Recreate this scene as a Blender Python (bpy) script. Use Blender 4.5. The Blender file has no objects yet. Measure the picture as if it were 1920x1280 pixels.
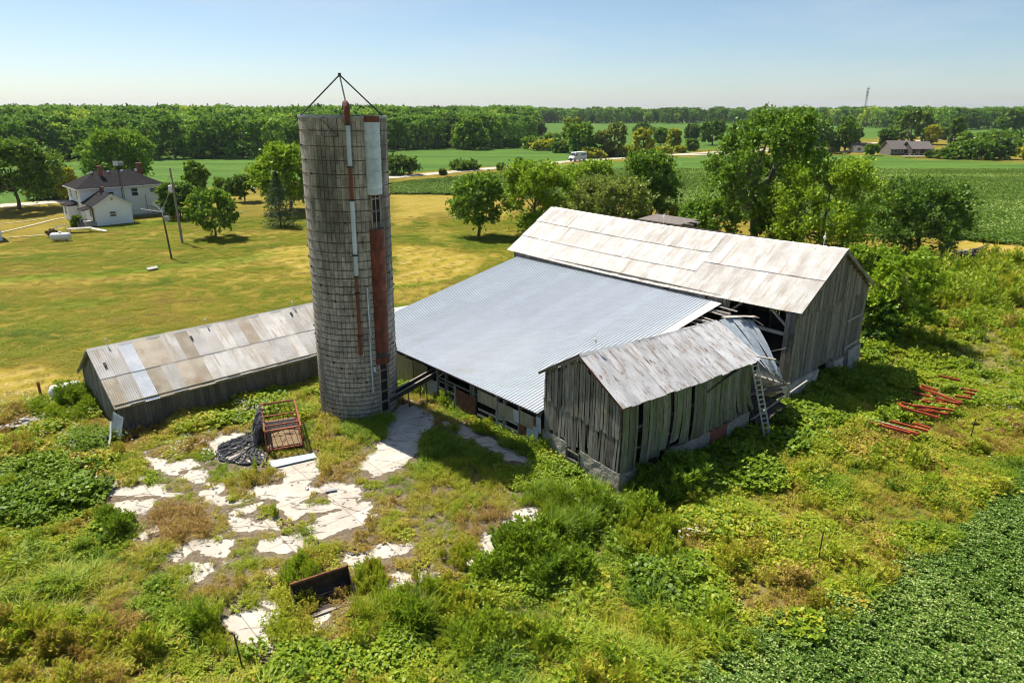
import bpy, math, random
import numpy as np
from mathutils import Matrix, Vector
random.seed(7); RNG = np.random.default_rng(7)
R = math.radians
scene = bpy.context.scene
COL = scene.collection

# ---------------------------------------------------------------- camera, sky, sun, exposure
FPX, CAM_H = 1280.0, 19.0                      # focal length in photo pixels, drone height in metres
PITCH = math.atan((640 - 204) / FPX)
cam_d = bpy.data.cameras.new('camera'); cam_d.sensor_width = 36.0; cam_d.lens = 36.0 * FPX / 1920
cam_d.clip_start = 0.5; cam_d.clip_end = 12000
cam = bpy.data.objects.new('camera', cam_d); COL.objects.link(cam)
cam.location = (0, 0, CAM_H); cam.rotation_euler = (R(90) - PITCH, 0, 0)
scene.camera = cam

SUN_EL, SUN_AZ = R(57), R(138)                 # azimuth of the sun, counter-clockwise from +X
TO_SUN = Vector((math.cos(SUN_AZ) * math.cos(SUN_EL), math.sin(SUN_AZ) * math.cos(SUN_EL), math.sin(SUN_EL)))
world = bpy.data.worlds.new('World'); scene.world = world; world.use_nodes = True
wn = world.node_tree; wn.nodes.clear()
sky = wn.nodes.new('ShaderNodeTexSky'); sky.sky_type = 'NISHITA'; sky.sun_disc = False
sky.sun_elevation = SUN_EL; sky.sun_rotation = math.atan2(TO_SUN.x, TO_SUN.y)
sky.altitude = 0; sky.air_density = 0.75; sky.dust_density = 0.6; sky.ozone_density = 4.0
bg = wn.nodes.new('ShaderNodeBackground'); bg.inputs['Strength'].default_value = 0.098
wo = wn.nodes.new('ShaderNodeOutputWorld')
tnt = wn.nodes.new('ShaderNodeMix'); tnt.data_type = 'RGBA'; tnt.blend_type = 'MULTIPLY'; tnt.inputs[0].default_value = 1; tnt.inputs[7].default_value = (.96, .94, .86, 1)
wn.links.new(sky.outputs[0], tnt.inputs[6]); 
wtc = wn.nodes.new('ShaderNodeTexCoord'); wmp = wn.nodes.new('ShaderNodeMapping'); wmp.inputs['Scale'].default_value = (2.2, 2.2, 11); wnz = wn.nodes.new('ShaderNodeTexNoise'); wnz.inputs['Scale'].default_value = 1.6; wnz.inputs['Detail'].default_value = 6; wnz.inputs['Roughness'].default_value = .6
wmr = wn.nodes.new('ShaderNodeMapRange'); wmr.inputs[1].default_value = .5; wmr.inputs[2].default_value = .8; wmr.inputs[3].default_value = 0; wmr.inputs[4].default_value = .32
cld = wn.nodes.new('ShaderNodeMix'); cld.data_type = 'RGBA'; cld.inputs[7].default_value = (5.4, 5.6, 5.8, 1)
wn.links.new(wtc.outputs['Generated'], wmp.inputs[0]); wn.links.new(wmp.outputs[0], wnz.inputs['Vector']); wn.links.new(wnz.outputs[0], wmr.inputs[0]); wn.links.new(wmr.outputs[0], cld.inputs[0])
wn.links.new(tnt.outputs[2], cld.inputs[6]); wn.links.new(cld.outputs[2], bg.inputs[0]); wn.links.new(bg.outputs[0], wo.inputs[0])
sun_d = bpy.data.lights.new('sun', 'SUN'); sun_d.energy = 5.0; sun_d.angle = R(0.53); sun_d.color = (1.0, 0.94, 0.84)
sun = bpy.data.objects.new('sun', sun_d); COL.objects.link(sun)
sun.location = TO_SUN * 300; sun.rotation_euler = (-TO_SUN).to_track_quat('-Z', 'Y').to_euler()
scene.view_settings.view_transform = 'Standard'; scene.view_settings.look = 'None'
scene.view_settings.exposure = 0.60; scene.view_settings.gamma = 1.0
scene.render.engine = 'CYCLES'
scene.cycles.use_denoising = True
scene.cycles.pixel_filter_type = 'BLACKMAN_HARRIS'; scene.cycles.filter_width = 1.1
scene.cycles.use_adaptive_sampling = True; scene.cycles.adaptive_threshold = 0.03
scene.cycles.max_bounces = 4; scene.cycles.diffuse_bounces = 2; scene.cycles.glossy_bounces = 2
scene.cycles.transmission_bounces = 2; scene.cycles.transparent_max_bounces = 2; scene.cycles.volume_bounces = 0
scene.cycles.caustics_reflective = False; scene.cycles.caustics_refractive = False

# ---------------------------------------------------------------- helpers
CT, ST = math.cos(PITCH), math.sin(PITCH)
def gp(u, v, z=0.0):
    """ground point under a photo pixel (survey of the site from the drone picture)"""
    x = (u - 960) / FPX; y = -(v - 640) / FPX
    d = (x, CT + y * ST, -ST + y * CT); t = (z - CAM_H) / d[2]
    return Vector((d[0] * t, d[1] * t, z))
def hat(v, Y):
    """height above ground of photo row v at forward distance Y"""
    y = -(v - 640) / FPX
    return CAM_H + Y / (CT + y * ST) * (-ST + y * CT)
def mpp(Y, z=0): return (Y * CT - (z - CAM_H) * ST) / FPX     # metres per photo pixel
def topix(x, y):
    dz = -CAM_H; f = y * CT - dz * ST; up = y * ST + dz * CT
    return 960 + FPX * x / f, 640 - FPX * up / f
def inpoly(px, py, poly):
    c = np.zeros(px.shape, bool); n = len(poly)
    for i in range(n):
        x1, y1 = poly[i]; x2, y2 = poly[(i + 1) % n]
        if y1 == y2: continue
        k = ((y1 > py) != (y2 > py)) & (px < (x2 - x1) * (py - y1) / (y2 - y1) + x1)
        c ^= k
    return c
def segdist(px, py, pts):
    d = np.full(px.shape, 1e9)
    for (x1, y1), (x2, y2) in zip(pts[:-1], pts[1:]):
        dx, dy = x2 - x1, y2 - y1
        t = np.clip(((px - x1) * dx + (py - y1) * dy) / (dx * dx + dy * dy + 1e-9), 0, 1)
        d = np.minimum(d, np.hypot(px - x1 - t * dx, py - y1 - t * dy))
    return d
def vnoise(x, y, s, seed=0):
    x = np.asarray(x) / s + seed * 17.3; y = np.asarray(y) / s + seed * 9.7
    xi = np.floor(x).astype(np.int64); yi = np.floor(y).astype(np.int64); fx = x - xi; fy = y - yi
    fx = fx * fx * (3 - 2 * fx); fy = fy * fy * (3 - 2 * fy)
    def h(a, b):
        n = (a * 374761393 + b * 668265263 + seed * 974711) & 0x7fffffff
        n = ((n ^ (n >> 13)) * 1274126177) & 0x7fffffff
        return ((n ^ (n >> 16)) & 0xffff) / 65535.0
    return (h(xi, yi) * (1 - fx) + h(xi + 1, yi) * fx) * (1 - fy) + (h(xi, yi + 1) * (1 - fx) + h(xi + 1, yi + 1) * fx) * fy
def fbm(x, y, s, seed=0):
    return vnoise(x, y, s, seed) * .55 + vnoise(x, y, s * .45, seed + 1) * .3 + vnoise(x, y, s * .2, seed + 2) * .15

def put(o, label=None, cat=None, group=None, kind=None):
    if label: o['label'] = label
    if cat: o['category'] = cat
    if group: o['group'] = group
    if kind: o['kind'] = kind
    return o
def link(name, data, mat=None, parent=None, mtx=None):
    o = bpy.data.objects.new(name, data); COL.objects.link(o)
    if mat is not None and data is not None and len(data.materials) == 0: data.materials.append(mat)
    if parent: o.parent = parent
    if mtx is not None: o.matrix_local = mtx
    return o
def thing(name, loc, rz=0, label=None, cat=None, group=None):
    o = bpy.data.objects.new(name, None); COL.objects.link(o); o.empty_display_size = .3
    o.location = loc; o.rotation_euler = (0, 0, rz)
    return put(o, label, cat, group)
class MB:
    def __init__(s): s.v = []; s.f = []
    def hexa(s, p):                              # 8 points: bottom ring 0-3, top ring 4-7
        b = len(s.v); s.v += [tuple(q) for q in p]
        for a in ((3, 2, 1, 0), (4, 5, 6, 7), (0, 1, 5, 4), (1, 2, 6, 5), (2, 3, 7, 6), (3, 0, 4, 7)): s.f.append([b + i for i in a])
        return s
    def box(s, x0, y0, z0, x1, y1, z1):
        return s.hexa([(x0, y0, z0), (x1, y0, z0), (x1, y1, z0), (x0, y1, z0), (x0, y0, z1), (x1, y0, z1), (x1, y1, z1), (x0, y1, z1)])
    def beam(s, p, q, w=.1, h=None, up=(0, 0, 1)):
        h = h or w; p = Vector(p); q = Vector(q); d = (q - p).normalized(); up = Vector(up)
        if abs(d.dot(up)) > .98: up = Vector((1, 0, 0))
        a = d.cross(up).normalized() * (w / 2); b = a.cross(d).normalized() * (h / 2)
        return s.hexa([p - a - b, p + a - b, p + a + b, p - a + b, q - a - b, q + a - b, q + a + b, q - a + b])
    def slab(s, pts, n, t):                      # convex polygon extruded by t along n
        n = Vector(n); k = len(pts); b = len(s.v)
        s.v += [tuple(Vector(p)) for p in pts] + [tuple(Vector(p) + n * t) for p in pts]
        s.f.append([b + i for i in range(k)][::-1]); s.f.append([b + k + i for i in range(k)])
        for i in range(k): j = (i + 1) % k; s.f.append([b + i, b + j, b + k + j, b + k + i])
        return s
    def tube(s, pts, rad, n=8, cap=True):
        pts = [Vector(p) for p in pts]
        if not isinstance(rad, (list, tuple)): rad = [rad] * len(pts)
        b = len(s.v); u = None
        for i, p in enumerate(pts):
            d = (pts[min(i + 1, len(pts) - 1)] - pts[max(i - 1, 0)])
            if d.length < 1e-6: d = Vector((0, 0, 1))
            d.normalize()
            if u is None: u = d.orthogonal().normalized()
            else:
                u = u - d * u.dot(d)
                u = u.normalized() if u.length > 1e-5 else d.orthogonal().normalized()
            w = d.cross(u)
            for k in range(n):
                a = 2 * math.pi * k / n; s.v.append(tuple(p + (u * math.cos(a) + w * math.sin(a)) * rad[i]))
        for i in range(len(pts) - 1):
            for k in range(n):
                k2 = (k + 1) % n; s.f.append([b + i * n + k, b + i * n + k2, b + (i + 1) * n + k2, b + (i + 1) * n + k])
        if cap:
            s.f.append([b + k for k in range(n)][::-1]); s.f.append([b + (len(pts) - 1) * n + k for k in range(n)])
        return s
    def grid(s, rows):                           # rows of points -> quads
        b = len(s.v); m = len(rows[0])
        for r in rows: s.v += [tuple(p) for p in r]
        for i in range(len(rows) - 1):
            for j in range(m - 1): s.f.append([b + i * m + j, b + i * m + j + 1, b + (i + 1) * m + j + 1, b + (i + 1) * m + j])
        return s
    def mesh(s, name, mat=None, smooth=False):
        me = bpy.data.meshes.new(name); me.from_pydata(s.v, [], s.f); me.update()
        if mat: me.materials.append(mat)
        if smooth: me.polygons.foreach_set('use_smooth', [True] * len(me.polygons))
        return me
    def build(s, name, mat, parent=None, smooth=False, mtx=None):
        return link(name, s.mesh(name, mat, smooth), None, parent, mtx)
def frame_mtx(o, X, Y):
    X = Vector(X).normalized(); Z = X.cross(Vector(Y)).normalized(); Y = Z.cross(X)
    return Matrix(((X.x, Y.x, Z.x, o[0]), (X.y, Y.y, Z.y, o[1]), (X.z, Y.z, Z.z, o[2]), (0, 0, 0, 1)))
def qmesh(name, V, mat=None, smooth=False):     # V: (n,4,3) loose quads
    V = np.ascontiguousarray(V, dtype=np.float32).reshape(-1, 3); n = len(V) // 4
    me = bpy.data.meshes.new(name); me.vertices.add(len(V)); me.vertices.foreach_set('co', V.ravel())
    me.loops.add(len(V)); me.loops.foreach_set('vertex_index', np.arange(len(V), dtype=np.int32))
    me.polygons.add(n); me.polygons.foreach_set('loop_start', np.arange(n, dtype=np.int32) * 4)
    if smooth: me.polygons.foreach_set('use_smooth', np.ones(n, bool))
    me.update(calc_edges=True)
    if mat: me.materials.append(mat)
    return me
def joinmesh(name, mbs, mats):                  # several MBs with their own materials in one mesh
    v = []; f = []; mi = []
    for i, m in enumerate(mbs):
        b = len(v); v += m.v; f += [[b + k for k in q] for q in m.f]; mi += [i] * len(m.f)
    me = bpy.data.meshes.new(name); me.from_pydata(v, [], f)
    for m in mats: me.materials.append(m)
    me.polygons.foreach_set('material_index', mi); me.update(); return me

# ---------------------------------------------------------------- materials
class NT:
    def __init__(s, name):
        s.m = bpy.data.materials.new(name); s.m.use_nodes = True; s.t = s.m.node_tree; s.t.nodes.clear()
    def n(s, typ, **kw):
        o = s.t.nodes.new(typ)
        for k, v in kw.items(): setattr(o, k, v)
        return o
    def l(s, a, b): s.t.links.new(a, b)
    def mix(s, f, a, b, mode='MIX'):
        o = s.n('ShaderNodeMix', data_type='RGBA', blend_type=mode)
        for sock, val in ((o.inputs[0], f), (o.inputs[6], a), (o.inputs[7], b)):
            if hasattr(val, 'links') or hasattr(val, 'is_linked'): s.l(val, sock)
            elif isinstance(val, (tuple, list)): sock.default_value = (*val[:3], 1)
            else: sock.default_value = val
        return o.outputs[2]
    def math(s, op, a, b=None, clamp=False):
        o = s.n('ShaderNodeMath', operation=op, use_clamp=clamp)
        for sock, val in ((o.inputs[0], a), (o.inputs[1], b)):
            if val is None: continue
            if hasattr(val, 'is_linked'): s.l(val, sock)
            else: sock.default_value = val
        return o.outputs[0]
    def ramp(s, x, lo, hi):
        o = s.n('ShaderNodeMapRange', interpolation_type='SMOOTHSTEP'); s.l(x, o.inputs[0]); o.inputs[1].default_value = lo; o.inputs[2].default_value = hi
        return o.outputs[0]
    def coords(s, world=False, jitter=True):
        if world: return s.n('ShaderNodeNewGeometry').outputs['Position']
        tc = s.n('ShaderNodeTexCoord').outputs['Object']
        if not jitter: return tc
        oi = s.n('ShaderNodeObjectInfo'); a = s.n('ShaderNodeVectorMath', operation='ADD'); b = s.n('ShaderNodeCombineXYZ')
        k = s.math('MULTIPLY', oi.outputs['Random'], 61.0)
        for i in range(3): s.l(k, b.inputs[i])
        s.l(tc, a.inputs[0]); s.l(b.outputs[0], a.inputs[1]); return a.outputs[0]
    def noise(s, co, sc, st=(1, 1, 1), detail=4, rough=.6, dist=0):
        mp = s.n('ShaderNodeMapping'); mp.inputs['Scale'].default_value = st; s.l(co, mp.inputs[0])
        o = s.n('ShaderNodeTexNoise'); o.inputs['Scale'].default_value = sc; o.inputs['Detail'].default_value = detail
        o.inputs['Roughness'].default_value = rough; o.inputs['Distortion'].default_value = dist; s.l(mp.outputs[0], o.inputs['Vector']); return o.outputs[0]
    def out(s, col, rough=.8, metal=0, bump=None, bdist=.02, spec=.3):
        p = s.n('ShaderNodeBsdfPrincipled'); o = s.n('ShaderNodeOutputMaterial')
        if hasattr(col, 'is_linked'): s.l(col, p.inputs['Base Color'])
        else: p.inputs['Base Color'].default_value = (*col, 1)
        if hasattr(rough, 'is_linked'): s.l(rough, p.inputs['Roughness'])
        else: p.inputs['Roughness'].default_value = rough
        p.inputs['Metallic'].default_value = metal; p.inputs['Specular IOR Level'].default_value = spec
        if bump is not None:
            b = s.n('ShaderNodeBump'); b.inputs['Strength'].default_value = 1; b.inputs['Distance'].default_value = bdist
            s.l(bump, b.inputs['Height']); s.l(b.outputs[0], p.inputs['Normal'])
        s.l(p.outputs[0], o.inputs[0]); return s.m
def surf(name, c1, c2, sc=6, st=(1, 1, 1), rough=.8, metal=0, bump=0.0, rnd=.25, stain=None, stain2=None, world=False, island=False, spec=.3, lo=.35, hi=.65):
    """two-tone noise surface, per-piece value shift, up to two stains (colour, scale, lo, hi[, stretch])"""
    t = NT(name); co = t.coords(world)
    nz = t.noise(co, sc, st); col = t.mix(t.ramp(nz, lo, hi), c1, c2)
    for sn in (stain, stain2):
        if sn:
            k = t.noise(co, sn[1], sn[4] if len(sn) > 4 else (1, 1, 1), 5, .65); col = t.mix(t.ramp(k, sn[2], sn[3]), col, sn[0])
    if rnd:
        r = t.n('ShaderNodeObjectInfo').outputs['Random']
        if island:
            r = t.math('FRACT', t.math('ADD', r, t.n('ShaderNodeNewGeometry').outputs['Random Per Island']))
        g = t.math('ADD', t.math('MULTIPLY', r, 2 * rnd), 1 - rnd)
        cb = t.n('ShaderNodeCombineXYZ')
        for i in range(3): t.l(g, cb.inputs[i])
        col = t.mix(1.0, col, cb.outputs[0], 'MULTIPLY')
    return t.out(col, rough, metal, nz if bump else None, bump, spec)
def leafmat(name, stops, spread=.5, base=.5, trans=.35, inst=False, objr=.0):
    """foliage: colour from a ramp, picked per leaf (island), per plant (instance tint or object random)"""
    t = NT(name); g = t.n('ShaderNodeNewGeometry').outputs['Random Per Island']
    x = t.math('MULTIPLY', t.math('SUBTRACT', g, .5), spread)
    if inst:
        a = t.n('ShaderNodeAttribute', attribute_type='INSTANCER', attribute_name='tint'); x = t.math('ADD', x, a.outputs['Fac'])
    else:
        x = t.math('ADD', x, base)
        if objr: x = t.math('ADD', x, t.math('MULTIPLY', t.math('SUBTRACT', t.n('ShaderNodeObjectInfo').outputs['Random'], .5), objr))
    cr = t.n('ShaderNodeValToRGB'); el = cr.color_ramp.elements
    while len(el) < len(stops): el.new(.5)
    for e, (p, c) in zip(el, stops): e.position = p; e.color = (*c, 1)
    t.l(x, cr.inputs[0]); col = cr.outputs[0]
    d = t.n('ShaderNodeBsdfDiffuse'); tr = t.n('ShaderNodeBsdfTranslucent'); gl = t.n('ShaderNodeBsdfGlossy'); gl.inputs['Roughness'].default_value = .5
    gl.inputs['Color'].default_value = (.8, .85, .8, 1)
    t.l(col, d.inputs[0]); t.l(t.mix(.35, col, (.36, .46, .03)), tr.inputs[0])
    m1 = t.n('ShaderNodeMixShader'); m1.inputs[0].default_value = trans; t.l(d.outputs[0], m1.inputs[1]); t.l(tr.outputs[0], m1.inputs[2])
    m2 = t.n('ShaderNodeMixShader'); m2.inputs[0].default_value = .02; t.l(m1.outputs[0], m2.inputs[1]); t.l(gl.outputs[0], m2.inputs[2])
    o = t.n('ShaderNodeOutputMaterial'); t.l(m2.outputs[0], o.inputs[0]); return t.m

G = {}
G['wood'] = surf('weathered_wood', (.275, .255, .225), (.125, .115, .10), 3, (9, 9, .5), .9, 0, .006, .38, ((.055, .05, .045), 1.1, .52, .75, (2, 2, .4)), ((.14, .15, .085), .9, .5, .7))
G['wood_green'] = surf('algae_wood', (.24, .245, .19), (.10, .112, .075), 3, (9, 9, .5), .9, 0, .006, .32, ((.06, .06, .045), 1.2, .55, .75, (2, 2, .4)), ((.13, .17, .07), .7, .45, .65))
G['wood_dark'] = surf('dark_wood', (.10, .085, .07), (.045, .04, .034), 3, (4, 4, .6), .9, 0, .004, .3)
G['wood_pale'] = surf('bleached_wood', (.5, .46, .4), (.33, .3, .26), 3, (4, 4, .6), .85, 0, .004, .2)
G['wall_board'] = surf('shed_wall_board', (.15, .135, .11), (.085, .08, .068), 3, (6, 6, .4), .9, 0, .004, .22, ((.17, .15, .1), .8, .5, .75))
G['fascia'] = surf('fascia_wood', (.27, .23, .13), (.17, .145, .08), 2, (3, 3, 3), .85, 0, .004, .15)
G['galv'] = surf('galvanised_barn_roof', (.68, .655, .62), (.55, .51, .46), .9, (1, 1, 1), .45, .1, .0, .13, ((.43, .35, .275), .9, .46, .76, (3.2, .45, 1)), ((.29, .19, .12), 1.2, .60, .76, (5, .5, 1)), False, spec=.5)
G['galv_small'] = surf('galvanised_small_roof', (.66, .655, .655), (.54, .53, .525), 1.2, (1, 1, 1), .45, .25, .0, .12, ((.36, .30, .25), 1.1, .47, .66, (3, .6, 1)), ((.20, .12, .075), 1.5, .56, .68, (3, .9, 1)), False, spec=.5)
G['galv_shed'] = surf('galvanised_shed_roof', (.58, .56, .53), (.45, .42, .38), .8, (1, 1, 1), .45, .2, .0, .16, ((.36, .28, .19), .9, .5, .72, (3, .4, 1)), ((.2, .14, .08), 1.0, .62, .76, (5, .5, 1)), False, spec=.5)
G['galv_brown'] = surf('rust_stained_shed_roof', (.47, .41, .33), (.35, .29, .21), .9, (1, 1, 1), .55, .15, .0, .16, ((.24, .17, .10), .7, .54, .68), ((.5, .47, .43), 1.4, .6, .75), True)
G['galv_new'] = surf('bright_sheet_metal', (.74, .75, .77), (.6, .62, .65), 1.5, (1, 1, 1), .4, .5, 0, .06, spec=.5)
G['blue_roof'] = surf('blue_grey_ribbed_steel', (.56, .60, .64), (.51, .55, .59), .9, (1, 3, 1), .42, .12, 0, .05, ((.50, .50, .47), .5, .6, .78, (1, 1, 1)), world=True, spec=.5)
G['sheet_white'] = surf('white_lit_sheet', (.72, .70, .66), (.55, .52, .47), 1.0, (1, 1, 1), .5, .1, 0, .05)  # pale tone also carries the sunlit look of the bent roof edge
G['rust'] = surf('rusted_sheet', (.21, .085, .04), (.10, .045, .028), 1.8, (2, 2, .6), .85, .1, .003, .2, ((.30, .21, .16), 1.2, .58, .75, (3, 3, .4)))
G['rust_red'] = surf('red_rust_chute', (.20, .062, .036), (.11, .038, .026), 1.4, (2, 2, .5), .8, .1, .002, .14, ((.07, .035, .03), .8, .55, .75))
G['rust_frame'] = surf('orange_rust_frame', (.34, .105, .05), (.19, .065, .038), 5, (1, 1, 1), .8, .1, .003, .2)
G['orange'] = surf('orange_primer_steel', (.47, .085, .028), (.27, .052, .022), 3, (1, 1, 1), .7, .1, 0, .2)
G['bluegrey'] = surf('blue_grey_sheet', (.44, .49, .53), (.34, .38, .41), 2, (2, 2, .4), .6, .2, 0, .12, ((.2, .1, .06), 1.3, .6, .72, (2, 2, .4)))
G['paleblue'] = surf('pale_blue_metal', (.50, .60, .66), (.40, .49, .55), 2, (1, 1, .5), .5, .15, 0, .08, ((.26, .12, .06), 1.6, .64, .76, (2, 2, .7)))
G['tan'] = surf('tan_fibreglass_panel', (.36, .31, .2), (.27, .23, .15), 2, (2, 2, .5), .7, 0, 0, .12)
G['stave'] = surf('concrete_stave', (.41, .385, .33), (.29, .272, .23), 2.2, (2, 2, .7), .92, 0, .006, .17, ((.125, .125, .095), .35, .47, .62, (1.2, 1.2, .25)), ((.10, .105, .075), 1.1, .56, .75, (2, 2, .3)), True, True)
G['joint'] = surf('stave_joint', (.10, .095, .085), (.075, .07, .065), 3)
G['hoop'] = surf('hoop_steel', (.06, .045, .038), (.10, .06, .04), 4, rough=.7, metal=.3, rnd=.2)
G['stone'] = surf('whitewashed_rubble', (.46, .43, .38), (.30, .275, .24), 3.2, (1, 1, 1), .95, 0, .05, .1, ((.16, .145, .12), 2.2, .56, .72))
G['block'] = surf('parged_block', (.42, .38, .325), (.25, .225, .19), 6, (1, 1, 1.4), .95, 0, .07, .08, ((.17, .15, .12), 1.2, .56, .75))
G['black'] = surf('painted_dark_inside', (.02, .018, .016), (.012, .011, .01), 2, rnd=0)
G['dirt'] = surf('bare_soil', (.16, .125, .085), (.10, .078, .052), 3, bump=.03, rnd=.1)
G['straw'] = surf('old_straw', (.30, .22, .12), (.16, .11, .06), 14, rough=.95, bump=.03, rnd=.1)
G['net'] = surf('black_netting', (.045, .046, .05), (.10, .10, .105), 9, (1, 1, 1), .9, 0, .02, .1)
G['white'] = surf('white_paint', (.78, .78, .76), (.68, .68, .66), 2, (1, 1, 1), .6, 0, 0, .04)
G['siding'] = surf('white_siding', (.90, .905, .91), (.85, .855, .86), 1.2, (1, 1, 6), .7, 0, 0, .02)
G['shingle'] = surf('dark_grey_shingle', (.05, .046, .047), (.032, .03, .031), 2.5, (1, 1, 1), .9, 0, .02, .05, spec=0)
G['shingle_brown'] = surf('brown_grey_shingle', (.20, .17, .15), (.15, .13, .115), 2.5, (1, 1, 1), .9, 0, .02, .08)
G['brick'] = surf('red_brick', (.28, .10, .065), (.2, .075, .05), 8, (1, 1, 2), .9, 0, .01, .1)
G['glass'] = surf('window_glass', (.03, .035, .04), (.05, .055, .06), 2, (1, 1, 1), .12, 0, 0, .2, spec=.8)
G['alu'] = surf('aluminium', (.62, .64, .66), (.5, .52, .54), 6, rough=.4, metal=.5, rnd=.05)
G['pole'] = surf('grey_pole_wood', (.30, .27, .22), (.2, .18, .15), 3, (6, 6, .3), .9, rnd=.1)
G['grey_metal'] = surf('grey_metal', (.34, .36, .38), (.27, .29, .31), 4, rough=.5, metal=.3, rnd=.05)
G['dark_metal'] = surf('dark_steel', (.06, .055, .05), (.035, .032, .03), 4, rough=.6, metal=.3, rnd=.1)
G['bucket'] = surf('rusty_black_bucket', (.075, .05, .036), (.035, .026, .022), 3, (1, 1, 1), .7, .2, .004, .1)
G['bucket_worn'] = surf('worn_bucket_steel', (.34, .30, .25), (.2, .17, .14), 3, (1, 1, 1), .6, .3, 0, .1)
G['rock'] = surf('field_stone', (.44, .41, .36), (.28, .26, .23), 5, rough=.95, bump=.02, rnd=.3)
G['bark'] = surf('bark', (.14, .115, .09), (.08, .066, .052), 4, (4, 4, .6), .95, 0, .03, .15)
G['bark_pale'] = surf('pale_bark', (.22, .2, .17), (.13, .115, .095), 4, (4, 4, .6), .95, 0, .03, .15)
G['tyre'] = surf('tyre', (.02, .02, .02), (.03, .03, .03), 5, rnd=0)
G['blue_ink'] = surf('dark_blue_letter', (.02, .035, .16), (.02, .03, .14), 5, rnd=0)
G['tan_wall'] = surf('tan_wall', (.42, .38, .3), (.36, .33, .27), 2, rnd=.1)
G['car'] = surf('car_paint', (.28, .29, .3), (.25, .26, .27), 2, rough=.3, metal=.3, rnd=.4)
# ---------------------------------------------------------------- ground: one sheet to the horizon
def wp(poly): return [tuple(gp(u, v)[:2]) for u, v in poly]
ROAD = [(-260, -10), (-105.9, 142.7), (-34.5, 205.6), (20.3, 267.3), (80.3, 316), (150, 372), (420, 560)]
WEED_PX = [(-900, 775), (0, 748), (60, 762), (150, 738), (232, 792), (600, 700), (765, 718), (1020, 838), (1160, 900), (1400, 780), (1600, 690), (1612, 560), (1640, 478), (1780, 476), (1920, 484), (2400, 500), (3000, 540), (3000, 2600), (-2000, 2600)]
WEED_W = wp(WEED_PX)
CROP_S = wp([(738, 345), (900, 330), (1060, 309), (1200, 300), (1330, 291), (1500, 288), (1640, 291), (1745, 300), (1920, 303), (2300, 318), (2400, 500), (1920, 458), (1790, 447), (1640, 438), (1480, 424), (1270, 388), (960, 368), (738, 362)])
SOY_NEAR = wp([(1180, 1330), (1290, 1262), (1400, 1218), (1576, 1143), (1690, 1080), (1791, 1014), (1920, 885), (2100, 800), (2600, 900), (2600, 1700), (1180, 1700)])
DRY = [(wp(p), k) for p, k in [
    ([(735, 364), (850, 366), (960, 374), (975, 395), (945, 412), (900, 400), (860, 392), (800, 402), (765, 422), (735, 436)], .8),
    ([(738, 458), (800, 462), (880, 478), (918, 495), (905, 512), (830, 527), (738, 541)], .95),
    ([(495, 470), (540, 458), (585, 458), (585, 520), (540, 512), (500, 490)], .9),
    ([(0, 686), (90, 680), (155, 684), (150, 722), (60, 738), (0, 748), (-200, 760), (-200, 690)], .85),
    ([(-100, 540), (0, 524), (300, 507), (570, 462), (575, 478), (300, 526), (0, 545), (-100, 560)], .55),
    ([(738, 543), (870, 530), (800, 562), (738, 578)], .7),
    ([(-100, 470), (100, 462), (330, 468), (500, 448), (500, 456), (330, 478), (100, 474), (-100, 486)], .45),
    ([(250, 545), (420, 515), (575, 500), (575, 575), (430, 575), (280, 590)], .3),
    ([(820, 405), (850, 440), (860, 470), (960, 480), (930, 500), (830, 470), (790, 440), (800, 412)], .5),
    ([(1270, 385), (1330, 392), (1330, 405), (1270, 402)], .9),
    ([(1778, 446), (1920, 458), (2300, 480), (2300, 500), (1920, 476), (1800, 468)], 1.0),
    ([(120, 1236), (150, 1190), (195, 1172), (205, 1215), (180, 1245)], 1.0),
    ([(60, 425), (250, 440), (560, 430), (560, 438), (250, 452), (60, 440)], .35)]]
LUSH = [(wp(p), k) for p, k in [
    ([(-100, 535), (0, 521), (150, 510), (300, 498), (430, 486), (570, 462), (570, 470), (430, 497), (300, 509), (0, 534), (-100, 548)], .9),
    ([(738, 440), (800, 428), (860, 432), (900, 440), (985, 445), (975, 470), (880, 468), (800, 452), (738, 452)], .25),
    ([(738, 530), (830, 524), (920, 508), (950, 490), (940, 505), (860, 525), (738, 548)], .8),
    ([(0, 612), (160, 590), (200, 600), (0, 640)], .35), ([(80, 566), (190, 556), (230, 570), (120, 585)], .5),
    ([(250, 412), (320, 408), (330, 420), (260, 424)], .6)]]
xs = np.unique(np.concatenate([np.arange(-85, 85, .8), -85 - np.geomspace(1, 6000, 34), 85 + np.geomspace(1, 6000, 34)]))
ys = np.unique(np.concatenate([np.arange(14, 200, .8), 200 + np.geomspace(1, 8500, 60), 14 - np.geomspace(1, 1500, 14)]))
GX, GY = np.meshgrid(xs, ys); gx = GX.ravel(); gy = GY.ravel()
jx = gx + (fbm(gx, gy, 6, 3) - .5) * 4.5; jy = gy + (fbm(gx, gy, 6, 8) - .5) * 4.5
def soft(poly, w):
    a = np.zeros(len(gx))
    for k in range(6):
        a += inpoly(jx + w * math.cos(k * 1.05), jy + w * math.sin(k * 1.05), poly)
    return a / 6
dry = np.zeros(len(gx)); lush = np.zeros(len(gx))
for p, k in DRY: dry = np.maximum(dry, k * soft(p, 1.0))
for p, k in LUSH: lush = np.maximum(lush, k * soft(p, 1.0))
weed = soft(WEED_W, .8)
side = lambda x, y: (y - 205.6) - (x + 34.5) * .98            # >0: beyond the gravel road
rd = segdist(gx, gy, ROAD)
crop = np.maximum(soft(CROP_S, .8), np.clip((side(gx, gy) - 11 + (fbm(gx, gy, 9, 5) - .5) * 6) / 3, 0, 1))
crop = np.maximum(crop, inpoly(jx * .3 + gx * .7, jy * .3 + gy * .7, SOY_NEAR) * 1.0)
crop[gx > 330] = 1; weed[crop > .5] = 0
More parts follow.
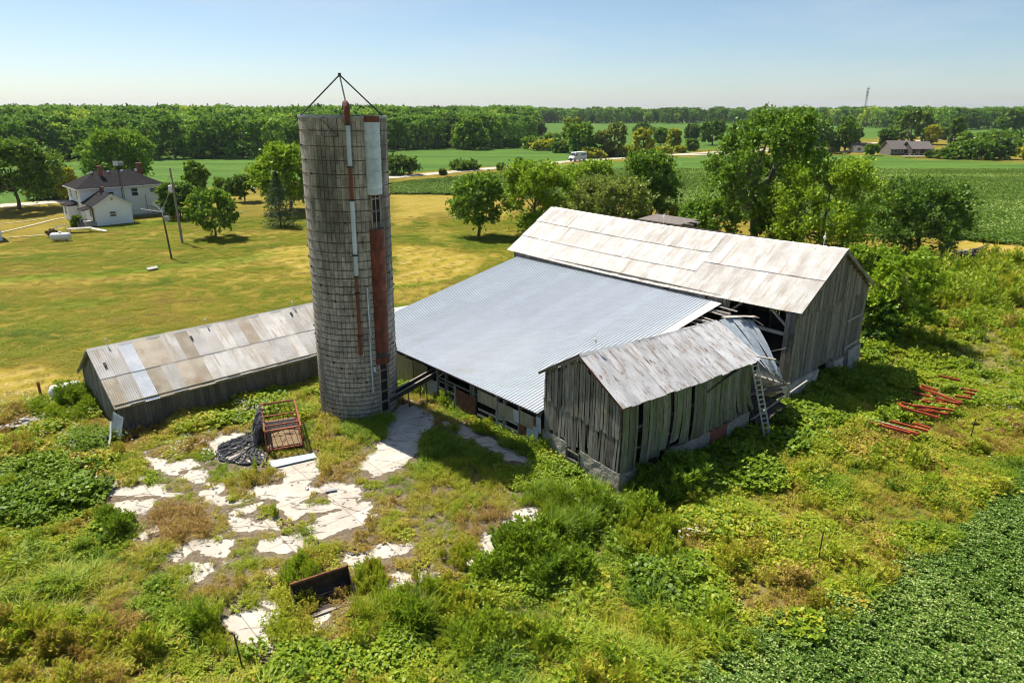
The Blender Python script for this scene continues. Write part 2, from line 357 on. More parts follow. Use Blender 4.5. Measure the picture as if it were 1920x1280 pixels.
me = bpy.data.meshes.new('ground'); nx, ny = len(xs), len(ys)
gz = (fbm(gx, gy, 5, 11) - .5) * .16 * np.clip(weed + .3, 0, 1) * (np.hypot(gx, gy) < 250)
me.vertices.add(nx * ny); me.vertices.foreach_set('co', np.stack([gx, gy, gz - .06], 1).astype(np.float32).ravel())
idx = np.arange(nx * ny).reshape(ny, nx); q = np.stack([idx[:-1, :-1], idx[:-1, 1:], idx[1:, 1:], idx[1:, :-1]], -1).reshape(-1, 4)
me.loops.add(q.size); me.loops.foreach_set('vertex_index', q.ravel().astype(np.int32))
me.polygons.add(len(q)); me.polygons.foreach_set('loop_start', np.arange(len(q), dtype=np.int32) * 4)
me.polygons.foreach_set('use_smooth', np.ones(len(q), bool)); me.update(calc_edges=True)
for nm, arr in (('dry', dry), ('lush', lush), ('crop', crop), ('weed', weed)):
    me.attributes.new(nm, 'FLOAT', 'POINT').data.foreach_set('value', arr.astype(np.float32))
t = NT('ground_cover'); co = t.coords(True)
at = lambda nm: t.n('ShaderNodeAttribute', attribute_name=nm).outputs['Fac']
n_big = t.noise(co, .05, (.3, 1.7, 1), 5, .6); n_mid = t.noise(co, .22, (1, 1, 1), 6, .7); n_fine = t.noise(co, 2.6, (1, 1, 1), 5, .75); n_xf = t.noise(co, 11, (1, 1, 1), 3, .7)
lawn = t.mix(t.ramp(n_mid, .33, .68), (.125, .115, .011), (.24, .175, .022))
lawn = t.mix(t.ramp(n_big, .42, .66), lawn, (.26, .20, .03))
lawn = t.mix(at('lush'), lawn, (.115, .185, .010))
mp = t.n('ShaderNodeMapping'); mp.inputs['Rotation'].default_value = (0, 0, R(-42)); t.l(co, mp.inputs[0])
wv = t.n('ShaderNodeTexWave', wave_type='BANDS', bands_direction='Y'); wv.inputs['Scale'].default_value = .12; wv.inputs['Distortion'].default_value = 14; wv.inputs['Detail'].default_value = 2; wv.inputs['Detail Scale'].default_value = .35
t.l(mp.outputs[0], wv.inputs[0])
hay = t.mix(t.math('MULTIPLY', t.ramp(wv.outputs['Fac'], .1, .9), t.ramp(n_mid, .3, .7)), (.33, .25, .03), (.46, .33, .11))
hay = t.mix(t.ramp(n_mid, .52, .72), hay, (.24, .215, .02))
dfac = t.math('ADD', at('dry'), t.math('MULTIPLY', t.math('SUBTRACT', n_mid, .5), .9), True)
col = t.mix(t.math('MULTIPLY', dfac, at('dry'), True), lawn, hay)
wcol = t.mix(t.ramp(n_mid, .35, .65), (.14, .15, .025), (.22, .18, .065))
col = t.mix(at('weed'), col, wcol)
rows = t.n('ShaderNodeTexWave', wave_type='BANDS', bands_direction='X'); rows.inputs['Scale'].default_value = .11; rows.inputs['Distortion'].default_value = 1.2; rows.inputs['Detail'].default_value = 2
t.l(mp.outputs[0], rows.inputs[0])
n_long = t.noise(co, .05, (.35, 1.6, 1), 5, .65); n_crop = t.noise(co, .9, (1, 1, 1), 4, .8)
ccol = t.mix(t.ramp(n_long, .35, .68), (.05, .115, .012), (.095, .18, .022))
ccol = t.mix(t.math('MULTIPLY', t.ramp(n_crop, .58, .75), .6), ccol, (.20, .29, .07))
ccol = t.mix(t.math('MULTIPLY', rows.outputs['Fac'], .3), ccol, (.12, .22, .05))
col = t.mix(at('crop'), col, ccol)
f = t.math('ADD', t.math('MULTIPLY', n_fine, 1.3), t.math('MULTIPLY', n_xf, .9)); f = t.math('SUBTRACT', f, .08)
cb = t.n('ShaderNodeCombineXYZ'); [t.l(f, cb.inputs[i]) for i in range(3)]
col = t.mix(1.0, col, cb.outputs[0], 'MULTIPLY')
G['ground'] = t.out(col, .95, 0, t.math('ADD', n_fine, t.math('MULTIPLY', n_crop, t.math('MULTIPLY', at('crop'), 2.5))), .10, .1)
me.materials.append(G['ground'])
ground = put(link('ground', me), kind='structure')

# gravel road and yard paths
def strip(name, pts, w, z, mat, wob=.0):
    m = MB(); fine = []
    for a, b in zip(pts[:-1], pts[1:]):
        n = max(1, int(math.dist(a, b) / 2.5))
        fine += [(a[0] + (b[0] - a[0]) * i / n, a[1] + (b[1] - a[1]) * i / n) for i in range(n)]
    fine.append(pts[-1]); rows_ = []
    for i, p in enumerate(fine):
        a = fine[max(i - 1, 0)]; b = fine[min(i + 1, len(fine) - 1)]; d = Vector((b[0] - a[0], b[1] - a[1], 0)).normalized(); n = Vector((-d.y, d.x, 0))
        wl = w / 2 * (1 + wob * (random.random() - .5)); wr = w / 2 * (1 + wob * (random.random() - .5))
        rows_.append([Vector((*p, z)) + n * wl, Vector((*p, z + .02)), Vector((*p, z)) - n * wr])
    m.grid(rows_); return put(m.build(name, mat), kind='structure')
G['gravel'] = surf('pale_gravel', (.58, .52, .42), (.47, .41, .32), 1.2, (1, 1, 1), .95, 0, .02, 0, ((.3, .26, .18), .12, .5, .7), world=True)
G['walk'] = surf('worn_path', (.50, .44, .30), (.40, .34, .2), 1.2, (1, 1, 1), .95, 0, .0, 0, world=True)
strip('gravel_road', ROAD, 5.8, .02, G['gravel'], .25)
strip('farm_lane', wp([(1270, 291), (1330, 290), (1420, 284), (1520, 278), (1640, 268), (1760, 262)]), 5, .03, G['gravel'], .3)
strip('foot_path', wp([(-60, 448), (10, 434), (60, 422), (100, 412), (132, 406)]), .7, .03, G['walk'], .6)
strip('foot_path', wp([(-60, 452), (10, 446), (60, 442), (110, 438)]), .5, .03, G['walk'], .6)
strip('foot_path', wp([(-60, 424), (10, 419), (40, 416), (90, 409)]), .4, .03, G['walk'], .6)

# ---------------------------------------------------------------- concrete yard, soil lying on it where weeds have taken over
BARE_PX = [
 [(157, 896), (178, 890), (197, 889), (193, 898), (172, 906)],
 [(193, 929), (187, 909), (230, 899), (269, 889), (272, 896), (243, 914), (282, 906), (318, 906), (315, 919), (338, 926), (335, 932), (289, 932), (217, 930)],
 [(213, 949), (285, 939), (292, 944), (272, 955), (226, 967), (217, 962)],
 [(295, 876), (331, 867), (374, 864), (392, 880), (390, 903), (361, 909), (318, 890)],
 [(266, 863), (315, 858), (324, 868), (289, 874)],
 [(377, 926), (390, 906), (420, 904), (430, 916), (407, 929), (446, 934), (466, 939), (433, 947), (397, 945)],
 [(438, 988), (440, 962), (476, 945), (484, 955), (453, 968), (492, 975), (522, 975), (520, 991), (440, 992)],
 [(307, 1052), (312, 1035), (354, 1019), (420, 1002), (424, 1024), (438, 1037), (426, 1049), (384, 1049), (367, 1030), (328, 1057)],
 [(349, 1063), (394, 1060), (410, 1065), (377, 1085), (356, 1082)],
 [(432, 1164), (472, 1139), (528, 1113), (534, 1140), (500, 1180), (524, 1217), (486, 1222), (474, 1201), (436, 1183)],
 [(476, 919), (513, 897), (531, 880), (557, 871), (601, 860), (610, 880), (592, 897), (575, 912), (598, 913), (618, 902), (644, 911), (668, 926), (676, 941), (644, 952), (601, 956), (557, 963), (544, 974), (531, 950), (491, 934)],
 [(574, 996), (596, 974), (644, 961), (673, 946), (714, 950), (690, 972), (644, 996), (601, 1013)],
 [(390, 829), (421, 817), (458, 812), (478, 823), (498, 849), (504, 861), (594, 850), (598, 858), (557, 871), (513, 878), (502, 873), (415, 867), (402, 849)],
 [(676, 866), (705, 845), (722, 815), (752, 762), (772, 756), (792, 768), (812, 784), (806, 800), (792, 815), (782, 838), (766, 872), (730, 890), (700, 893), (690, 880)],
 [(494, 1020), (530, 1010), (574, 1016), (576, 1026), (546, 1031), (509, 1035)],
 [(661, 1046), (681, 1034), (723, 1024), (760, 1020), (759, 1038), (725, 1049), (686, 1057), (673, 1064)],
 [(713, 1080), (749, 1070), (761, 1088), (723, 1100)],
 [(580, 1144), (600, 1132), (626, 1124), (632, 1137), (610, 1168), (590, 1192), (576, 1204), (588, 1160)],
 [(788, 1072), (817, 1057), (803, 1092)], [(497, 1074), (513, 1068), (505, 1082)],
 [(950, 978), (965, 960), (995, 953), (1006, 961), (992, 977), (972, 987)],
 [(904, 1011), (934, 1007), (926, 1042), (908, 1046)], [(883, 1055), (896, 1029), (905, 1034), (893, 1059)],
 [(835, 788), (880, 808), (950, 843), (990, 862), (975, 868), (935, 852), (880, 824), (830, 797)], [(270, 1000), (300, 985), (320, 975), (318, 990), (285, 1005)]]
def grow(p, k):
    c = np.mean(p, 0); return [tuple(c + (np.array(q) - c) * k) for q in p]
BARE = [wp(grow(p, 1.3 if 14 <= i <= 22 and i != 17 else 1.04)) for i, p in enumerate(BARE_PX)]
def bare_mask(x, y, jit=.22):
    a = x + (vnoise(x, y, .7, 21) - .5) * jit * 3 + (vnoise(x, y, .22, 23) - .5) * jit * 1.4; b = y + (vnoise(x, y, .7, 22) - .5) * jit * 3 + (vnoise(x, y, .22, 24) - .5) * jit * 1.4
    m = np.zeros(x.shape, bool)
    for p in BARE: m |= inpoly(a, b, p)
    return m & (fbm(x, y, 1.5, 95) < .74)
PAD_W = wp([(130, 900), (250, 850), (385, 812), (480, 790), (600, 785), (744, 742), (772, 735), (830, 762), (1000, 850), (1015, 880), (1030, 960), (960, 1010), (850, 1100), (650, 1210), (480, 1250), (420, 1190), (330, 1120), (290, 1060), (190, 960)])
px_ = np.array(PAD_W); axs = np.arange(px_[:, 0].min(), px_[:, 0].max(), .14); ays = np.arange(px_[:, 1].min(), px_[:, 1].max(), .14)
AX, AY = np.meshgrid(axs, ays); ax = AX.ravel(); ay = AY.ravel(); keep = inpoly(ax + (vnoise(ax, ay, 2, 4) - .5) * .6, ay, PAD_W)
soil = 1.0 - sum(bare_mask(ax + dx, ay + dy).astype(float) for dx, dy in ((0, 0), (.1, 0), (-.1, 0), (0, .1), (0, -.1))) / 5
idx = np.arange(len(ax)).reshape(len(ays), len(axs)); q = np.stack([idx[:-1, :-1], idx[:-1, 1:], idx[1:, 1:], idx[1:, :-1]], -1).reshape(-1, 4)
q = q[keep[q].all(1)]; us, inv = np.unique(q, return_inverse=True)
me = bpy.data.meshes.new('concrete_yard')
zz = .045 + .035 * np.clip(soil, 0, 1) * vnoise(ax, ay, .5, 9) + (vnoise(ax, ay, 3.5, 31) - .5) * .03
me.vertices.add(len(us)); me.vertices.foreach_set('co', np.stack([ax, ay, zz], 1)[us].astype(np.float32).ravel())
me.loops.add(q.size); me.loops.foreach_set('vertex_index', inv.ravel().astype(np.int32)); me.polygons.add(len(q)); me.polygons.foreach_set('loop_start', np.arange(len(q), dtype=np.int32) * 4)
me.polygons.foreach_set('use_smooth', np.ones(len(q), bool)); me.update(calc_edges=True)
me.attributes.new('soil', 'FLOAT', 'POINT').data.foreach_set('value', soil[us].astype(np.float32))
t = NT('cracked_concrete'); co = t.coords(True); n1 = t.noise(co, .9, (1, 1, 1), 6, .7); n2 = t.noise(co, 5, (1, 1, 1), 4, .7)
c = t.mix(t.ramp(n1, .35, .7), (.60, .545, .465), (.47, .42, .345))
mp = t.n('ShaderNodeMapping'); mp.inputs['Rotation'].default_value = (0, 0, R(42)); mp.inputs['Scale'].default_value = (.55, 1.6, 1); t.l(co, mp.inputs[0])
wr = t.n('ShaderNodeTexNoise'); wr.inputs['Scale'].default_value = 1.1; t.l(mp.outputs[0], wr.inputs['Vector'])
vadd = t.n('ShaderNodeVectorMath', operation='MULTIPLY_ADD'); t.l(wr.outputs['Color'], vadd.inputs[0]); vadd.inputs[1].default_value = (.8, .8, 0); t.l(mp.outputs[0], vadd.inputs[2])
vo = t.n('ShaderNodeTexVoronoi', feature='DISTANCE_TO_EDGE'); vo.inputs['Scale'].default_value = .42; t.l(vadd.outputs[0], vo.inputs['Vector'])
crack = t.math('SUBTRACT', 1.0, t.ramp(vo.outputs['Distance'], .004, .022)); crack = t.math('MULTIPLY', crack, t.ramp(n1, .42, .55))
c = t.mix(crack, c, (.17, .14, .10))
bt = t.n('ShaderNodeTexBrick', offset=.0, squash=1.0); bt.inputs['Scale'].default_value = 1.0; bt.inputs['Mortar Size'].default_value = .022; bt.inputs['Mortar Smooth'].default_value = .3; bt.inputs['Brick Width'].default_value = 3.4; bt.inputs['Row Height'].default_value = 3.0
bt.inputs['Color1'].default_value = (1, 1, 1, 1); bt.inputs['Color2'].default_value = (.86, .86, .86, 1); bt.inputs['Mortar'].default_value = (.5, .45, .38, 1)
mpb = t.n('ShaderNodeMapping'); mpb.inputs['Rotation'].default_value = (0, 0, R(-42)); t.l(co, mpb.inputs[0]); t.l(mpb.outputs[0], bt.inputs['Vector']); c = t.mix(1.0, c, bt.outputs['Color'], 'MULTIPLY')
c = t.mix(t.math('MULTIPLY', t.ramp(t.noise(co, .35, (1, 1, 1), 5, .7), .5, .75), .45), c, (.38, .34, .285))
c = t.mix(t.math('MULTIPLY', t.ramp(t.noise(co, 1.7, (1.6, .7, 1), 5, .75), .6, .72), .75), c, (.25, .21, .165))
sl = t.mix(t.ramp(n2, .35, .65), (.20, .155, .10), (.115, .088, .058))
fac = t.math('ADD', t.n('ShaderNodeAttribute', attribute_name='soil').outputs['Fac'], t.math('MULTIPLY', t.math('SUBTRACT', n2, .5), 1.1))
c = t.mix(t.ramp(fac, .4, .62), c, sl)
G['concrete_yard'] = t.out(c, .95, 0, n2, .02, .15); me.materials.append(G['concrete_yard'])
put(link('concrete_yard', me), kind='structure')
m = MB(); P = wp([(738, 600), (738, 578), (790, 570), (822, 568), (800, 580), (760, 600)]); m.slab([(x, y, 0) for x, y in P], (0, 0, 1), .05)
put(m.build('concrete_apron', surf('pale_concrete', (.66, .64, .60), (.58, .55, .5), 1.5, world=True, rnd=0)), kind='structure')
# ---------------------------------------------------------------- corrugated sheets and boards
def corr_mesh(name, w, ln, pitch, amp, mat, seg=4, nl=1):
    m = MB(); n = int(round(w / pitch * seg)); rows_ = []
    for j in range(nl + 1):
        rows_.append([(i * w / n, j * ln / nl, amp * math.sin(2 * math.pi * i / seg)) for i in range(n + 1)])
    m.grid(rows_); return m.mesh(name, mat)
def rib_mesh(name, w, ln, nr, h, mat):
    m = MB(); prof = [(0, 0)]
    for k in range(nr):
        c = (k + .5) * w / nr; prof += [(c - .036, 0), (c - .02, h), (c + .02, h), (c + .036, 0)]
    prof.append((w + .02, 0)); m.grid([[(x, 0, z) for x, z in prof], [(x, ln, z) for x, z in prof]]); return m.mesh(name, mat)
def slope_place(mesh, name, parent, W, hr, he, side, along, down, lift=.0, twist=0, ridge_x=None, sag=None):
    """place a sheet on a gable slope; side -1 = x towards 0, +1 = x towards W"""
    rx = W / 2 if ridge_x is None else ridge_x; run = rx if side < 0 else W - rx; ph = math.atan2(hr - he, run)
    d = Vector((side * math.cos(ph), 0, -math.sin(ph))); k_ = 1 if side < 0 else -1; X = Vector((0, k_, k_ * ((sag(along + k_ * .6) - sag(along)) / (k_ * .6) if sag else 0))); n = X.cross(d)
    o = Vector((rx, along, hr + (sag(along) if sag else 0))) + d * down + n * lift
    mt = frame_mtx(o, X, d) @ Matrix.Rotation(twist, 4, 'X')
    ob = bpy.data.objects.new(name, mesh); COL.objects.link(ob); ob.parent = parent; ob.matrix_local = mt; return ob
def vboard(parent, mat, p, along, nrm, w, z0, za, zb, thk=.03, lean=0, name='board', gap=0):
    """vertical board: p base point (x,y), running w along 'along', bottom z0, tops za / zb"""
    a = Vector(along); n = Vector(nrm); P = Vector((p[0], p[1], 0)); A = P + a * gap; B = P + a * (w - gap); sh = a * lean
    m = MB(); m.slab([A + Vector((0, 0, z0)), B + Vector((0, 0, z0 + random.uniform(-.02, .02))), B + sh + Vector((0, 0, zb)), A + sh + Vector((0, 0, za))], n, thk)
    return m.build(name, mat, parent)

# ---------------------------------------------------------------- main barn
BO = Vector((18.62, 42.72, 0)); BR = R(42)
BW, BL, BE, BH = 11.3, 27.5, 6.5, 9.8
barn = thing('barn', BO, BR, 'tall grey board barn with a long bleached corrugated gable roof', 'barn')
sag = lambda y: -.20 * math.sin(math.pi * y / BL)
slen = math.hypot(BW / 2, BH - BE) + .12
sh_w = .665
mesh_a = corr_mesh('barn_sheet', sh_w + .03, slen / 3 + .1, .1108, .011, G['galv'])
mesh_b = corr_mesh('barn_sheet_long', sh_w + .03, slen / 2 + .1, .1108, .013, G['galv'])
y = -.35
while y < BL + .2:
    if y < 8.7:
        for k in range(2): slope_place(mesh_b, 'roof_sheet', barn, BW, BH, BE, -1, y, k * slen / 2, .13 - .05 * k + random.uniform(0, .015), random.uniform(-.006, .004), None, sag)
    else:
        for k in range(3): slope_place(mesh_a, 'roof_sheet', barn, BW, BH, BE, -1, y, k * slen / 3, .14 - .045 * k + random.uniform(0, .012), random.uniform(-.006, .004), None, sag)
    y += sh_w
far = corr_mesh('far_slope', BL + .7, slen, .1108, .016, G['galv'], 2)
slope_place(far, 'far_roof_slope', barn, BW, BH, BE, 1, BL + .35, 0, .08)
m = MB(); m.grid([[(BW / 2 - .22, yy, BH - .02 + sag(yy)), (BW / 2, yy, BH + .145 + sag(yy)), (BW / 2 + .22, yy, BH - .02 + sag(yy))] for yy in np.linspace(-.36, BL + .3, 20)]); m.build('ridge_cap', G['galv'], barn)
# roof deck under the sheets (purlins with dark boards), barge boards
m = MB()
for sd in (-1, 1):
    for k in range(9):
        t_ = (k + .4) / 9; x = BW / 2 + sd * t_ * BW / 2; z = BH - (BH - BE) * t_ - .30; m.beam((x, -.25, z), (x, BL + .2, z), .09, .05)
m.build('purlin', G['wood_dark'], barn)
for sd in (-1, 1):
    m = MB(); m.beam((BW / 2, -.33, BH - .05), (BW / 2 + sd * (BW / 2 + .1), -.33, BE - .05 - .1 * (BH - BE) / (BW / 2)), .05, .24, (0, 0, 1)); m.build('barge_board', G['wood'], barn)
BASE = 1.45
# near gable wall: two tiers of boards
top = lambda x: BE + (BH - BE) * (1 - abs(x - BW / 2) / (BW / 2)) - .1
x = 0.02
TIER = 6.05
while x < BW - .05:
    w = min(random.uniform(.22, .36), BW - x); l0 = random.uniform(-.03, .03)
    g = random.choice([.002, .004, .004, .008, .012]); 
    if 5.2 < x < 5.5: g = .05
    vboard(barn, G['wood'], (x, .02), (1, 0, 0), (0, -1, 0), w, BASE + random.uniform(-.15, .12) + (.35 if 4.4 < x < 6.6 else 0), TIER + random.uniform(-.02, .05), TIER + random.uniform(-.02, .05), .03, l0, 'board', g)
    x += w
x = 0.03
while x < BW - .05:
    w = min(random.uniform(.22, .36), BW - x); g = random.choice([.002, .004, .006]);
    if 6.6 < x < 6.85: g = .07
    vboard(barn, G['wood'], (x, -.015), (1, 0, 0), (0, -1, 0), w, TIER - .06 + random.uniform(-.05, .03), top(x), top(x + w), .028, 0, 'board', g); x += w
for (x0, x1, z) in ((8.3, 10.6, 4.15), (8.4, 10.7, 1.95), (8.7, 10.9, 2.05)):
    m = MB(); m.beam((x0, -.06, z), (x1, -.06, z + .08), .05, .13, (0, 0, 1)); m.build('batten', G['wood_pale'], barn)
m = MB(); m.box(.0, .06, TIER - .12, BW, .26, TIER + .1); m.box(0, .06, 3.4, BW, .24, 3.58); m.build('gable_girt', G['wood_dark'], barn)
# stone foundation with door gaps (near gable) and behind
for (x0, x1, z1) in ((-.12, 4.3, BASE - .03), (6.9, 8.4, BASE - .1), (9.2, BW + .12, BASE + .25)):
    m = MB(); n = max(2, int((x1 - x0) / .35)); rows_f = []; rows_t = []
    for zi in range(6):
        rows_f.append([(x0 + (x1 - x0) * i / n, -.1 - random.uniform(0, .09), -.3 + (z1 + .3) * zi / 5) for i in range(n + 1)])
    rows_f.append([(p[0], .5, p[2]) for p in rows_f[-1]]); rows_f.append([(p[0], .5, -.3) for p in rows_f[0]]); m.grid(rows_f)
    for xx, sgn in ((x0, 1), (x1, -1)): m.slab([(xx, -.1, -.3), (xx, .5, -.3), (xx, .5, z1 - .02), (xx, -.1, z1 - .02)], (sgn, 0, 0), .05)
    m.build('foundation_wall', G['stone'], barn)
m = MB(); m.box(4.3, .0, BASE + .1, 6.9, .4, BASE + .38); m.box(8.4, .05, BASE - .15, 9.2, .4, BASE + .2); m.build('lintel', G['wood'], barn)
m = MB(); m.box(-.1, .5, -.3, .45, BL, BASE - .05); m.box(BW - .45, .5, -.3, BW + .1, BL, BASE - .05); m.box(.45, BL - .5, -.3, BW - .45, BL, BASE - .05); m.build('foundation_wall', G['stone'], barn)
m = MB(); m.box(4.6, 1.4, -.1, 6.6, 1.5, 1.7); m.build('inner_partition', G['brick'], barn)
# far long wall with gaps of daylight, rear gable
yb = 0.05
while yb < BL:
    w = random.uniform(.26, .34); vboard(barn, G['wood'], (BW, yb), (0, 1, 0), (-1, 0, 0), w, BASE - .05, BE - .02, BE - .02, .03, 0, 'board', random.choice([.003, .004, .02, .006]) if yb > 7 else random.choice([.004, .05, .02])); yb += w
m = MB(); m.slab([(0, BL, BASE - .06), (BW, BL, BASE - .06), (BW, BL, BE - .05), (BW / 2, BL, BH - .12), (0, BL, BE - .05)], (0, -1, 0), .05); m.build('rear_wall', G['wood'], barn)
# boarded strip of the left wall above the cattle shed roof, and the wall below it
yb = 6.9
while yb < BL - .05:
    w = min(random.uniform(.24, .36), BL - yb)
    if not 10.2 < yb < 10.55: vboard(barn, G['wood'], (0, yb), (0, 1, 0), (-1, 0, 0), w, 4.6, BE - .15, BE - .15, .03, 0, 'board', random.choice([.004, .008, .015]))
    yb += w
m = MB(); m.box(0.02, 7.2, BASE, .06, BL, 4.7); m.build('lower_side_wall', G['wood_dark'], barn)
for (yy, l_) in ((5.15, 1.6), (4.85, 1.5), (5.5, 1.45), (5.8, 1.3), (6.1, 1.0), (6.4, .8)):
    vboard(barn, G['wood'], (-.02, yy), (0, 1, 0), (-1, 0, 0), .28, BE - .15 - l_ * random.uniform(.4, .6), BE - .15, BE - .15, .03, .02, 'board', .006)
# timber frame seen through the open corner
def timber(p, q, w=.2, mat='wood', nm='post'): MB().beam(p, q, w, w).build(nm, G[mat], barn)
for yy in (.14, 5.4, 10.8, 16.2, 21.6, 27.2):
    for xx in (.12, 3.9, 7.4, BW - .14): timber((xx, yy, BASE - .1 if xx < 1 or xx > 10 else 0), (xx, yy, BE - .1 if xx < 1 or xx > 10 else BE + 1.6), .22)
    timber((.12, yy, BE - .25), (BW - .14, yy, BE - .25), .2, 'wood', 'tie_beam')
vboard(barn, G['wood'], (-.02, -.02), (0, 1, 0), (-1, 0, 0), .42, .9, BE - .2, BE - .2, .04, 0, 'corner_board')
vboard(barn, G['wood'], (-.02, .42), (0, 1, 0), (-1, 0, 0), .3, 1.2, BE - .2, BE - .2, .03, 0, 'corner_board')
timber((.1, .1, BE - .12), (.1, BL, BE - .12), .2, 'wood', 'wall_plate')
for z_ in (4.75, 2.75): timber((.1, .2, z_), (.1, 5.4, z_ + .1), .2, 'wood_pale' if z_ > 4 else 'wood', 'girt')
timber((.1, .25, 5.0), (.1, 1.9, BE - .2), .14, 'wood_pale', 'brace'); timber((.1, 5.3, 5.1), (.1, 4.0, BE - .2), .14, 'wood', 'brace')
timber((-.05, .4, 3.9), (.05, 2.6, 2.8), .06, 'wood_pale', 'brace')
m = MB(); m.box(.1, .3, 2.45, BW - .2, BL - .4, 2.6); m.build('loft_floor', G['wood_dark'], barn)
m = MB(); m.box(.06, .7, 1.4, .1, 2.4, 2.4); m.build('loose_sheet', G['bluegrey'], barn)
m = MB(); m.tube([(BW / 2, 1.4, BH + .05), (BW / 2, 1.4, BH + 1.1)], .02, 5); m.tube([(BW / 2, 1.4, BH + .55), (BW / 2, 1.4, BH + .62), (BW / 2, 1.4, BH + .75), (BW / 2, 1.4, BH + .82)], [.02, .1, .1, .02], 8); m.build('lightning_rod', G['white'], barn)
m = MB(); m.tube([(BW / 2, 15, BH - .1), (BW / 2, 15, BH + .9)], .02, 5); m.tube([(BW / 2, 15, BH + .45), (BW / 2, 15, BH + .52), (BW / 2, 15, BH + .65), (BW / 2, 15, BH + .72)], [.02, .1, .1, .02], 8); m.build('lightning_rod', G['white'], barn)

# old shed beyond the barn (only its roof shows over the ridge)
rp_ = gp(1252, 413, 6.6)
rear = thing('old_shed', (rp_.x, rp_.y, 0), BR, 'dark flat-roofed old shed just showing behind the ridge of the barn', 'shed')
m = MB(); m.slab([(-1.8, -3.0, 6.5), (1.8, -3.0, 6.7), (1.8, 3.0, 6.75), (-1.8, 3.0, 6.5)], (0, 0, 1), .12); m.build('roof', G['shingle_brown'], rear)
for yy in (-2.8, 2.8):
    for xx in (-1.6, 1.6): MB().beam((xx, yy, -.1), (xx, yy, 6.5), .25).build('post', G['wood_dark'], rear)
m = MB(); m.box(1.45, -2.7, 0, 1.55, 2.7, 6.4); m.box(-1.5, -2.75, .0, 1.5, -2.65, 6.4); m.box(-1.5, 2.65, .0, 1.5, 2.75, 6.4); m.build('wall', G['wood_dark'], rear)
MB().beam((-1.0, -4.2, 6.62), (-1.0, -2.8, 6.62), .4, .15).build('broken_rafter', G['wood'], rear); MB().beam((.5, -4.0, 6.7), (.5, -2.8, 6.7), .3, .12).build('broken_rafter', G['wood_pale'], rear)

# ---------------------------------------------------------------- cattle shed with the big blue-grey mono-pitch roof
CD, CT0, CT1, CZT, CZB = 17.2, 6.25, 27.35, 5.95, 2.5
cow = thing('cattle_shed', BO, BR, 'low cattle shed with a broad blue-grey ribbed metal roof beside the silo', 'cattle shed')
sl_len = math.hypot(CD + .25, CZT - CZB); dn = Vector((-(CD + .25), 0, CZB - CZT)).normalized()
pw = .99
pm1 = rib_mesh('roof_panel_upper', pw, sl_len * .52 + .2, 4, .062, G['blue_roof']); pm2 = rib_mesh('roof_panel_lower', pw, sl_len * .48, 4, .062, G['blue_roof'])
n_p = int(round((CT1 - CT0) / pw))
for i in range(n_p):
    yy = CT0 + i * pw; o1 = Vector((-.05, yy, CZT)); lift = random.uniform(0, .012)
    link('roof_panel', pm1, None, cow, frame_mtx(o1 + Vector((0, 0, .02 + lift)), (0, 1, 0), dn))
    link('roof_panel', pm2, None, cow, frame_mtx(o1 + dn * sl_len * .52 + Vector((0, 0, lift)), (0, 1, random.uniform(-.002, .002)), dn))
rz_ = lambda x: CZT + (CZT - CZB) / (CD + .25) * x
for k in range(10):                                                                   # purlins; the bare ends stick out past the last panel
    x = -1.0 - k * 1.72; z = rz_(x) - .12
    ext = (4.2, 4.3, 4.5, 4.75, 5.1, 5.5, 5.8)[k] if k < 7 else 6.0
    MB().beam((x, ext, z - .05), (x, CT1 - .1, z), .14, .12).build('purlin', G['wood_pale'] if k < 7 else G['wood'], cow)
for k in range(6):
    x = -.5 - k * .95; MB().beam((x, 4.0 + .28 * k, rz_(x) - .12 - .02 * k), (x, 6.5, rz_(x) - .02), .17, .05).build('roof_lath', G['wood_pale'], cow)
m = MB(); m.grid([[(-.1 - 11.2 * s, CT0 + .05, rz_(-11.2 * s) + .05), (-.25 - 11.2 * s, CT0 - (.85 - .25 * s), rz_(-11.2 * s) + .02 + .1 * math.sin(3 * s))] for s in np.linspace(0, 1, 9)]); m.build('bent_edge_sheet', G['sheet_white'], cow)
for yy in np.linspace(CT0 + .2, CT1 - .2, 8):
    MB().beam((-CD, yy, CZB - .22), (-.2, yy, CZT - .22), .08, .2).build('rafter', G['wood_dark'], cow)
    for x in (-CD + .02, -11.5, -5.8): MB().beam((x, yy, -.1), (x, yy, rz_(x) - .25), .18).build('post', G['wood'], cow)
MB().beam((-CD - .05, CT0 - .1, CZB - .14), (-CD - .05, CT1, CZB - .14), .06, .24).build('eave_board', G['wood_dark'], cow)
# front wall pieces: (kind, y0, y1, z0, z1)
FW = [('tan', 19.2, 21.6, .1, 2.1), ('tan', 21.7, 24.2, .1, 2.1), ('tan', 24.3, 26.8, .1, 2.1), ('fascia', 17.4, 19.1, .05, 2.15), ('bluegrey', 16.3, 18.1, .0, 1.35),
      ('rust', 13.1, 14.1, .0, 1.55), ('rust', 12.1, 13.05, -.05, 1.5), ('tan', 10.0, 11.9, 1.35, 2.15), ('tan', 8.55, 9.95, 1.15, 2.0), ('galv_new', 8.0, 8.5, 1.2, 2.0),
      ('tan', 6.55, 7.95, 1.2, 2.05), ('rust', 7.3, 7.95, -.05, 1.2), ('bluegrey', 6.75, 7.28, -.05, 1.2), ('rust', 6.45, 6.75, 1.2, 2.1), ('bluegrey', 6.3, 6.74, -.1, 1.5), ('bluegrey', 6.1, 6.5, 1.2, 2.2), ('wood', 14.15, 14.4, .3, 1.7)]
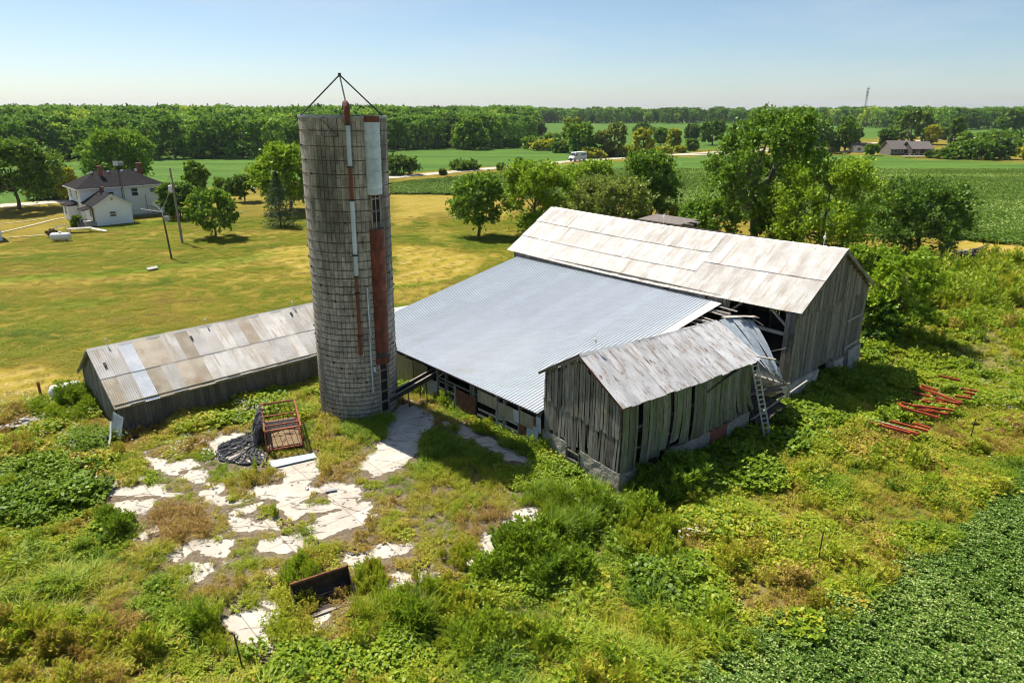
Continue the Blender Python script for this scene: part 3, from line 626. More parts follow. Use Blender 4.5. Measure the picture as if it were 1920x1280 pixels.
for mt, y0, y1, z0, z1 in FW:
    if mt in ('tan', 'wood', 'fascia'):
        m = MB(); m.slab([(-CD - .06, y0, z0), (-CD - .06, y1, z0 + random.uniform(-.03, .03)), (-CD - .06, y1, z1 + random.uniform(-.04, .04)), (-CD - .06, y0, z1)], (-1, 0, 0), .03); m.build('wall_panel', G[mt], cow)
    else:
        ms = corr_mesh('wall_sheet_mesh', y1 - y0, z1 - z0, .09, .012, G[mt]); lean = random.uniform(-.05, .05)
        link('wall_sheet', ms, None, cow, frame_mtx((-CD - .09 - abs(lean), y1, z1), (0, -1, lean * .4), (lean * .6, 0, -1)))
for y0, y1, z in ((14.3, 16.2, .55), (14.3, 16.2, 1.0), (14.3, 16.3, 1.5), (11.0, 16.3, 1.75), (9.6, 12.0, .45), (9.6, 11.9, .85), (8.0, 10.2, 1.02), (8.0, 10.1, .55), (8.0, 9.9, .35), (12.0, 16.0, .2), (6.6, 9.9, 1.12)):
    MB().beam((-CD - .03, y0, z), (-CD - .03, y1, z + random.uniform(-.05, .05)), .05, .13, (0, 0, 1)).build('rail', G['wood_pale'] if z < 1.3 else G['wood'], cow)
for yy in (16.25, 12.6, 10.05, 8.0): MB().beam((-CD - .02, yy, -.1), (-CD - .02, yy, CZB - .1), .16).build('front_post', G['wood'], cow)
MB().beam((-CD - .03, 15.4, 2.3), (-CD - .03, 16.2, 1.75), .08).build('brace', G['wood'], cow)
m = MB(); m.box(-CD + .1, CT1 - .2, 0, -.1, CT1 - .1, 2.4); m.slab([(-CD + .1, CT1 - .15, 2.4), (-.1, CT1 - .15, 2.4), (-.1, CT1 - .15, CZT - .3), (-CD + .1, CT1 - .15, CZB - .1)], (0, 1, 0), .05); m.build('end_wall', G['wood'], cow)
m = MB(); m.box(-CD + .2, CT0, -.05, -.2, CT1 - .25, .03); m.build('shed_floor', G['dirt'], cow)
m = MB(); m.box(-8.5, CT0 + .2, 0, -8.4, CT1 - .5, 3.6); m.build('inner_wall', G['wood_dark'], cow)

# feed conveyor from the silo door to the cattle shed
cv = thing('feed_conveyor', (-8.2, 41.2, 0), 0, 'rusty feed conveyor trough running from the silo foot to the cattle shed', 'conveyor')
a = Vector((0, 0, .95)); b = BO + Matrix.Rotation(BR, 3, 'Z') @ Vector((-CD + .5, 17.0, 0)) - Vector((-8.2, 41.2, 0)) + Vector((0, 0, 1.8))
n_ = Vector((b - a).cross(Vector((0, 0, 1)))).normalized()
for s_ in (-1, 1): MB().beam(a + n_ * .28 * s_, b + n_ * .28 * s_, .07, .32).build('side_rail', G['dark_metal'], cv); MB().beam(a + n_ * .28 * s_ + Vector((0, 0, .18)), b + n_ * .28 * s_ + Vector((0, 0, .18)), .1, .04).build('top_flange', G['bucket_worn'], cv)
MB().beam(a - Vector((0, 0, .12)), b - Vector((0, 0, .12)), .5, .04).build('trough', G['dark_metal'], cv)
for s_ in (.35, .7):
    p_ = a.lerp(b, s_); m = MB(); m.beam(p_ + n_ * .28, Vector((p_.x + n_.x * .4, p_.y + n_.y * .4, -.05)), .06); m.beam(p_ - n_ * .28, Vector((p_.x - n_.x * .4, p_.y - n_.y * .4, -.05)), .06); m.build('leg', G['dark_metal'], cv)
# ---------------------------------------------------------------- small leaning barn
SO = Vector((1.88, 36.0, 0)); SR = R(-51.53)
SW, SL, SE, SH = 5.94, 11.6, 5.05, 6.8
sm = thing('small_barn', SO, SR, 'small leaning board barn with gappy grey walls and a caved-in rear roof', 'barn')
gs = math.hypot(SW / 2, SH - SE) + .3
ms = corr_mesh('small_roof_sheet', .69, gs, .138, .015, G['galv_small'], 4, 2)
sgs = lambda y: -.08 * math.sin(math.pi * min(max(y, 0), SL) / SL)
yy = -.3
k = 0
hrf = lambda y: SH - .42 * max(0, y / SL) ** 1.2
while yy < SL - .2:
    slope_place(ms, 'roof_sheet', sm, SW, hrf(yy), SE, 1, yy + .66, random.uniform(-.02, .1), .06 + .02 * (k % 2) + random.uniform(0, .02), random.uniform(-.012, .006), None, sgs); k += 1
    slope_place(ms, 'roof_sheet', sm, SW, hrf(yy), SE, -1, yy, 0, .06 + .02 * (k % 2) + random.uniform(0, .03), random.uniform(-.015, .01), None, sgs)
    yy += .66
m = MB(); m.grid([[(SW / 2 - .16, q_, hrf(q_) + .0 + sgs(q_)), (SW / 2, q_, hrf(q_) + .12 + sgs(q_)), (SW / 2 + .16, q_, hrf(q_) + .0 + sgs(q_))] for q_ in np.linspace(-.3, SL, 16)]); m.build('ridge_cap', G['galv_small'], sm)
m = MB()
for sd in (-1, 1):
    for k in range(6):
        t_ = (k + .3) / 6; x = SW / 2 + sd * t_ * SW / 2; z = SH - (SH - SE) * t_ - .32; m.beam((x, -.2, z), (x, SL - .1, z - .03 - .42 * (1 - t_)), .1, .04)
m.build('roof_lath', G['wood_dark'], sm)
for sd in (-1, 1):
    MB().beam((SW / 2, -.27, SH - .06), (SW / 2 + sd * (SW / 2 + .26), -.27, SE - .06 - .26 * (SH - SE) / (SW / 2)), .04, .13).build('barge_board', G['rust'] if sd > 0 else G['wood'], sm)
MB().beam((SW + .22, -.28, SE - .2), (SW + .22, SL - .4, SE - .2), .04, .06).build('eave_trim', G['rust'], sm)
SB = 1.4
stop = lambda x: SE + (SH - SE) * (1 - abs(x - SW / 2) / (SW / 2)) - .06
x = .0
while x < SW - .03:                                             # gable, lower tier: boards lean and hang unevenly
    w = min(random.uniform(.16, .3), SW - x); le = random.uniform(-.2, .17)
    g = random.choice([.006, .012, .02, .03, .05])
    if 3.35 < x < 3.6: g = .09
    z0 = SB + random.uniform(-.35, .2) - (.35 if x > 3.5 else 0) + (0 if not 2.1 < x < 3.3 else -.25)
    vboard(sm, G['wood'], (x - le * .5, -.03), (1, 0, 0), (0, -1, 0), w, z0, 3.35 + random.uniform(-.05, .1), 3.35 + random.uniform(-.05, .1), .025, le, 'board', g); x += w
x = .0
while x < SW - .03:
    w = min(random.uniform(.15, .28), SW - x); le = random.uniform(-.05, .05); g = random.choice([.005, .012, .025, .045])
    dz = -random.uniform(.1, .5) if random.random() < .12 else 0
    vboard(sm, G['wood'], (x - le, -.06), (1, 0, 0), (0, -1, 0), w, 3.3 + random.uniform(-.18, .05) - .05 * x, stop(x) + dz, stop(x + w) + dz, .025, le, 'board', g); x += w
def sideboard(y0, w, z0, z1, bend, out, g, mat):
    m = MB(); n = 6; fr = []; bk = []
    for i in range(n + 1):
        s = i / n; z = z0 + (z1 - z0) * s; dy = bend * (s - .5) ** 2 * 4 * -1 + bend + (s - 1) * bend * .9; dx = out * math.sin(math.pi * s)
        fr.append([(SW + .03 + dx, y0 + g + dy, z), (SW + .03 + dx, y0 + w - g + dy, z)]); bk.append([(p[0] - .028, p[1], p[2]) for p in fr[-1]][::-1])
    m.grid(fr); m.grid(bk); m.slab([fr[-1][0], fr[-1][1], bk[-1][0], bk[-1][1]], (0, 0, 1), .001)
    m.grid([[a[0], b[1]] for a, b in zip(fr, bk)][::-1]); m.grid([[a[1], b[0]] for a, b in zip(fr, bk)])
    return m.build('board', mat, sm)
yy = .0
while yy < SL - .05:
    w = random.uniform(.2, .32); r_ = yy / SL; g = random.choice([.004, .008, .012, .03]); skip = (3.6 < yy < 3.95) or (5.35 < yy < 5.7) or (.0 < yy < .18) or (1.15 < yy < 1.35)
    z0 = .95 - .3 * math.sin(r_ * 2.2) + random.uniform(-.12, .22) + (.45 if 3.0 < yy < 4.6 else 0) + r_ * .75
    if not skip: sideboard(yy, w, z0, SE - .12 - .06 * math.sin(math.pi * r_), -.9 * max(0, r_ - .35) ** 1.3 + random.uniform(-.05, .05), .12 * math.sin(math.pi * r_) + random.uniform(0, .05), g, G['wood_green'])
    yy += w
# left wall, rear wall, frame
m = MB(); m.slab([(.0, 0, SB - .2), (0, SL, SB - .2), (0, SL, SE - .1), (0, 0, SE - .1)], (1, 0, 0), .04); m.build('left_wall', G['wood'], sm)
for (x_, y_) in ((.12, .12), (SW - .12, .12), (.12, SL - .3), (SW - .15, SL - .3), (SW - .15, 4), (SW - .15, 7.8), (.12, 6)): MB().beam((x_, y_, SB - .4), (x_, y_, SE - .1), .16).build('post', G['wood_dark'], sm)
for z_ in (3.3, SE - .15):
    MB().beam((0.1, .1, z_), (SW - .1, .1, z_), .14).build('girt', G['wood_dark'], sm); MB().beam((SW - .12, .1, z_), (SW - .12, SL - .2, z_), .14).build('girt', G['wood'], sm)
MB().beam((SW - .12, .1, 2.1), (SW - .12, SL - .2, 2.1), .12).build('girt', G['wood'], sm)
m = MB(); m.box(.1, .15, 3.0, SW - .1, SL - .3, 3.1); m.build('loft_floor', G['wood_dark'], sm)
m = MB(); m.box(SW / 2 - .1, .4, SB, SW / 2, SL - .4, SE); m.build('inner_partition', G['wood_dark'], sm)
# rough masonry base with window gaps
def rubble(x0, y0, x1, y1, zt0, zt1, nrm, thick=.4, mat='block'):
    m = MB(); a = Vector((x0, y0, 0)); b = Vector((x1, y1, 0)); L_ = (b - a).length; n = max(2, int(L_ / .4)); nv = Vector(nrm); rows_ = []
    for zi in range(5):
        rows_.append([a.lerp(b, i / n) + nv * random.uniform(0, .05) + Vector((0, 0, -.3 + ((zt0 + (zt1 - zt0) * i / n) + .3 + random.uniform(-.04, .04) * (zi == 4)) * zi / 4)) for i in range(n + 1)])
    rows_.append([p - nv * thick for p in rows_[-1]]); rows_.append([Vector((p.x, p.y, -.3)) for p in rows_[-1]]); m.grid(rows_)
    for e in (0, -1): m.f.append([len(m.v)+i for i in range(4)]); m.v += [tuple(rows_[0][e]), tuple(rows_[4][e]), tuple(rows_[5][e]), tuple(rows_[6][e])]
    return m.build('masonry_base', G[mat], sm)
rubble(-.1, -.05, 2.0, -.05, SB - .02, SB - .12, (0, -1, 0)); rubble(3.1, -.05, SW + .06, -.05, SB - .2, SB - .35, (0, -1, 0)); rubble(2.0, -.05, 3.1, -.05, .42, .42, (0, -1, 0))
rubble(SW + .05, -.05, SW + .05, 2.7, SB - .35, .75, (1, 0, 0)); rubble(SW + .05, 3.9, SW + .05, 7.6, 1.1, 1.15, (1, 0, 0)); rubble(SW + .05, 9.3, SW + .05, SL, 1.2, 1.35, (1, 0, 0)); rubble(SW + .05, 2.7, SW + .05, 3.9, .3, .3, (1, 0, 0)); rubble(SW + .0, 7.6, SW + .0, 9.3, 1.1, 1.2, (1, 0, 0), .4, 'brick')
rubble(-.05, SL, -.05, 0, SB - .1, SB - .1, (-1, 0, 0))
m = MB(); m.beam((2.0, -.12, .45), (3.1, -.12, .45), .08); m.beam((2.0, -.1, .95), (3.1, -.1, .9), .07); m.beam((2.02, -.12, .4), (2.02, -.12, 1.1), .07); m.beam((3.06, -.12, .4), (3.06, -.12, 1.1), .07); m.build('window_frame', G['wood'], sm)
m = MB(); m.box(2.05, .05, .42, 3.05, .08, 1.15); m.build('window_pane', G['glass'], sm)
m = MB(); m.tube([(SW / 2, .9, SH), (SW / 2, .9, SH + 1.0)], .018, 5); m.tube([(SW / 2, .9, SH + .5), (SW / 2, .9, SH + .56), (SW / 2, .9, SH + .68), (SW / 2, .9, SH + .74)], [.02, .09, .09, .02], 8); m.build('lightning_rod', G['white'], sm)
# caved-in rear roof: twisted sheets between ridge and eave curves
ra, rb_ = Vector((SW / 2, SL - .35, SH - .45)), Vector((3.1, 15.5, 5.75)); ea, eb = Vector((6.35, SL - .3, 4.75)), Vector((6.35, 13.9, 3.35))
ns = 7
for k in range(ns):
    s0, s1 = k / ns, (k + 1) / ns; m = MB(); rows_ = []
    for j in range(5):
        r_ = []
        for i in range(13):
            s = s0 + (s1 - s0) * 1.06 * i / 12; top_ = ra.lerp(rb_, s) + Vector((0, 0, .25 * math.sin(math.pi * s))); bot = ea.lerp(eb, s) + Vector((0, 0, -.2 * math.sin(math.pi * s))) + Vector((.15, .1, -.15)) * (k % 3)
            t_ = j / 4; p = top_.lerp(bot, t_); p = p + Vector((.1, .0, .16)) * math.sin(math.pi * t_) * (.3 + .5 * s) + Vector((0, 0, .06 * math.sin(k * 2.1 + 4 * t_))); r_.append(p + Vector((0, 0, .018 * math.sin(i * math.pi / 1.5) + .015 * (k % 2))))
        rows_.append(r_)
    m.grid(rows_); m.build('collapsed_sheet', G['bluegrey'] if k > 0 else G['galv_small'], sm)
for k, (a, b, w_) in enumerate((((2.9, 12.4, 6.5), (3.1, 15.7, 6.0), .3), ((2.6, 13.0, 6.4), (2.8, 15.4, 6.0), .25), ((3.2, 13.6, 6.42), (3.25, 15.9, 5.9), .14), ((3.2, 15.2, 6.0), (3.7, 15.8, 5.5), .2))):
    MB().beam(a, b, w_, .03).build('splintered_board', G['wood_pale'], sm)
m = MB(); m.grid([[(2.95 - .5 * j, 11.4 + 4.2 * i, 6.2 - .6 * i - .42 * j + .1 * math.sin(9 * i + j)) for i in np.linspace(0, 1, 8)] for j in range(6)]); m.build('collapsed_left_slope', G['galv_small'], sm)
for k in range(6):
    MB().beam((6.2 + random.uniform(-.2, .3), 11.6 + k * .38, 4.5 - k * .2), (6.6 + random.uniform(-.3, .4), 12.4 + k * .4, 3.3 - k * .13), .14, .03).build('splintered_board', random.choice([G['wood'], G['wood_pale']]), sm)
for a, b, w_, mt in (((6.0, 11.3, 5.02), (6.9, 12.2, 4.85), .16, 'wood_pale'), ((SW + .1, 6.8, 3.9), (SW + .14, 10.6, 4.85), .1, 'dark_metal'), ((4.5, 12.2, 1.6), (6.4, 15.2, 2.4), .16, 'wood'), ((3.0, 12.5, 1.0), (6.2, 14.2, 1.6), .2, 'wood_dark'), ((5.9, 12.0, .6), (7.2, 15.8, 2.7), .1, 'wood_pale'), ((2, 12, .4), (5.5, 16, 1.5), .25, 'wood'), ((5.0, 12.4, .5), (5.6, 16.0, 1.2), .25, 'wood_dark')):
    MB().beam(a, b, w_, w_ * .5 if mt != 'dark_metal' else w_).build('fallen_timber', G[mt], sm)
for k, (cx, cy, cz, s1, s2, tl, rz) in enumerate(((6.35, 12.9, 3.9, .9, 1.1, 1.15, .3), (6.5, 13.7, 3.3, .7, 1.0, 1.25, .5))):   # crumpled sheets hanging at the torn end
    mt_ = Matrix.Translation((cx, cy, cz)) @ Matrix.Rotation(rz, 4, 'Z') @ Matrix.Rotation(tl, 4, 'Y'); m = MB()
    m.grid([[mt_ @ Vector((s2 * (i / 8 - .5), s1 * (j / 12 - .5), .07 * math.sin(i * .9 + k) * math.cos(j * .35 + k) + .05 * (j % 2 - .5))) for j in range(13)] for i in range(9)]); m.build('crumpled_sheet', G['bluegrey'] if k % 2 else G['galv_small'], sm)
m = MB(); m.grid([[(2 + 4.5 * i, 11.9 + 4 * j, .25 + .7 * fbm(np.array(i * 9.), np.array(j * 9.), 2, 3)) for i in np.linspace(0, 1, 12)] for j in np.linspace(0, 1, 12)]); m.build('rubble_heap', G['wood_dark'], sm)
m = MB(); m.slab([(1.0, SL, SB), (SW - .4, SL, SB), (SW - .4, SL, 3.2), (1.0, SL, 4.6)], (0, 1, 0), .04); m.build('rear_wall', G['wood_dark'], sm)

# ladder leaning on the small barn's rear corner
ld = thing('ladder', (0, 0, 0), 0, 'aluminium ladder leaning against the rear corner of the small barn', 'ladder')
P0 = gp(1440, 824, .1); pt = SO + Matrix.Rotation(SR, 3, 'Z') @ Vector((SW + .45, SL - .75, 4.75)); ld.location = (P0.x, P0.y, 0)
a = P0 - ld.location; b = pt - ld.location; sd = Vector((math.cos(R(25)), math.sin(R(25)), 0)) * .22
for s_ in (-1, 1): MB().beam(a + sd * s_, b + sd * s_, .05, .09).build('rail', G['alu'], ld)
nr = 16
for k in range(nr):
    p = a.lerp(b, (k + .6) / nr); MB().beam(p - sd, p + sd, .05).build('rung', G['alu'], ld)
rp = thing('rope', (P0.x - .5, P0.y + .3, 0), 0, 'thin pale rope hanging down beside the ladder', 'rope')
o_ = Vector((P0.x - .5, P0.y + .3, 0)); m = MB(); m.tube([pt - o_ + Vector((-.2, -.1, -.5)), pt - o_ + Vector((-.25, -.25, -2.4)), Vector((-.15, .3, 1.2)), Vector((0, 0, .25)), Vector((.3, -.2, .05))], .016, 5); m.build('cord', G['fascia'], rp)

# ---------------------------------------------------------------- long low shed on the left
HO = Vector((-29.6, 43.9, 0)); HR = R(-45.7)
HW, HL, HE, HH = 8.0, 15.3, 1.95, 4.45
shed = thing('long_shed', HO, HR, 'long low shed with a stained corrugated roof left of the silo', 'shed')
hs = math.hypot(HW / 2, HH - HE) + .3; ma = corr_mesh('shed_sheet', .90, hs * .5 + .08, .125, .012, G['galv_shed']); mb_ = corr_mesh('shed_sheet_low', .90, hs * .5, .125, .012, G['galv_shed'])
ma2 = corr_mesh('shed_sheet_stained', .90, hs * .5 + .08, .125, .012, G['galv_brown'])
mnew = corr_mesh('shed_sheet_bright', .90, hs * .5 + .08, .125, .016, G['galv_new'])
yy = -.3; k = 0
while yy < HL + .1:
    br = k == 2
    slope_place(mnew if br else ma2 if k in (3, 4, 6, 11) else ma, 'roof_sheet', shed, HW, HH, HE, 1, yy + .87, 0, .08 + .02 * (k % 2) + random.uniform(0, .012), 0)
    slope_place(mnew if br else ma2 if k in (0, 3, 5, 6) else mb_, 'roof_sheet', shed, HW, HH, HE, 1, yy + .87, hs * .5, .06 + .02 * (k % 2) + random.uniform(0, .012), random.uniform(-.006, .004)); yy += .87; k += 1
slope_place(corr_mesh('shed_back', HL + .5, hs, .125, .016, G['galv_shed'], 2), 'far_roof_slope', shed, HW, HH, HE, -1, -.3, 0, .07)
m = MB(); m.grid([[(HW / 2 - .2, q_, HH - .01), (HW / 2, q_, HH + .13), (HW / 2 + .2, q_, HH - .01)] for q_ in np.linspace(-.3, HL + .2, 6)]); m.build('ridge_cap', G['galv_shed'], shed)
yy = 0
while yy < HL - .01:
    w = min(random.uniform(.28, .4), HL - yy); vboard(shed, G['wall_board'], (HW, yy), (0, 1, 0), (1, 0, 0), w, -.2, HE - .05, HE - .05, .05, 0, 'board', .003); yy += w
MB().beam((HW + .14, -.25, HE - .13), (HW + .14, HL + .2, HE - .13), .05, .36).build('fascia', G['fascia'], shed)
htop = lambda x: HE + (HH - HE) * (1 - abs(x - HW / 2) / (HW / 2)) - .06
x = 0
while x < HW - .02:
    w = min(random.uniform(.2, .3), HW - x)
    if not (6.9 < x < 7.4): vboard(shed, G['wood'], (x, 0), (1, 0, 0), (0, -1, 0), w, random.uniform(-.1, .1) + (1.0 if .6 < x < 1.6 else 0), htop(x), htop(x + w), .03, random.uniform(-.03, .03), 'board', random.choice([.004, .01, .02]))
    x += w
for sd in (-1, 1): MB().beam((HW / 2, -.27, HH - .04), (HW / 2 + sd * (HW / 2 + .25), -.27, HE - .18), .04, .16).build('barge_board', G['wood'], shed)
m = MB(); m.box(0, HL - .05, -.1, HW, HL, HE); m.slab([(0, HL - .03, HE), (HW, HL - .03, HE), (HW / 2, HL - .03, HH - .1)], (0, 1, 0), .04); m.build('far_gable_wall', G['wood'], shed)
m = MB(); m.box(-.02, 0, -.1, .03, HL, HE); m.build('back_wall', G['wood'], shed)
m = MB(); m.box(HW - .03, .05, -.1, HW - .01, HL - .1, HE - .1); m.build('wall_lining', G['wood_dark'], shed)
for yy in (.9, 7.2, 13.8):
    m = MB(); m.tube([(HW / 2, yy, HH), (HW / 2, yy, HH + .55)], .015, 5); m.tube([(HW / 2, yy, HH + .42), (HW / 2, yy, HH + .47), (HW / 2, yy, HH + .54), (HW / 2, yy, HH + .58)], [.02, .07, .07, .02], 8); m.build('lightning_rod', G['white'], shed)
for yy, dn_ in ((.35, 1.4), (5.9, .75), (13.4, .55)): slope_place(MB().box(0, 0, 0, .14, .3, .12).mesh('vent_mesh', G['dark_metal']), 'roof_vent', shed, HW, HH, HE, 1, yy, dn_, .08)
lw = thing('leaning_sheet', gp(216, 828), R(-30), 'bluish white metal sheet leaning on the open corner of the long shed', 'metal sheet')
MB().slab([(-.5, 0, 0), (.45, .05, -.02), (.5, .5, 1.5), (-.4, .45, 1.7)], (0, -1, .3), .02).build('sheet', G['bluegrey'], lw)
lw = thing('curled_sheet', gp(210, 836), R(-30), 'narrow curled white plastic strip hanging at the corner of the long shed', 'metal sheet')
m = MB(); m.grid([[(-.1 + .1 * math.sin(4 * s), -.25 + .5 * s, .0 + 1.5 * s), (.16 + .1 * math.sin(4 * s), -.3 + .5 * s, .02 + 1.5 * s)] for s in np.linspace(0, 1, 8)]); m.build('strip', G['white'], lw)
# ---------------------------------------------------------------- concrete stave silo
SI = Vector((-10.28, 42.35, 0)); SRD = 2.53; SHT = 18.6
silo = thing('silo', SI, 0, 'tall roofless concrete stave silo with steel hoops and a rusty unloading chute', 'silo'); silo.rotation_euler = (0, .0165, 0)
CAMA = math.atan2(-SI.y, -SI.x)                                   # direction from the silo to the drone
n_st, row_h = 62, .76; wst = 2 * math.pi * SRD / n_st
def stave_quad(r, a0, a1, z0, z1, depth=.05):
    b = .012; m = MB(); am = (a0 + a1) / 2
    P = lambda rr, a, z: (rr * math.cos(a), rr * math.sin(a), z)
    o = [P(r, a0, z0), P(r, am, z0), P(r, a1, z0), P(r, a0, z1), P(r, am, z1), P(r, a1, z1)]
    da = b / r; i = [P(r + depth, a0 + da, z0 + b), P(r + depth, am, z0 + b), P(r + depth, a1 - da, z0 + b), P(r + depth, a0 + da, z1 - b), P(r + depth, am, z1 - b), P(r + depth, a1 - da, z1 - b)]
    m.v = o + i; m.f = [[6, 7, 10, 9], [7, 8, 11, 10], [0, 1, 7, 6], [1, 2, 8, 7], [9, 10, 4, 3], [10, 11, 5, 4], [0, 6, 9, 3], [8, 2, 5, 11]]
    return m
rest = MB(); shared = {}; cols = sorted(range(n_st), key=lambda c: abs((c * 2 * math.pi / n_st - CAMA + math.pi) % (2 * math.pi) - math.pi))
near_cols = set(cols[:12]); dA = 2 * math.pi / n_st
for c in range(n_st):
    a0 = (c - .5) * dA
    off = (c % 2) * row_h / 2; z = -.3 + (-row_h / 2 if c % 2 else 0); r_i = 0
    while z < SHT - .02:
        z1 = min(z + row_h, SHT)
        if c in near_cols and z > -.2:
            key = round(z1 - z, 3)
            if key not in shared: shared[key] = stave_quad(SRD - .05, -.5 * dA, .5 * dA, 0, z1 - z).mesh('stave', G['stave'])
            o = bpy.data.objects.new('stave', shared[key]); COL.objects.link(o); o.parent = silo; o.location = (0, 0, z); o.rotation_euler = (0, 0, c * dA)
        else:
            q_ = stave_quad(SRD - .05, a0, a0 + dA, z, z1); b = len(rest.v); rest.v += q_.v; rest.f += [[b + k for k in f_] for f_ in q_.f]
        z = z1
put(rest.build('stave_shell', G['stave'], silo), kind='stuff')
def cyl(r0, r1, z0, z1, n=48):
    m = MB(); m.grid([[(r * math.cos(2 * math.pi * i / n), r * math.sin(2 * math.pi * i / n), z) for i in range(n + 1)] for r, z in ((r0, z0), (r0, z1), (r1, z1), (r1, z0))]); return m
cyl(SRD - .045, SRD - .16, -.3, SHT - .01).build('inner_shell', G['joint'], silo)
m = MB(); m.grid([[((SRD + .035) * math.cos(a), (SRD + .035) * math.sin(a), z) for a in np.linspace(0, 2 * math.pi, 65)] for z in (SHT - .10, SHT + .03)]); m.grid([[(r * math.cos(a), r * math.sin(a), SHT + .03) for a in np.linspace(0, 2 * math.pi, 65)] for r in (SRD + .035, SRD - .17)]); m.build('rim_band', G['grey_metal'], silo)
hm = MB(); N_ = 72
hm.grid([[((SRD + .005 + .024 * math.cos(b)) * math.cos(a), (SRD + .005 + .024 * math.cos(b)) * math.sin(a), .024 * math.sin(b)) for a in np.linspace(0, 2 * math.pi, N_ + 1)] for b in np.linspace(0, 2 * math.pi, 6)])
for k in range(3): a = k * 2.1 + .4; hm.box(-.001, -.001, 0, 0, 0, .001) if False else hm.beam(((SRD + .03) * math.cos(a), (SRD + .03) * math.sin(a), -.05), ((SRD + .03) * math.cos(a), (SRD + .03) * math.sin(a), .05), .10)
hoop_me = hm.mesh('hoop', G['hoop']); z = .18; k = 0
while z < SHT - .2:
    o = bpy.data.objects.new('hoop', hoop_me); COL.objects.link(o); o.parent = silo; o.location = (0, 0, z); o.rotation_euler = (random.uniform(-.004, .004), random.uniform(-.004, .004), k * 1.9)
    z += .30 + .62 * (z / SHT) ** 1.6; k += 1
# unloading chute on the right-hand front
CH = CAMA + R(38)
def chute(z0, z1, r, mat, name, dents=0, gap=.0, arc=1.0):
    m = MB(); rows_ = []; c = Vector((math.cos(CH), math.sin(CH), 0)); s = Vector((-math.sin(CH), math.cos(CH), 0)); n = max(2, int((z1 - z0) / .12))
    for i in range(n + 1):
        zz = z0 + (z1 - z0) * i / n; rr = r + .012 * (i % 2) + (random.uniform(-.03, .03) if dents else 0)
        rows_.append([c * (SRD - .06 + rr * arc * math.sin(a)) + s * (rr * math.cos(a)) + Vector((0, 0, zz)) for a in np.linspace(-.1, math.pi + .1, 13)])
    m.grid(rows_); m.grid([[p * .995 for p in rw][::-1] for rw in rows_]); return m.build(name, mat, silo)
for k in range(12): chute(14.35 + k * .335, 14.35 + (k + 1) * .335 - .055, .52 + .012 * (k % 2), G['paleblue'], 'chute_ring', 0, 0, .8)
chute(14.3, 18.4, .485, G['rust'], 'chute_lining', 0, 0, .8)
chute(18.36, 18.66, .53, G['rust'], 'chute_cap', 1, 0, .8)
for k in range(11): chute(7.6 + k * .427, 7.6 + (k + 1) * .427 - .02, .495 + .014 * (k % 2), G['rust_red'], 'chute_ring', 0, 0, .9)
chute(3.9, 12.2, .46, G['dark_metal'], 'chute_lining', 0, 0, .9)
for k, (a, b) in enumerate(((6.75, 7.52), (5.95, 6.7), (5.2, 5.88), (4.55, 5.12), (3.75, 4.2))): chute(a, b, .50 - .012 * (k % 2), G['rust_red'], 'chute_ring', 1, 0, .9)
c_ = Vector((math.cos(CH), math.sin(CH), 0)); s_ = Vector((-math.sin(CH), math.cos(CH), 0))
for k in range(25):                                             # door column: frames with black panels painted as the shade of open doors
    zz = .35 + k * .72
    if 4.2 < zz < 12.0 or zz > 14.3: continue
    m = MB(); m.beam(c_ * (SRD + .02) - s_ * .3 + Vector((0, 0, zz)), c_ * (SRD + .02) + s_ * .3 + Vector((0, 0, zz)), .07, .1); m.build('door_sill', G['wood'], silo)
    m = MB(); m.slab([c_ * (SRD + .012) - s_ * .26 + Vector((0, 0, zz + .07)), c_ * (SRD + .012) + s_ * .26 + Vector((0, 0, zz + .07)), c_ * (SRD + .012) + s_ * .26 + Vector((0, 0, zz + .64)), c_ * (SRD + .012) - s_ * .26 + Vector((0, 0, zz + .64))], c_, .012); m.build('door_shade_panel', G['black'], silo)
for e in (-.34, .34):
    for z0, z1 in ((.2, 3.8), (12.2, 14.5)): MB().beam(c_ * (SRD + .06) + s_ * e + Vector((0, 0, z0)), c_ * (SRD + .06) + s_ * e + Vector((0, 0, z1)), .08).build('door_jamb', G['wood'] if z0 < 5 else G['bucket_worn'], silo)
for e in (-.16, .16): MB().beam(c_ * (SRD + .22) + s_ * e + Vector((0, 0, 12.2)), c_ * (SRD + .22) + s_ * e + Vector((0, 0, 14.5)), .035).build('ladder_rail', G['grey_metal'], silo)
# fill pipe with gooseneck
def on(ang, r, z): a = CAMA + R(ang); return Vector((r * math.cos(a), r * math.sin(a), z))
FA = 4.5
for z0, z1, rr, mt in ((15.95, 18.2, .125, 'paleblue'), (14.1, 15.9, .12, 'rust'), (10.9, 14.05, .125, 'paleblue'), (9.6, 10.85, .12, 'paleblue'), (8.6, 9.55, .10, 'rust'), (5.9, 8.55, .105, 'rust_red'), (4.6, 5.85, .12, 'rust_red')):
    m = MB(); m.tube([on(FA, SRD + .2, z0), on(FA, SRD + .2, z1)], rr, 10); m.build('fill_pipe', G[mt], silo)
    m = MB(); m.tube([on(FA, SRD + .2, z1 - .06), on(FA, SRD + .2, z1 + .03)], rr + .05, 10); m.build('pipe_clamp', G['dark_metal'], silo); MB().beam(on(FA, SRD - .02, z1), on(FA, SRD + .2, z1), .05).build('pipe_bracket', G['dark_metal'], silo)
m = MB(); m.tube([on(FA, SRD + .2, 18.2)] + [on(FA, SRD + .2 - .5 * (1 - math.cos(t_)), 18.75 + .55 * math.sin(t_)) for t_ in np.linspace(0, 2.6, 9)], [.13] + [.17] * 9, 10); m.build('gooseneck', G['rust_red'], silo)
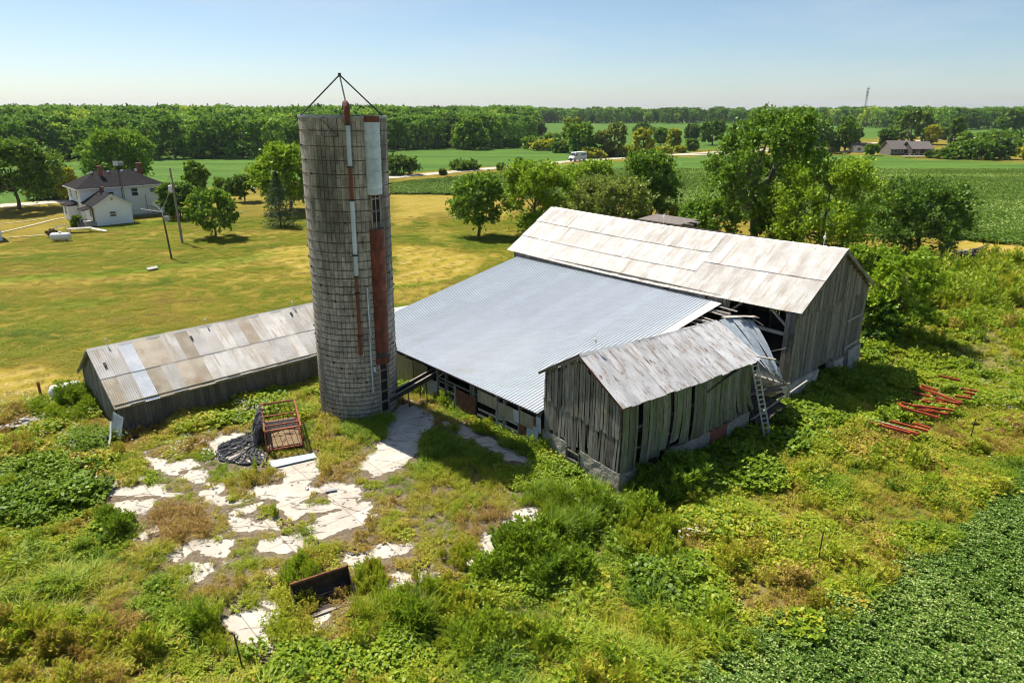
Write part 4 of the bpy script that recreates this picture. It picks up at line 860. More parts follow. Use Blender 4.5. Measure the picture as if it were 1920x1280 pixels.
for z0, z1 in ((1.9, 5.6), (5.6, 8.8)):
    m = MB(); m.tube([on(19, SRD + .07, z0), on(18, SRD + .07, z1)], .045, 6); m.build('conduit', G['paleblue'], silo); m = MB(); m.tube([on(21, SRD + .07, z0), on(20, SRD + .07, z1)], .03, 6); m.build('conduit', G['grey_metal'], silo)
MB().box(0, 0, 0, .2, .12, .3).build('conduit_box', G['paleblue'], silo, mtx=Matrix.Translation(on(20, SRD + .02, 3.3)))
# tripod over the top and a small wire platform at the rim
apex = Vector((-.02, -.1, SHT + 2.25))
for p in (on(-68, SRD, SHT), on(62, SRD, SHT + .06), on(FA, SRD - .15, SHT + .75)):
    m = MB(); m.tube([p, apex], .045, 6); m.build('tripod_leg', G['dark_metal'], silo)
m = MB(); m.tube([apex - Vector((0, 0, .12)), apex + Vector((0, 0, .1))], .09, 8); m.build('tripod_head', G['dark_metal'], silo)
A_, B_ = on(-24, SRD + .04, 17.55), on(-7, SRD + .04, 17.55); o1 = on(-24, .38, 0); o2 = on(-7, .38, 0)
for p, q_ in ((A_, A_ + o1), (B_, B_ + o2), (A_ + o1, B_ + o2), (A_ + o1, A_ + o1 + Vector((0, 0, .95))), (B_ + o2, B_ + o2 + Vector((0, 0, .95))), (A_ + o1 + Vector((0, 0, .95)), A_ + Vector((0, 0, .98))), (B_ + o2 + Vector((0, 0, .95)), B_ + Vector((0, 0, .98))), (A_, B_ + o2 + Vector((0, 0, .9))), (A_ + o1 + Vector((0, 0, .9)), B_)):
    MB().beam(p, q_, .035).build('platform_bar', G['grey_metal'] if p is A_ else G['dark_metal'], silo)

# ---------------------------------------------------------------- farmhouse
FO = Vector((-76.34, 122.41, 0)); FR = R(43.25); fW, fL, fE = 13.75, 9.0, 5.6
hs_ = thing('farmhouse', FO, FR, 'white two-storey farmhouse with a dark hip roof and a gabled rear wing', 'house')
def win(par, x, y, z, w, h, nrm, mat='white'):
    n = Vector(nrm); a = Vector((-n.y, n.x, 0)); c = Vector((x, y, z)); f = MB(); f_ = .09
    for p, q_ in (((-w / 2, 0), (-w / 2, h)), ((w / 2, 0), (w / 2, h)), ((-w / 2 - f_ / 2, h), (w / 2 + f_ / 2, h)), ((-w / 2 - f_, 0), (w / 2 + f_, 0)), ((-w / 2, h / 2), (w / 2, h / 2))):
        f.beam(c + a * p[0] + Vector((0, 0, p[1])) + n * .03, c + a * q_[0] + Vector((0, 0, q_[1])) + n * .03, f_, .08, n)
    o = f.build('window', G[mat], par)
    MB().slab([c - a * w / 2, c + a * w / 2, c + a * w / 2 + Vector((0, 0, h)), c - a * w / 2 + Vector((0, 0, h))], n, .02).build('pane', G['glass'], o)
m = MB(); m.box(0, 0, -.1, fW, fL, fE); m.build('wall', G['siding'], hs_)
m = MB(); m.box(-.03, -.03, -.1, fW + .03, fL + .03, .35); m.build('foundation', G['block'], hs_)
m = MB(); e = .55; A = [(-e, -e, fE), (fW + e, -e, fE), (fW + e, fL + e, fE), (-e, fL + e, fE)]; r0, r1 = (fL * .45, fL / 2, fE + 2.6), (fW - fL * .45, fL / 2, fE + 2.6)
m.v = A + [r0, r1] + [(p[0], p[1], fE - .16) for p in A]; m.f = [[0, 1, 5, 4], [1, 2, 5], [2, 3, 4, 5], [3, 0, 4], [0, 6, 7, 1], [1, 7, 8, 2], [2, 8, 9, 3], [3, 9, 6, 0], [9, 8, 7, 6]]
roof = joinmesh('roof', [m], [G['shingle']]); roof = link('roof', roof, None, hs_)
m = MB()
for p, q_ in ((A[0], A[1]), (A[3], A[0]), (A[1], A[2])): m.beam(Vector(p) - Vector((0, 0, .1)), Vector(q_) - Vector((0, 0, .1)), .14, .16)
m.build('gutter', G['white'], hs_)
for x, y, h, mt, r_ in ((4.6, 3.2, 3.4, 'brick', .32), (fW - 1.3, fL - 1.5, 3.3, 'brick', .42)):
    m = MB(); m.box(x - r_, y - r_, fE + .6, x + r_, y + r_, fE + h); m.box(x - r_ - .07, y - r_ - .07, fE + h, x + r_ + .07, y + r_ + .07, fE + h + .18); m.build('chimney', G[mt], roof)
for x in (3.2, 5.9, 8.2, 10.6): m = MB(); m.box(x, 3.75, fE + 2.25, x + .35, 4.05, fE + 2.62); m.build('roof_vent', G['white'], roof)
for x, z, w, h in ((4.9, 3.95, 1.0, .8), (8.9, 3.75, 1.1, 1.4), (12, 4.2, .9, .7)): win(hs_, x, 0, z, w, h, (0, -1, 0))
for y, z in ((2.0, 3.7), (6.5, 3.7), (2.6, 1.0), (6.6, .9)): win(hs_, 0, y, z, .85, 1.5, (-1, 0, 0))
win(hs_, 11.6, 0, .25, .9, .35, (0, -1, 0))
m = MB(); m.beam((10.6, -.08, .4), (10.6, -.08, 3.9), .09); m.beam((10.6, -.08, 1.9), (12.9, -.08, .9), .08); m.build('drain_pipe', G['grey_metal'], hs_)
# rear gabled wing
wx0, wx1, wy = .3, 6.0, -7.4; we, wr = 3.3, 5.0; wc = (wx0 + wx1) / 2
m = MB(); m.box(wx0, wy, -.1, wx1, 0.05, we); m.slab([(wx0, wy, we), (wx1, wy, we), (wc, wy, wr)], (0, 1, 0), 7.3); m.build('wing_wall', G['siding'], hs_)
wroof = None
for sd in (-1, 1):
    ex = wc + sd * ((wx1 - wx0) / 2 + .35); ez = we - .35 * (wr - we) / ((wx1 - wx0) / 2); m = MB(); p = [(wc, wy - .3, wr + .04), (ex, wy - .3, ez + .04), (ex, .1, ez + .04), (wc, .1, wr + .04)]
    m.slab(p if sd > 0 else p[::-1], Vector((sd * (wr - we), 0, (wx1 - wx0) / 2)).normalized(), .1); wroof = m.build('wing_roof', G['shingle'], hs_)
    MB().beam((wc, wy - .33, wr), (ex, wy - .33, ez), .06, .2).build('barge_board', G['white'], hs_)
m = MB(); m.box(wc - .25, -2.4, wr - .3, wc + .25, -1.9, wr + .8); m.box(wc - .32, -2.47, wr + .8, wc + .32, -1.83, wr + .95); m.build('chimney', G['brick'], wroof)
m = MB(); m.tube([(wc - .6, -3.5, wr - .5), (wc - .6, -3.5, wr + 1.2)], .1, 8); m.build('stove_pipe', G['dark_metal'], wroof)
win(hs_, wc - .2, wy, 1.35, .95, .85, (0, -1, 0)); win(hs_, wc - .0, wy, we + .75, .35, .4, (0, -1, 0))
win(hs_, wx0, -4.2, 1.2, .8, 1.2, (-1, 0, 0))
m = MB(); m.slab([(wx0 - .02, -6.2, .6), (wx0 - .02, -5.3, .6), (wx0 - .02, -5.3, 2.7), (wx0 - .02, -6.2, 2.7)], (-1, 0, 0), .05); d_ = m.build('door', G['dark_metal'], hs_)
m = MB(); m.box(wx0 - .1, -6.05, 1.5, wx0 - .05, -5.98, 1.65); m.build('handle', G['alu'], d_)
m = MB(); m.box(wx0 - 1.7, -7.2, .0, wx0, -3.8, .55); m.build('porch_floor', G['wood_pale'], hs_)
m = MB(); m.slab([(wx0 - 1.8, -7.3, 2.6), (wx0 + .1, -7.3, 3.05), (wx0 + .1, -3.4, 3.05), (wx0 - 1.8, -3.4, 2.6)], (0, 0, 1), .1); m.build('porch_roof', G['shingle'], hs_)
for yy in (-7.1, -5.3, -3.6): MB().beam((wx0 - 1.65, yy, .5), (wx0 - 1.65, yy, 2.65), .12).build('porch_post', G['white'], hs_)
for k in range(3): m = MB(); m.box(wx0 - 2.0 - .3 * k, -6.2, 0, wx0 - 1.7 - .3 * k, -4.8, .42 - .14 * k); m.build('step', G['wood_pale'], hs_)
for yy in (-6.25, -4.75):
    m = MB(); m.beam((wx0 - 1.65, yy, 1.4), (wx0 - 2.7, yy, .9), .07); m.beam((wx0 - 2.65, yy, 0), (wx0 - 2.65, yy, .95), .07); m.beam((wx0 - 2.2, yy, .3), (wx0 - 2.2, yy, 1.1), .05); m.build('stair_rail', G['white'], hs_)
m = MB(); m.box(-1.7, 2.6, -.1, 0, 6.6, 2.5); m.build('side_porch_wall', G['siding'], hs_)
m = MB(); m.slab([(-2.0, 2.3, 2.5), (0.05, 2.3, 3.0), (0.05, 6.9, 3.0), (-2.0, 6.9, 2.5)], (0, 0, 1), .1); m.build('side_porch_roof', G['shingle'], hs_)
win(hs_, -1.7, 4.6, 1.0, .9, 1.2, (-1, 0, 0))
# antenna mast beside the house
tw = thing('antenna_mast', FO + Matrix.Rotation(FR, 3, 'Z') @ Vector((6.7, -.7, 0)), FR, 'slim lattice antenna mast standing against the farmhouse wall', 'mast')
for k in range(3):
    a = k * 2.094; MB().tube([(.22 * math.cos(a), .22 * math.sin(a), 0), (.16 * math.cos(a), .16 * math.sin(a), 8.6)], .03, 5).build('mast_leg', G['dark_metal'], tw)
m = MB()
for i in range(17):
    for k in range(3):
        a = k * 2.094; b = a + 2.094; z = i * .5; m.beam((.21 * math.cos(a), .21 * math.sin(a), z), (.21 * math.cos(b), .21 * math.sin(b), z + .5), .022)
m.build('lacing', G['dark_metal'], tw)
m = MB(); m.tube([(0, 0, 8.5), (0, 0, 10.4)], .03, 6); m.build('antenna_pole', G['dark_metal'], tw)
m = MB(); m.box(-.7, -.06, 9.3, .1, .06, 10.1); m.build('panel', G['white'], tw); m = MB(); m.box(.25, -.2, 9.4, .95, .2, 9.95); m.build('panel', G['grey_metal'], tw)
# white outbuilding at the picture's left edge
p = gp(-14, 452); gb = thing('outbuilding', (p.x, p.y, 0), R(43), 'white outbuilding corner cut by the left edge of the picture', 'outbuilding')
m = MB(); m.box(-5, 0, -.1, 1.3, 5, 3.1); m.build('wall', G['siding'], gb)
m = MB(); m.slab([(-5.2, -.3, 3.1), (1.6, -.3, 3.1), (1.6, 2.5, 4.4), (-5.2, 2.5, 4.4)], (0, -.42, .9), .1); m.slab([(1.6, 5.3, 3.1), (-5.2, 5.3, 3.1), (-5.2, 2.5, 4.4), (1.6, 2.5, 4.4)], (0, .42, .9), .1); m.build('roof', G['shingle'], gb)
# ---------------------------------------------------------------- yard objects
# rusty cage wagon
wg = thing('feed_wagon', (-14.14, 35.25, 0), R(22), 'rusty orange steel feed cage with straw inside standing by the silo', 'feed cage')
wW, wL, z0, z1 = 2.0, 4.05, .34, 1.55
def bar(p, q, w=.07, par=wg, mt='rust_frame', nm='bar'): return MB().beam(p, q, w).build(nm, G[mt], par)
for z in (z0, z1):
    for p, q in (((0, 0, z), (wW, 0, z)), ((0, wL, z), (wW, wL, z)), ((0, 0, z), (0, wL, z)), ((wW, 0, z), (wW, wL, z))): bar(p, q, .09)
for x in (0, wW):
    for y in (0, 1.35, 2.7, wL): bar((x, y, 0 if y in (0, wL) else z0), (x, y, z1), .08, nm='post')
bar((0, 2.1, z1), (wW, 2.1, z1), .07); bar((0, .75, z1 - .02), (wW, .75, z1 - .02), .07)
for x in (0, wW):
    for k in range(7): bar((x, .35 + k * .5, z0), (x, .1 + k * .5, z1), .032, nm='slat')
for y in (0, wL):
    for k in range(6): bar((.35 + k * .3, y, z0), (.1 + k * .3, y, z1), .03, nm='slat')
bar((0, 0, .95), (0, wL, .95), .06); bar((wW, 0, .95), (wW, wL, .95), .06)
m = MB(); m.box(.05, .05, z0 - .04, wW - .05, wL - .05, z0 + .02); m.build('floor', G['bucket'], wg)
m = MB(); m.grid([[(.08 + (wW - .16) * i / 10, .08 + (wL - .16) * j / 16, z0 + .06 + .16 * random.random() * math.sin(math.pi * i / 10) ** .5 * math.sin(math.pi * j / 16) ** .5) for i in range(11)] for j in range(17)]); m.build('old_straw', G['straw'], wg)
m = MB(); m.slab([(.1, 2.3, z0 + .25), (wW - .1, 2.3, z0 + .25), (wW - .1, 2.45, z0 + .7), (.1, 2.45, z0 + .7)], (0, -1, .3), .04); m.build('plank', G['wood_pale'], wg)
# netting dragged off the cage
nt = thing('silage_netting', (-16.2, 36.4, 0), 0, 'heap of black netting dragged off the feed cage onto the concrete', 'netting')
rim = lambda t_: wg.location + Matrix.Rotation(R(22), 3, 'Z') @ Vector((-.05, 1.2 + 2.6 * t_, z1 + .03)) - nt.location
gnds = [gp(u, v, .1) for u, v in ((505, 868), (495, 872), (470, 868), (440, 868), (415, 864), (404, 854), (410, 840), (430, 828), (450, 820), (465, 815))]
for k in range(26):
    t_ = (k + random.random()) / 26; a = rim(t_); gi = t_ * 8.9; i = int(gi); e_ = gnds[i].lerp(gnds[i + 1], gi - i) - nt.location; f0 = wg.location + Matrix.Rotation(R(22), 3, 'Z') @ Vector((-.35 - .3 * random.random(), 1.0 + 2.4 * t_, .12)) - nt.location
    c1 = f0.lerp(e_, .5) + Vector((random.uniform(-.5, .5), random.uniform(-.4, .4), .04)); nxt = gnds[min(i + 2, 9)] - nt.location
    pts = [a, a.lerp(f0, .45) + Vector((-.08, 0, .1)), f0, f0.lerp(c1, .5) + Vector((random.uniform(-.2, .2), random.uniform(-.2, .2), .0)), c1, c1.lerp(e_, .6) + Vector((random.uniform(-.2, .2), random.uniform(-.2, .2), 0)), e_, e_.lerp(nxt, .7) + Vector((random.uniform(-.2, .2), random.uniform(-.2, .2), 0))]
    m = MB(); rows_ = []; w0 = random.uniform(.04, .1)
    fine = []
    for u_ in np.linspace(0, len(pts) - 1.001, 26):
        j = int(u_); s = u_ - j; s = s * s * (3 - 2 * s); fine.append(pts[j].lerp(pts[j + 1], s))
    m.tube([Vector((p.x + .05 * math.sin(i2 * 1.7 + k), p.y + .05 * math.cos(i2 * 1.3 + k), max(p.z, .1 + .03 * (k % 3)))) for i2, p in enumerate(fine)], [w0 * (1.5 if i2 < 9 else .8 + .4 * math.sin(i2 * 2.3 + k)) for i2 in range(26)], 5); m.build('net_fold', G['net'], nt)
m = MB(); rows_ = []
for j in range(16):
    t_ = j / 15; a = rim(t_); f0 = wg.location + Matrix.Rotation(R(22), 3, 'Z') @ Vector((-.5, 1.1 + 2.3 * t_, .1)) - nt.location
    rows_.append([a.lerp(f0, s) + Vector((.09 * math.sin(j * 2.1 + 3 * s) - .1 * math.sin(math.pi * s), .05 * math.cos(j * 1.3), .05)) for s in np.linspace(0, 1, 7)])
m.grid(rows_); m.build('net_drape', G['net'], nt)
# flat sheets on the ground
def flat(name, px, th, mat, label, cat, z=.10):
    P = [gp(u, v, z) for u, v in px]; c = sum(P, Vector()) / len(P); t0 = thing(name, (c.x, c.y, 0), 0, label, cat)
    MB().slab([p - Vector((c.x, c.y, 0)) for p in P], (0, 0, 1), th).build('sheet', G[mat], t0); return t0
flat('ground_sheet', [(500, 866), (588, 849), (594, 858), (512, 877)], .04, 'paleblue', 'pale blue flat sheet lying on the concrete in front of the feed cage', 'metal sheet')
flat('plank', [(609, 920), (630, 916), (632, 919), (611, 923)], .05, 'grey_metal', 'short grey plank lying on the open concrete', 'plank')
flat('ground_board', [(274, 503), (294, 499), (297, 503), (278, 507)], .08, 'wood_pale', 'small pale board panel lying in the lawn', 'board')
# loader bucket lying open towards the camera
bl, br = gp(552, 1140, .1), gp(645, 1108, .1); ax_ = (br - bl).normalized(); bk = thing('loader_bucket', (bl.x, bl.y, 0), math.atan2(ax_.y, ax_.x), 'rusty dark loader bucket lying tipped open on the concrete', 'bucket')
bw = 2.35; prof = [(-.75, .10), (-.2, .08), (.15, .16), (.34, .42), (.36, .78), (.28, 1.02)]           # y, z section from lip to back
m = MB(); m.grid([[(0, y, z), (bw, y, z)] for y, z in prof]); m.grid([[(bw, y + .035, z - .02), (0, y + .035, z - .02)] for y, z in prof]); m.build('shell', G['bucket'], bk)
for x in (0, bw):
    m = MB(); m.slab([(x, y, z) for y, z in prof], (1, 0, 0), .04 if x == 0 else -.04); m.build('side_plate', G['bucket'], bk)
MB().beam((0, -.78, .1), (bw, -.78, .1), .16, .03).build('cutting_edge', G['bucket_worn'], bk)
MB().beam((-.02, .29, 1.04), (bw + .02, .29, 1.04), .07, .09).build('top_bar', G['rust'], bk)
MB().beam((.3, .12, .22), (bw - .2, .12, .22), .05, .05).build('wear_strip', G['bucket_worn'], bk)
for x in (.5, .58, 1.0, 1.08): MB().beam((x, .36, .9), (x, .52, 1.12), .03, .12).build('hitch_ear', G['rust'], bk)
# orange steel racks half buried in vines
of = thing('steel_rack', gp(1725, 780), 0, 'stack of orange steel racks half buried in vines right of the barn', 'steel rack'); oc = of.location
bars = [((1622, 784), (1722, 814)), ((1624, 790), (1706, 812)), ((1668, 789), (1740, 808)), ((1712, 793), (1744, 803)), ((1680, 752), (1762, 774)), ((1700, 746), (1804, 757)), ((1708, 734), (1780, 753)), ((1722, 725), (1802, 755)), ((1728, 722), (1758, 732)), ((1728, 751), (1795, 763)), ((1712, 760), (1786, 769)), ((1720, 768), (1778, 776)), ((1690, 763), (1760, 783)), ((1802, 728), (1834, 734)), ((1806, 735), (1828, 739)), ((1790, 742), (1820, 747)), ((1760, 704), (1800, 713)), ((1684, 757), (1700, 765))]
for (a, b) in bars:
    z_ = random.uniform(.5, .8); p, q_ = gp(*a, z_) - oc, gp(*b, z_) - oc; MB().beam(p, q_, .12, .14).build('bar', G['orange'], of)
for (a, b) in (((1735, 752), (1748, 738)), ((1738, 776), (1768, 752)), ((1655, 798), (1690, 806)), ((1716, 744), (1706, 762)), ((1790, 760), (1826, 733))): MB().beam(gp(*a, .4) - oc, gp(*b, .4) - oc, .1).build('cross_bar', G['orange'], of)
for k, (a, b) in enumerate((((1622, 782), (1700, 804)),)): MB().beam(gp(*a, .75) - oc, gp(*b, .75) - oc, .05, .03).build('edge_strip', G['sheet_white'], of)
# posts in the weeds and by the tank
def post(u, v, h, mt, label, r=.035, lean=(0, 0)):
    p = gp(u, v); t0 = thing('fence_post', (p.x, p.y, 0), 0, label, 'post'); m = MB(); m.tube([(0, 0, -.2), (lean[0], lean[1], h)], [r, r * .9], 6); m.build('shaft', G[mt], t0)
    m = MB(); m.tube([(lean[0], lean[1], h - .03), (lean[0], lean[1], h + .02)], r * 1.25, 6); m.build('post_tip', G[mt], t0)
post(78, 746, 1.15, 'rust', 'short rusty post standing left of the white tank', .09)
post(455, 1250, 1.45, 'dark_metal', 'thin dark fence post in the weeds at the bottom left', .03, (-.12, 0))
post(1533, 1052, 1.5, 'dark_metal', 'thin dark fence post in the yellow grass at the lower right', .03, (.04, 0))
post(1818, 827, 1.5, 'dark_metal', 'thin dark fence post right of the orange steel racks', .03, (.05, 0))
post(1776, 574, 1.2, 'wood', 'short grey wooden post in the goldenrod beyond the barn', .08)
post(1287, 884, .95, 'wood', 'grey wooden stake beside the small barn wall', .05, (.02, 0))
# tanks
def tank(name, a, b, r, label, cat, legs=True, dome=True, mat='white'):
    a, b = Vector(a), Vector(b); c = (a + b) / 2; t0 = thing(name, (c.x, c.y, 0), math.atan2((b - a).y, (b - a).x), label, cat); L = (b - a).length / 2; h = a.z
    pts = [(-L - r * .62, r * .05), (-L - r * .55, r * .4), (-L - r * .38, r * .72), (-L - r * .15, r * .95), (-L, r)]
    m = MB(); m.tube([(x, 0, h) for x, _ in pts] + [(-x, 0, h) for x, _ in pts[::-1]], [q for _, q in pts] + [q for _, q in pts[::-1]], 20); m.build('shell', G[mat], t0, True)
    if dome: m = MB(); m.tube([(0, 0, h + r - .04), (0, 0, h + r + .1), (0, 0, h + r + .2)], [.22, .22, .08], 12); m.build('valve_dome', G[mat], t0)
    if legs:
        for s in (-.6, .6): m = MB(); m.box(s * L - .06, -r * .7, -.1, s * L + .06, r * .7, h - r * .6); m.build('leg', G['grey_metal'], t0)
    return t0
p, q_ = gp(100, 452, 0), gp(131, 451, 0); tank('propane_tank', (p.x, p.y, .68), (q_.x, q_.y, .68), .55, 'white propane tank on the lawn beside the farmhouse', 'propane tank')
p, q_ = gp(101, 738, .5), gp(146, 728, .5); tank('fuel_tank', (p.x, p.y, .62), (q_.x, q_.y, .62), .47, 'white cylindrical tank lying behind the long shed', 'tank', True, False)
# dead shrub by the propane tank is in the planting section; wooden ramp / trestle table by the house
p = gp(160, 436); rm = thing('wooden_ramp', (p.x, p.y, 0), R(20), 'weathered plank ramp on trestles beside the farmhouse steps', 'ramp')
MB().slab([(-2.6, 0, .55), (.8, 0, .6), (.8, 1.7, .6), (-2.6, 1.7, .55)], (0, 0, 1), .08).build('deck', G['wood_pale'], rm)
MB().slab([(.8, .1, .55), (3.0, -.8, .12), (3.2, -.1, .12), (1.0, .9, .55)], (0, 0, 1), .06).build('plank', G['white'], rm)
for x, y in ((-2.4, .1), (-2.4, 1.6), (.6, .1), (.6, 1.6)): MB().beam((x, y, -.05), (x, y, .56), .08).build('leg', G['wood_pale'], rm)
for a_, b_ in (((-2.6, 0, 1.3), (-4.4, .6, .9)), ((-2.6, 1.7, 1.3), (-4.4, 2.1, .9)), ((-4.4, .6, 0), (-4.4, .6, .95)), ((-4.4, 2.1, 0), (-4.4, 2.1, .95)), ((-2.6, 0, .5), (-2.6, 0, 1.35)), ((-2.6, 1.7, .5), (-2.6, 1.7, 1.35)), ((-2.6, .8, .4), (-4.4, 1.3, .05))): MB().beam(a_, b_, .08).build('hand_rail', G['white'], rm)
# utility pole with transformer, meter post
p = gp(342, 455); up = thing('utility_pole', (p.x, p.y, 0), 0, 'tall grey wooden utility pole with a transformer can', 'utility pole')
m = MB(); m.tube([(0, 0, -.3), (-.12, 0, 10.9)], [.2, .13], 10); m.build('pole', G['pole'], up)
m = MB(); m.tube([(-.45, -.1, 7.4), (-.45, -.1, 7.5), (-.45, -.1, 8.35), (-.45, -.1, 8.45)], [.26, .3, .3, .2], 12); m.build('transformer', G['white'], up)
MB().beam((-.05, 0, 8.0), (-.35, -.05, 8.0), .08).build('bracket', G['dark_metal'], up)
for z in (10.2, 9.6): m = MB(); m.tube([(.1, 0, z), (.28, 0, z + .02)], .05, 6); m.build('insulator', G['white'], up)
p = gp(322, 485); mp_ = thing('meter_post', (p.x, p.y, 0), 0, 'brown meter post with a grey box and pipe arms', 'meter post')
m = MB(); m.tube([(0, 0, -.2), (-.25, 0, 5.6)], [.13, .1], 8); m.build('post', G['bark'], mp_)
m = MB(); m.box(-.1, -.25, 5.1, .55, .15, 5.65); m.build('meter_box', G['grey_metal'], mp_)
for b in ((-3.0, 0, 6.6), (-1.6, .5, 7.4), (-.25, 0, 6.6)): m = MB(); m.tube([(-.22, 0, 6.2 if b[0] < -1 else 5.5), b], .04, 6); m.build('pipe_arm', G['alu'], mp_)
MB().beam((-.25, 0, 5.4), (-.25, 0, 6.6), .06).build('riser', G['alu'], mp_)
# overhead service wires
for k, (a, b, sg) in enumerate((((-49.5, 101.66, 10.2), (-66.5, 131.0, 5.6), .8), ((-49.4, 101.66, 9.6), (-45.8, 90.12, 6.5), .4))):
    a, b = Vector(a), Vector(b); t0 = thing('service_wire', a, 0, ('thin wire from the utility pole to the farmhouse', 'thin wire from the utility pole to the meter post')[k], 'wire')
    m = MB(); m.tube([(b - a) * s - Vector((0, 0, sg * 4 * s * (1 - s))) for s in np.linspace(0, 1, 12)], .018, 4); m.build('cable', G['dark_metal'], t0)
# stone pile (left) and wood piles (upper right)
ic = MB(); PHI = 1.618
rock_me = []
for k in range(5):
    m = MB(); n1 = 7; pts_ = [(0, 0, -.5)] ; rr = [0.05]
    m.tube([(0, 0, z) for z in (-.5, -.32, .1, .42, .5)], [.35, .8, .95, .6, .2], n1)
    m.v = [(x * random.uniform(.75, 1.15), y * random.uniform(.65, 1.1), z * random.uniform(.7, 1.1)) for x, y, z in m.v]; rock_me.append(m.mesh('stone', G['rock']))
def pile(name, px, n, s0, s1, label):
    P = [gp(u, v) for u, v in px]; c = sum(P, Vector()) / len(P); t0 = thing(name, c, 0, label, 'stone pile'); xs_ = [p.x - c.x for p in P]; ys_ = [p.y - c.y for p in P]
    for k in range(n):
        o = bpy.data.objects.new('stone', random.choice(rock_me)); COL.objects.link(o); o.parent = t0; s = random.uniform(s0, s1)
        x, y = random.uniform(min(xs_), max(xs_)), random.uniform(min(ys_), max(ys_)); o.location = (x, y, .1 + s * .3 + .25 * max(0, 1 - abs(x) / max(xs_)) * random.random()); o.scale = (s, s * random.uniform(.6, 1), s * random.uniform(.4, .7)); o.rotation_euler = (random.uniform(-.4, .4), random.uniform(-.4, .4), random.uniform(0, 6))
pile('stone_pile', [(12, 808), (88, 792), (20, 790), (60, 812)], 46, .14, .32, 'low heap of pale field stones in the weeds at the left')
def logs(px, label, n, L, mts, spread=1.2, h=.5):
    p = gp(*px); t0 = thing('wood_pile', p, random.uniform(0, 3), label, 'wood pile')
    for k in range(n):
        a = random.uniform(-.6, .6); c = Vector((random.uniform(-spread, spread), random.uniform(-spread, spread) * .6, random.uniform(.1, h))); d = Vector((math.cos(a), math.sin(a), random.uniform(-.12, .2))) * L * random.uniform(.5, 1) / 2
        MB().beam(c - d, c + d, random.uniform(.12, .25), random.uniform(.06, .15)).build('plank', G[random.choice(mts)], t0)
logs((1762, 502), 'scattered pale planks in the grass beyond the barn', 11, 3.6, ['wood_pale', 'wood_pale', 'wood'], 1.1, .8)
logs((1815, 478), 'dark heap of old boards at the edge of the brown track', 16, 3.6, ['wood_dark', 'wood', 'bluegrey', 'wood_dark'], 2.2, 1.0)
logs((1895, 490), 'pale stacked boards near the right edge of the picture', 9, 4.2, ['wood_pale', 'wood_pale', 'bucket'], 1.3, .6)

# ---------------------------------------------------------------- delivery van on the road
p = gp(1083, 302); tk = thing('delivery_van', (p.x, p.y, .03), R(43.5) + math.pi, 'white delivery step van with dark blue lettering on the gravel road', 'van')
tl, tw_, th = 7.8, 2.4, 3.35                                    # x forward
m = MB(); sec = [(-tl / 2, .55), (-tl / 2, th), (tl / 2 - 1.5, th), (tl / 2 - 1.05, 2.0), (tl / 2 - .1, 1.5), (tl / 2, 1.2), (tl / 2, .55)]
m.slab([(x, -tw_ / 2, z) for x, z in sec], (0, 1, 0), tw_); m.build('body', G['white'], tk)
for x in (-tl / 2 + 1.6, tl / 2 - 1.25):
    for s in (-1, 1):
        m = MB(); m.tube([(x, s * (tw_ / 2 - .28), .48), (x, s * (tw_ / 2 + .03), .48)], .48, 16); o = m.build('wheel', G['tyre'], tk); m = MB(); m.tube([(x, s * (tw_ / 2 - .05), .48), (x, s * (tw_ / 2 + .05), .48)], .24, 12); m.build('rim', G['alu'], o)
m = MB(); m.slab([(tl / 2 - 1.43, -1.05, 3.0), (tl / 2 - 1.43, 1.05, 3.0), (tl / 2 - 1.0, 1.05, 2.05), (tl / 2 - 1.0, -1.05, 2.05)], (.85, 0, .35), .05); m.build('windscreen', G['glass'], tk)
for s in (-1, 1):
    m = MB(); m.slab([(tl / 2 - 2.5, s * tw_ / 2, 2.0), (tl / 2 - 1.6, s * tw_ / 2, 2.0), (tl / 2 - 1.75, s * tw_ / 2, 2.85), (tl / 2 - 2.5, s * tw_ / 2, 2.85)], (0, s, 0), .02); m.build('door_window', G['glass'], tk)
    m = MB(); m.tube([(tl / 2 - .02, s * .85, 1.0), (tl / 2 + .05, s * .85, 1.0)], .16, 10); m.build('headlight', G['alu'], tk)
    m = MB(); m.box(tl / 2 - 1.2, s * (tw_ / 2 + .05), 2.0, tl / 2 - 1.05, s * (tw_ / 2 + .3), 2.5); m.build('mirror', G['dark_metal'], tk)
m = MB(); m.box(tl / 2, -1.15, .45, tl / 2 + .16, 1.15, .75); m.build('bumper', G['dark_metal'], tk); m = MB(); m.box(tl / 2 - .02, -.6, .85, tl / 2 + .04, .6, 1.15); m.build('grille', G['dark_metal'], tk)
for s in (-1, 1):
    cu = bpy.data.curves.new('van_lettering', 'FONT'); cu.body = 'Canpar'; cu.size = 1.15; cu.extrude = .01; cu.offset = .025; cu.shear = .2; cu.align_x = 'CENTER'
    tmp = bpy.data.objects.new('tmp_text', cu); me = bpy.data.meshes.new_from_object(tmp); bpy.data.objects.remove(tmp); me.materials.clear()
    o = link('lettering', me, G['blue_ink'], tk, frame_mtx((-1.9, s * (tw_ / 2 + .015), 2.15), (-s, 0, 0), (0, 0, 1)))
    m = MB(); m.box(-tl / 2 + .3, s * (tw_ / 2) - .01, 1.0, tl / 2 - 2.7, s * (tw_ / 2) + .012, 1.06); m.build('side_moulding', G['grey_metal'], tk)
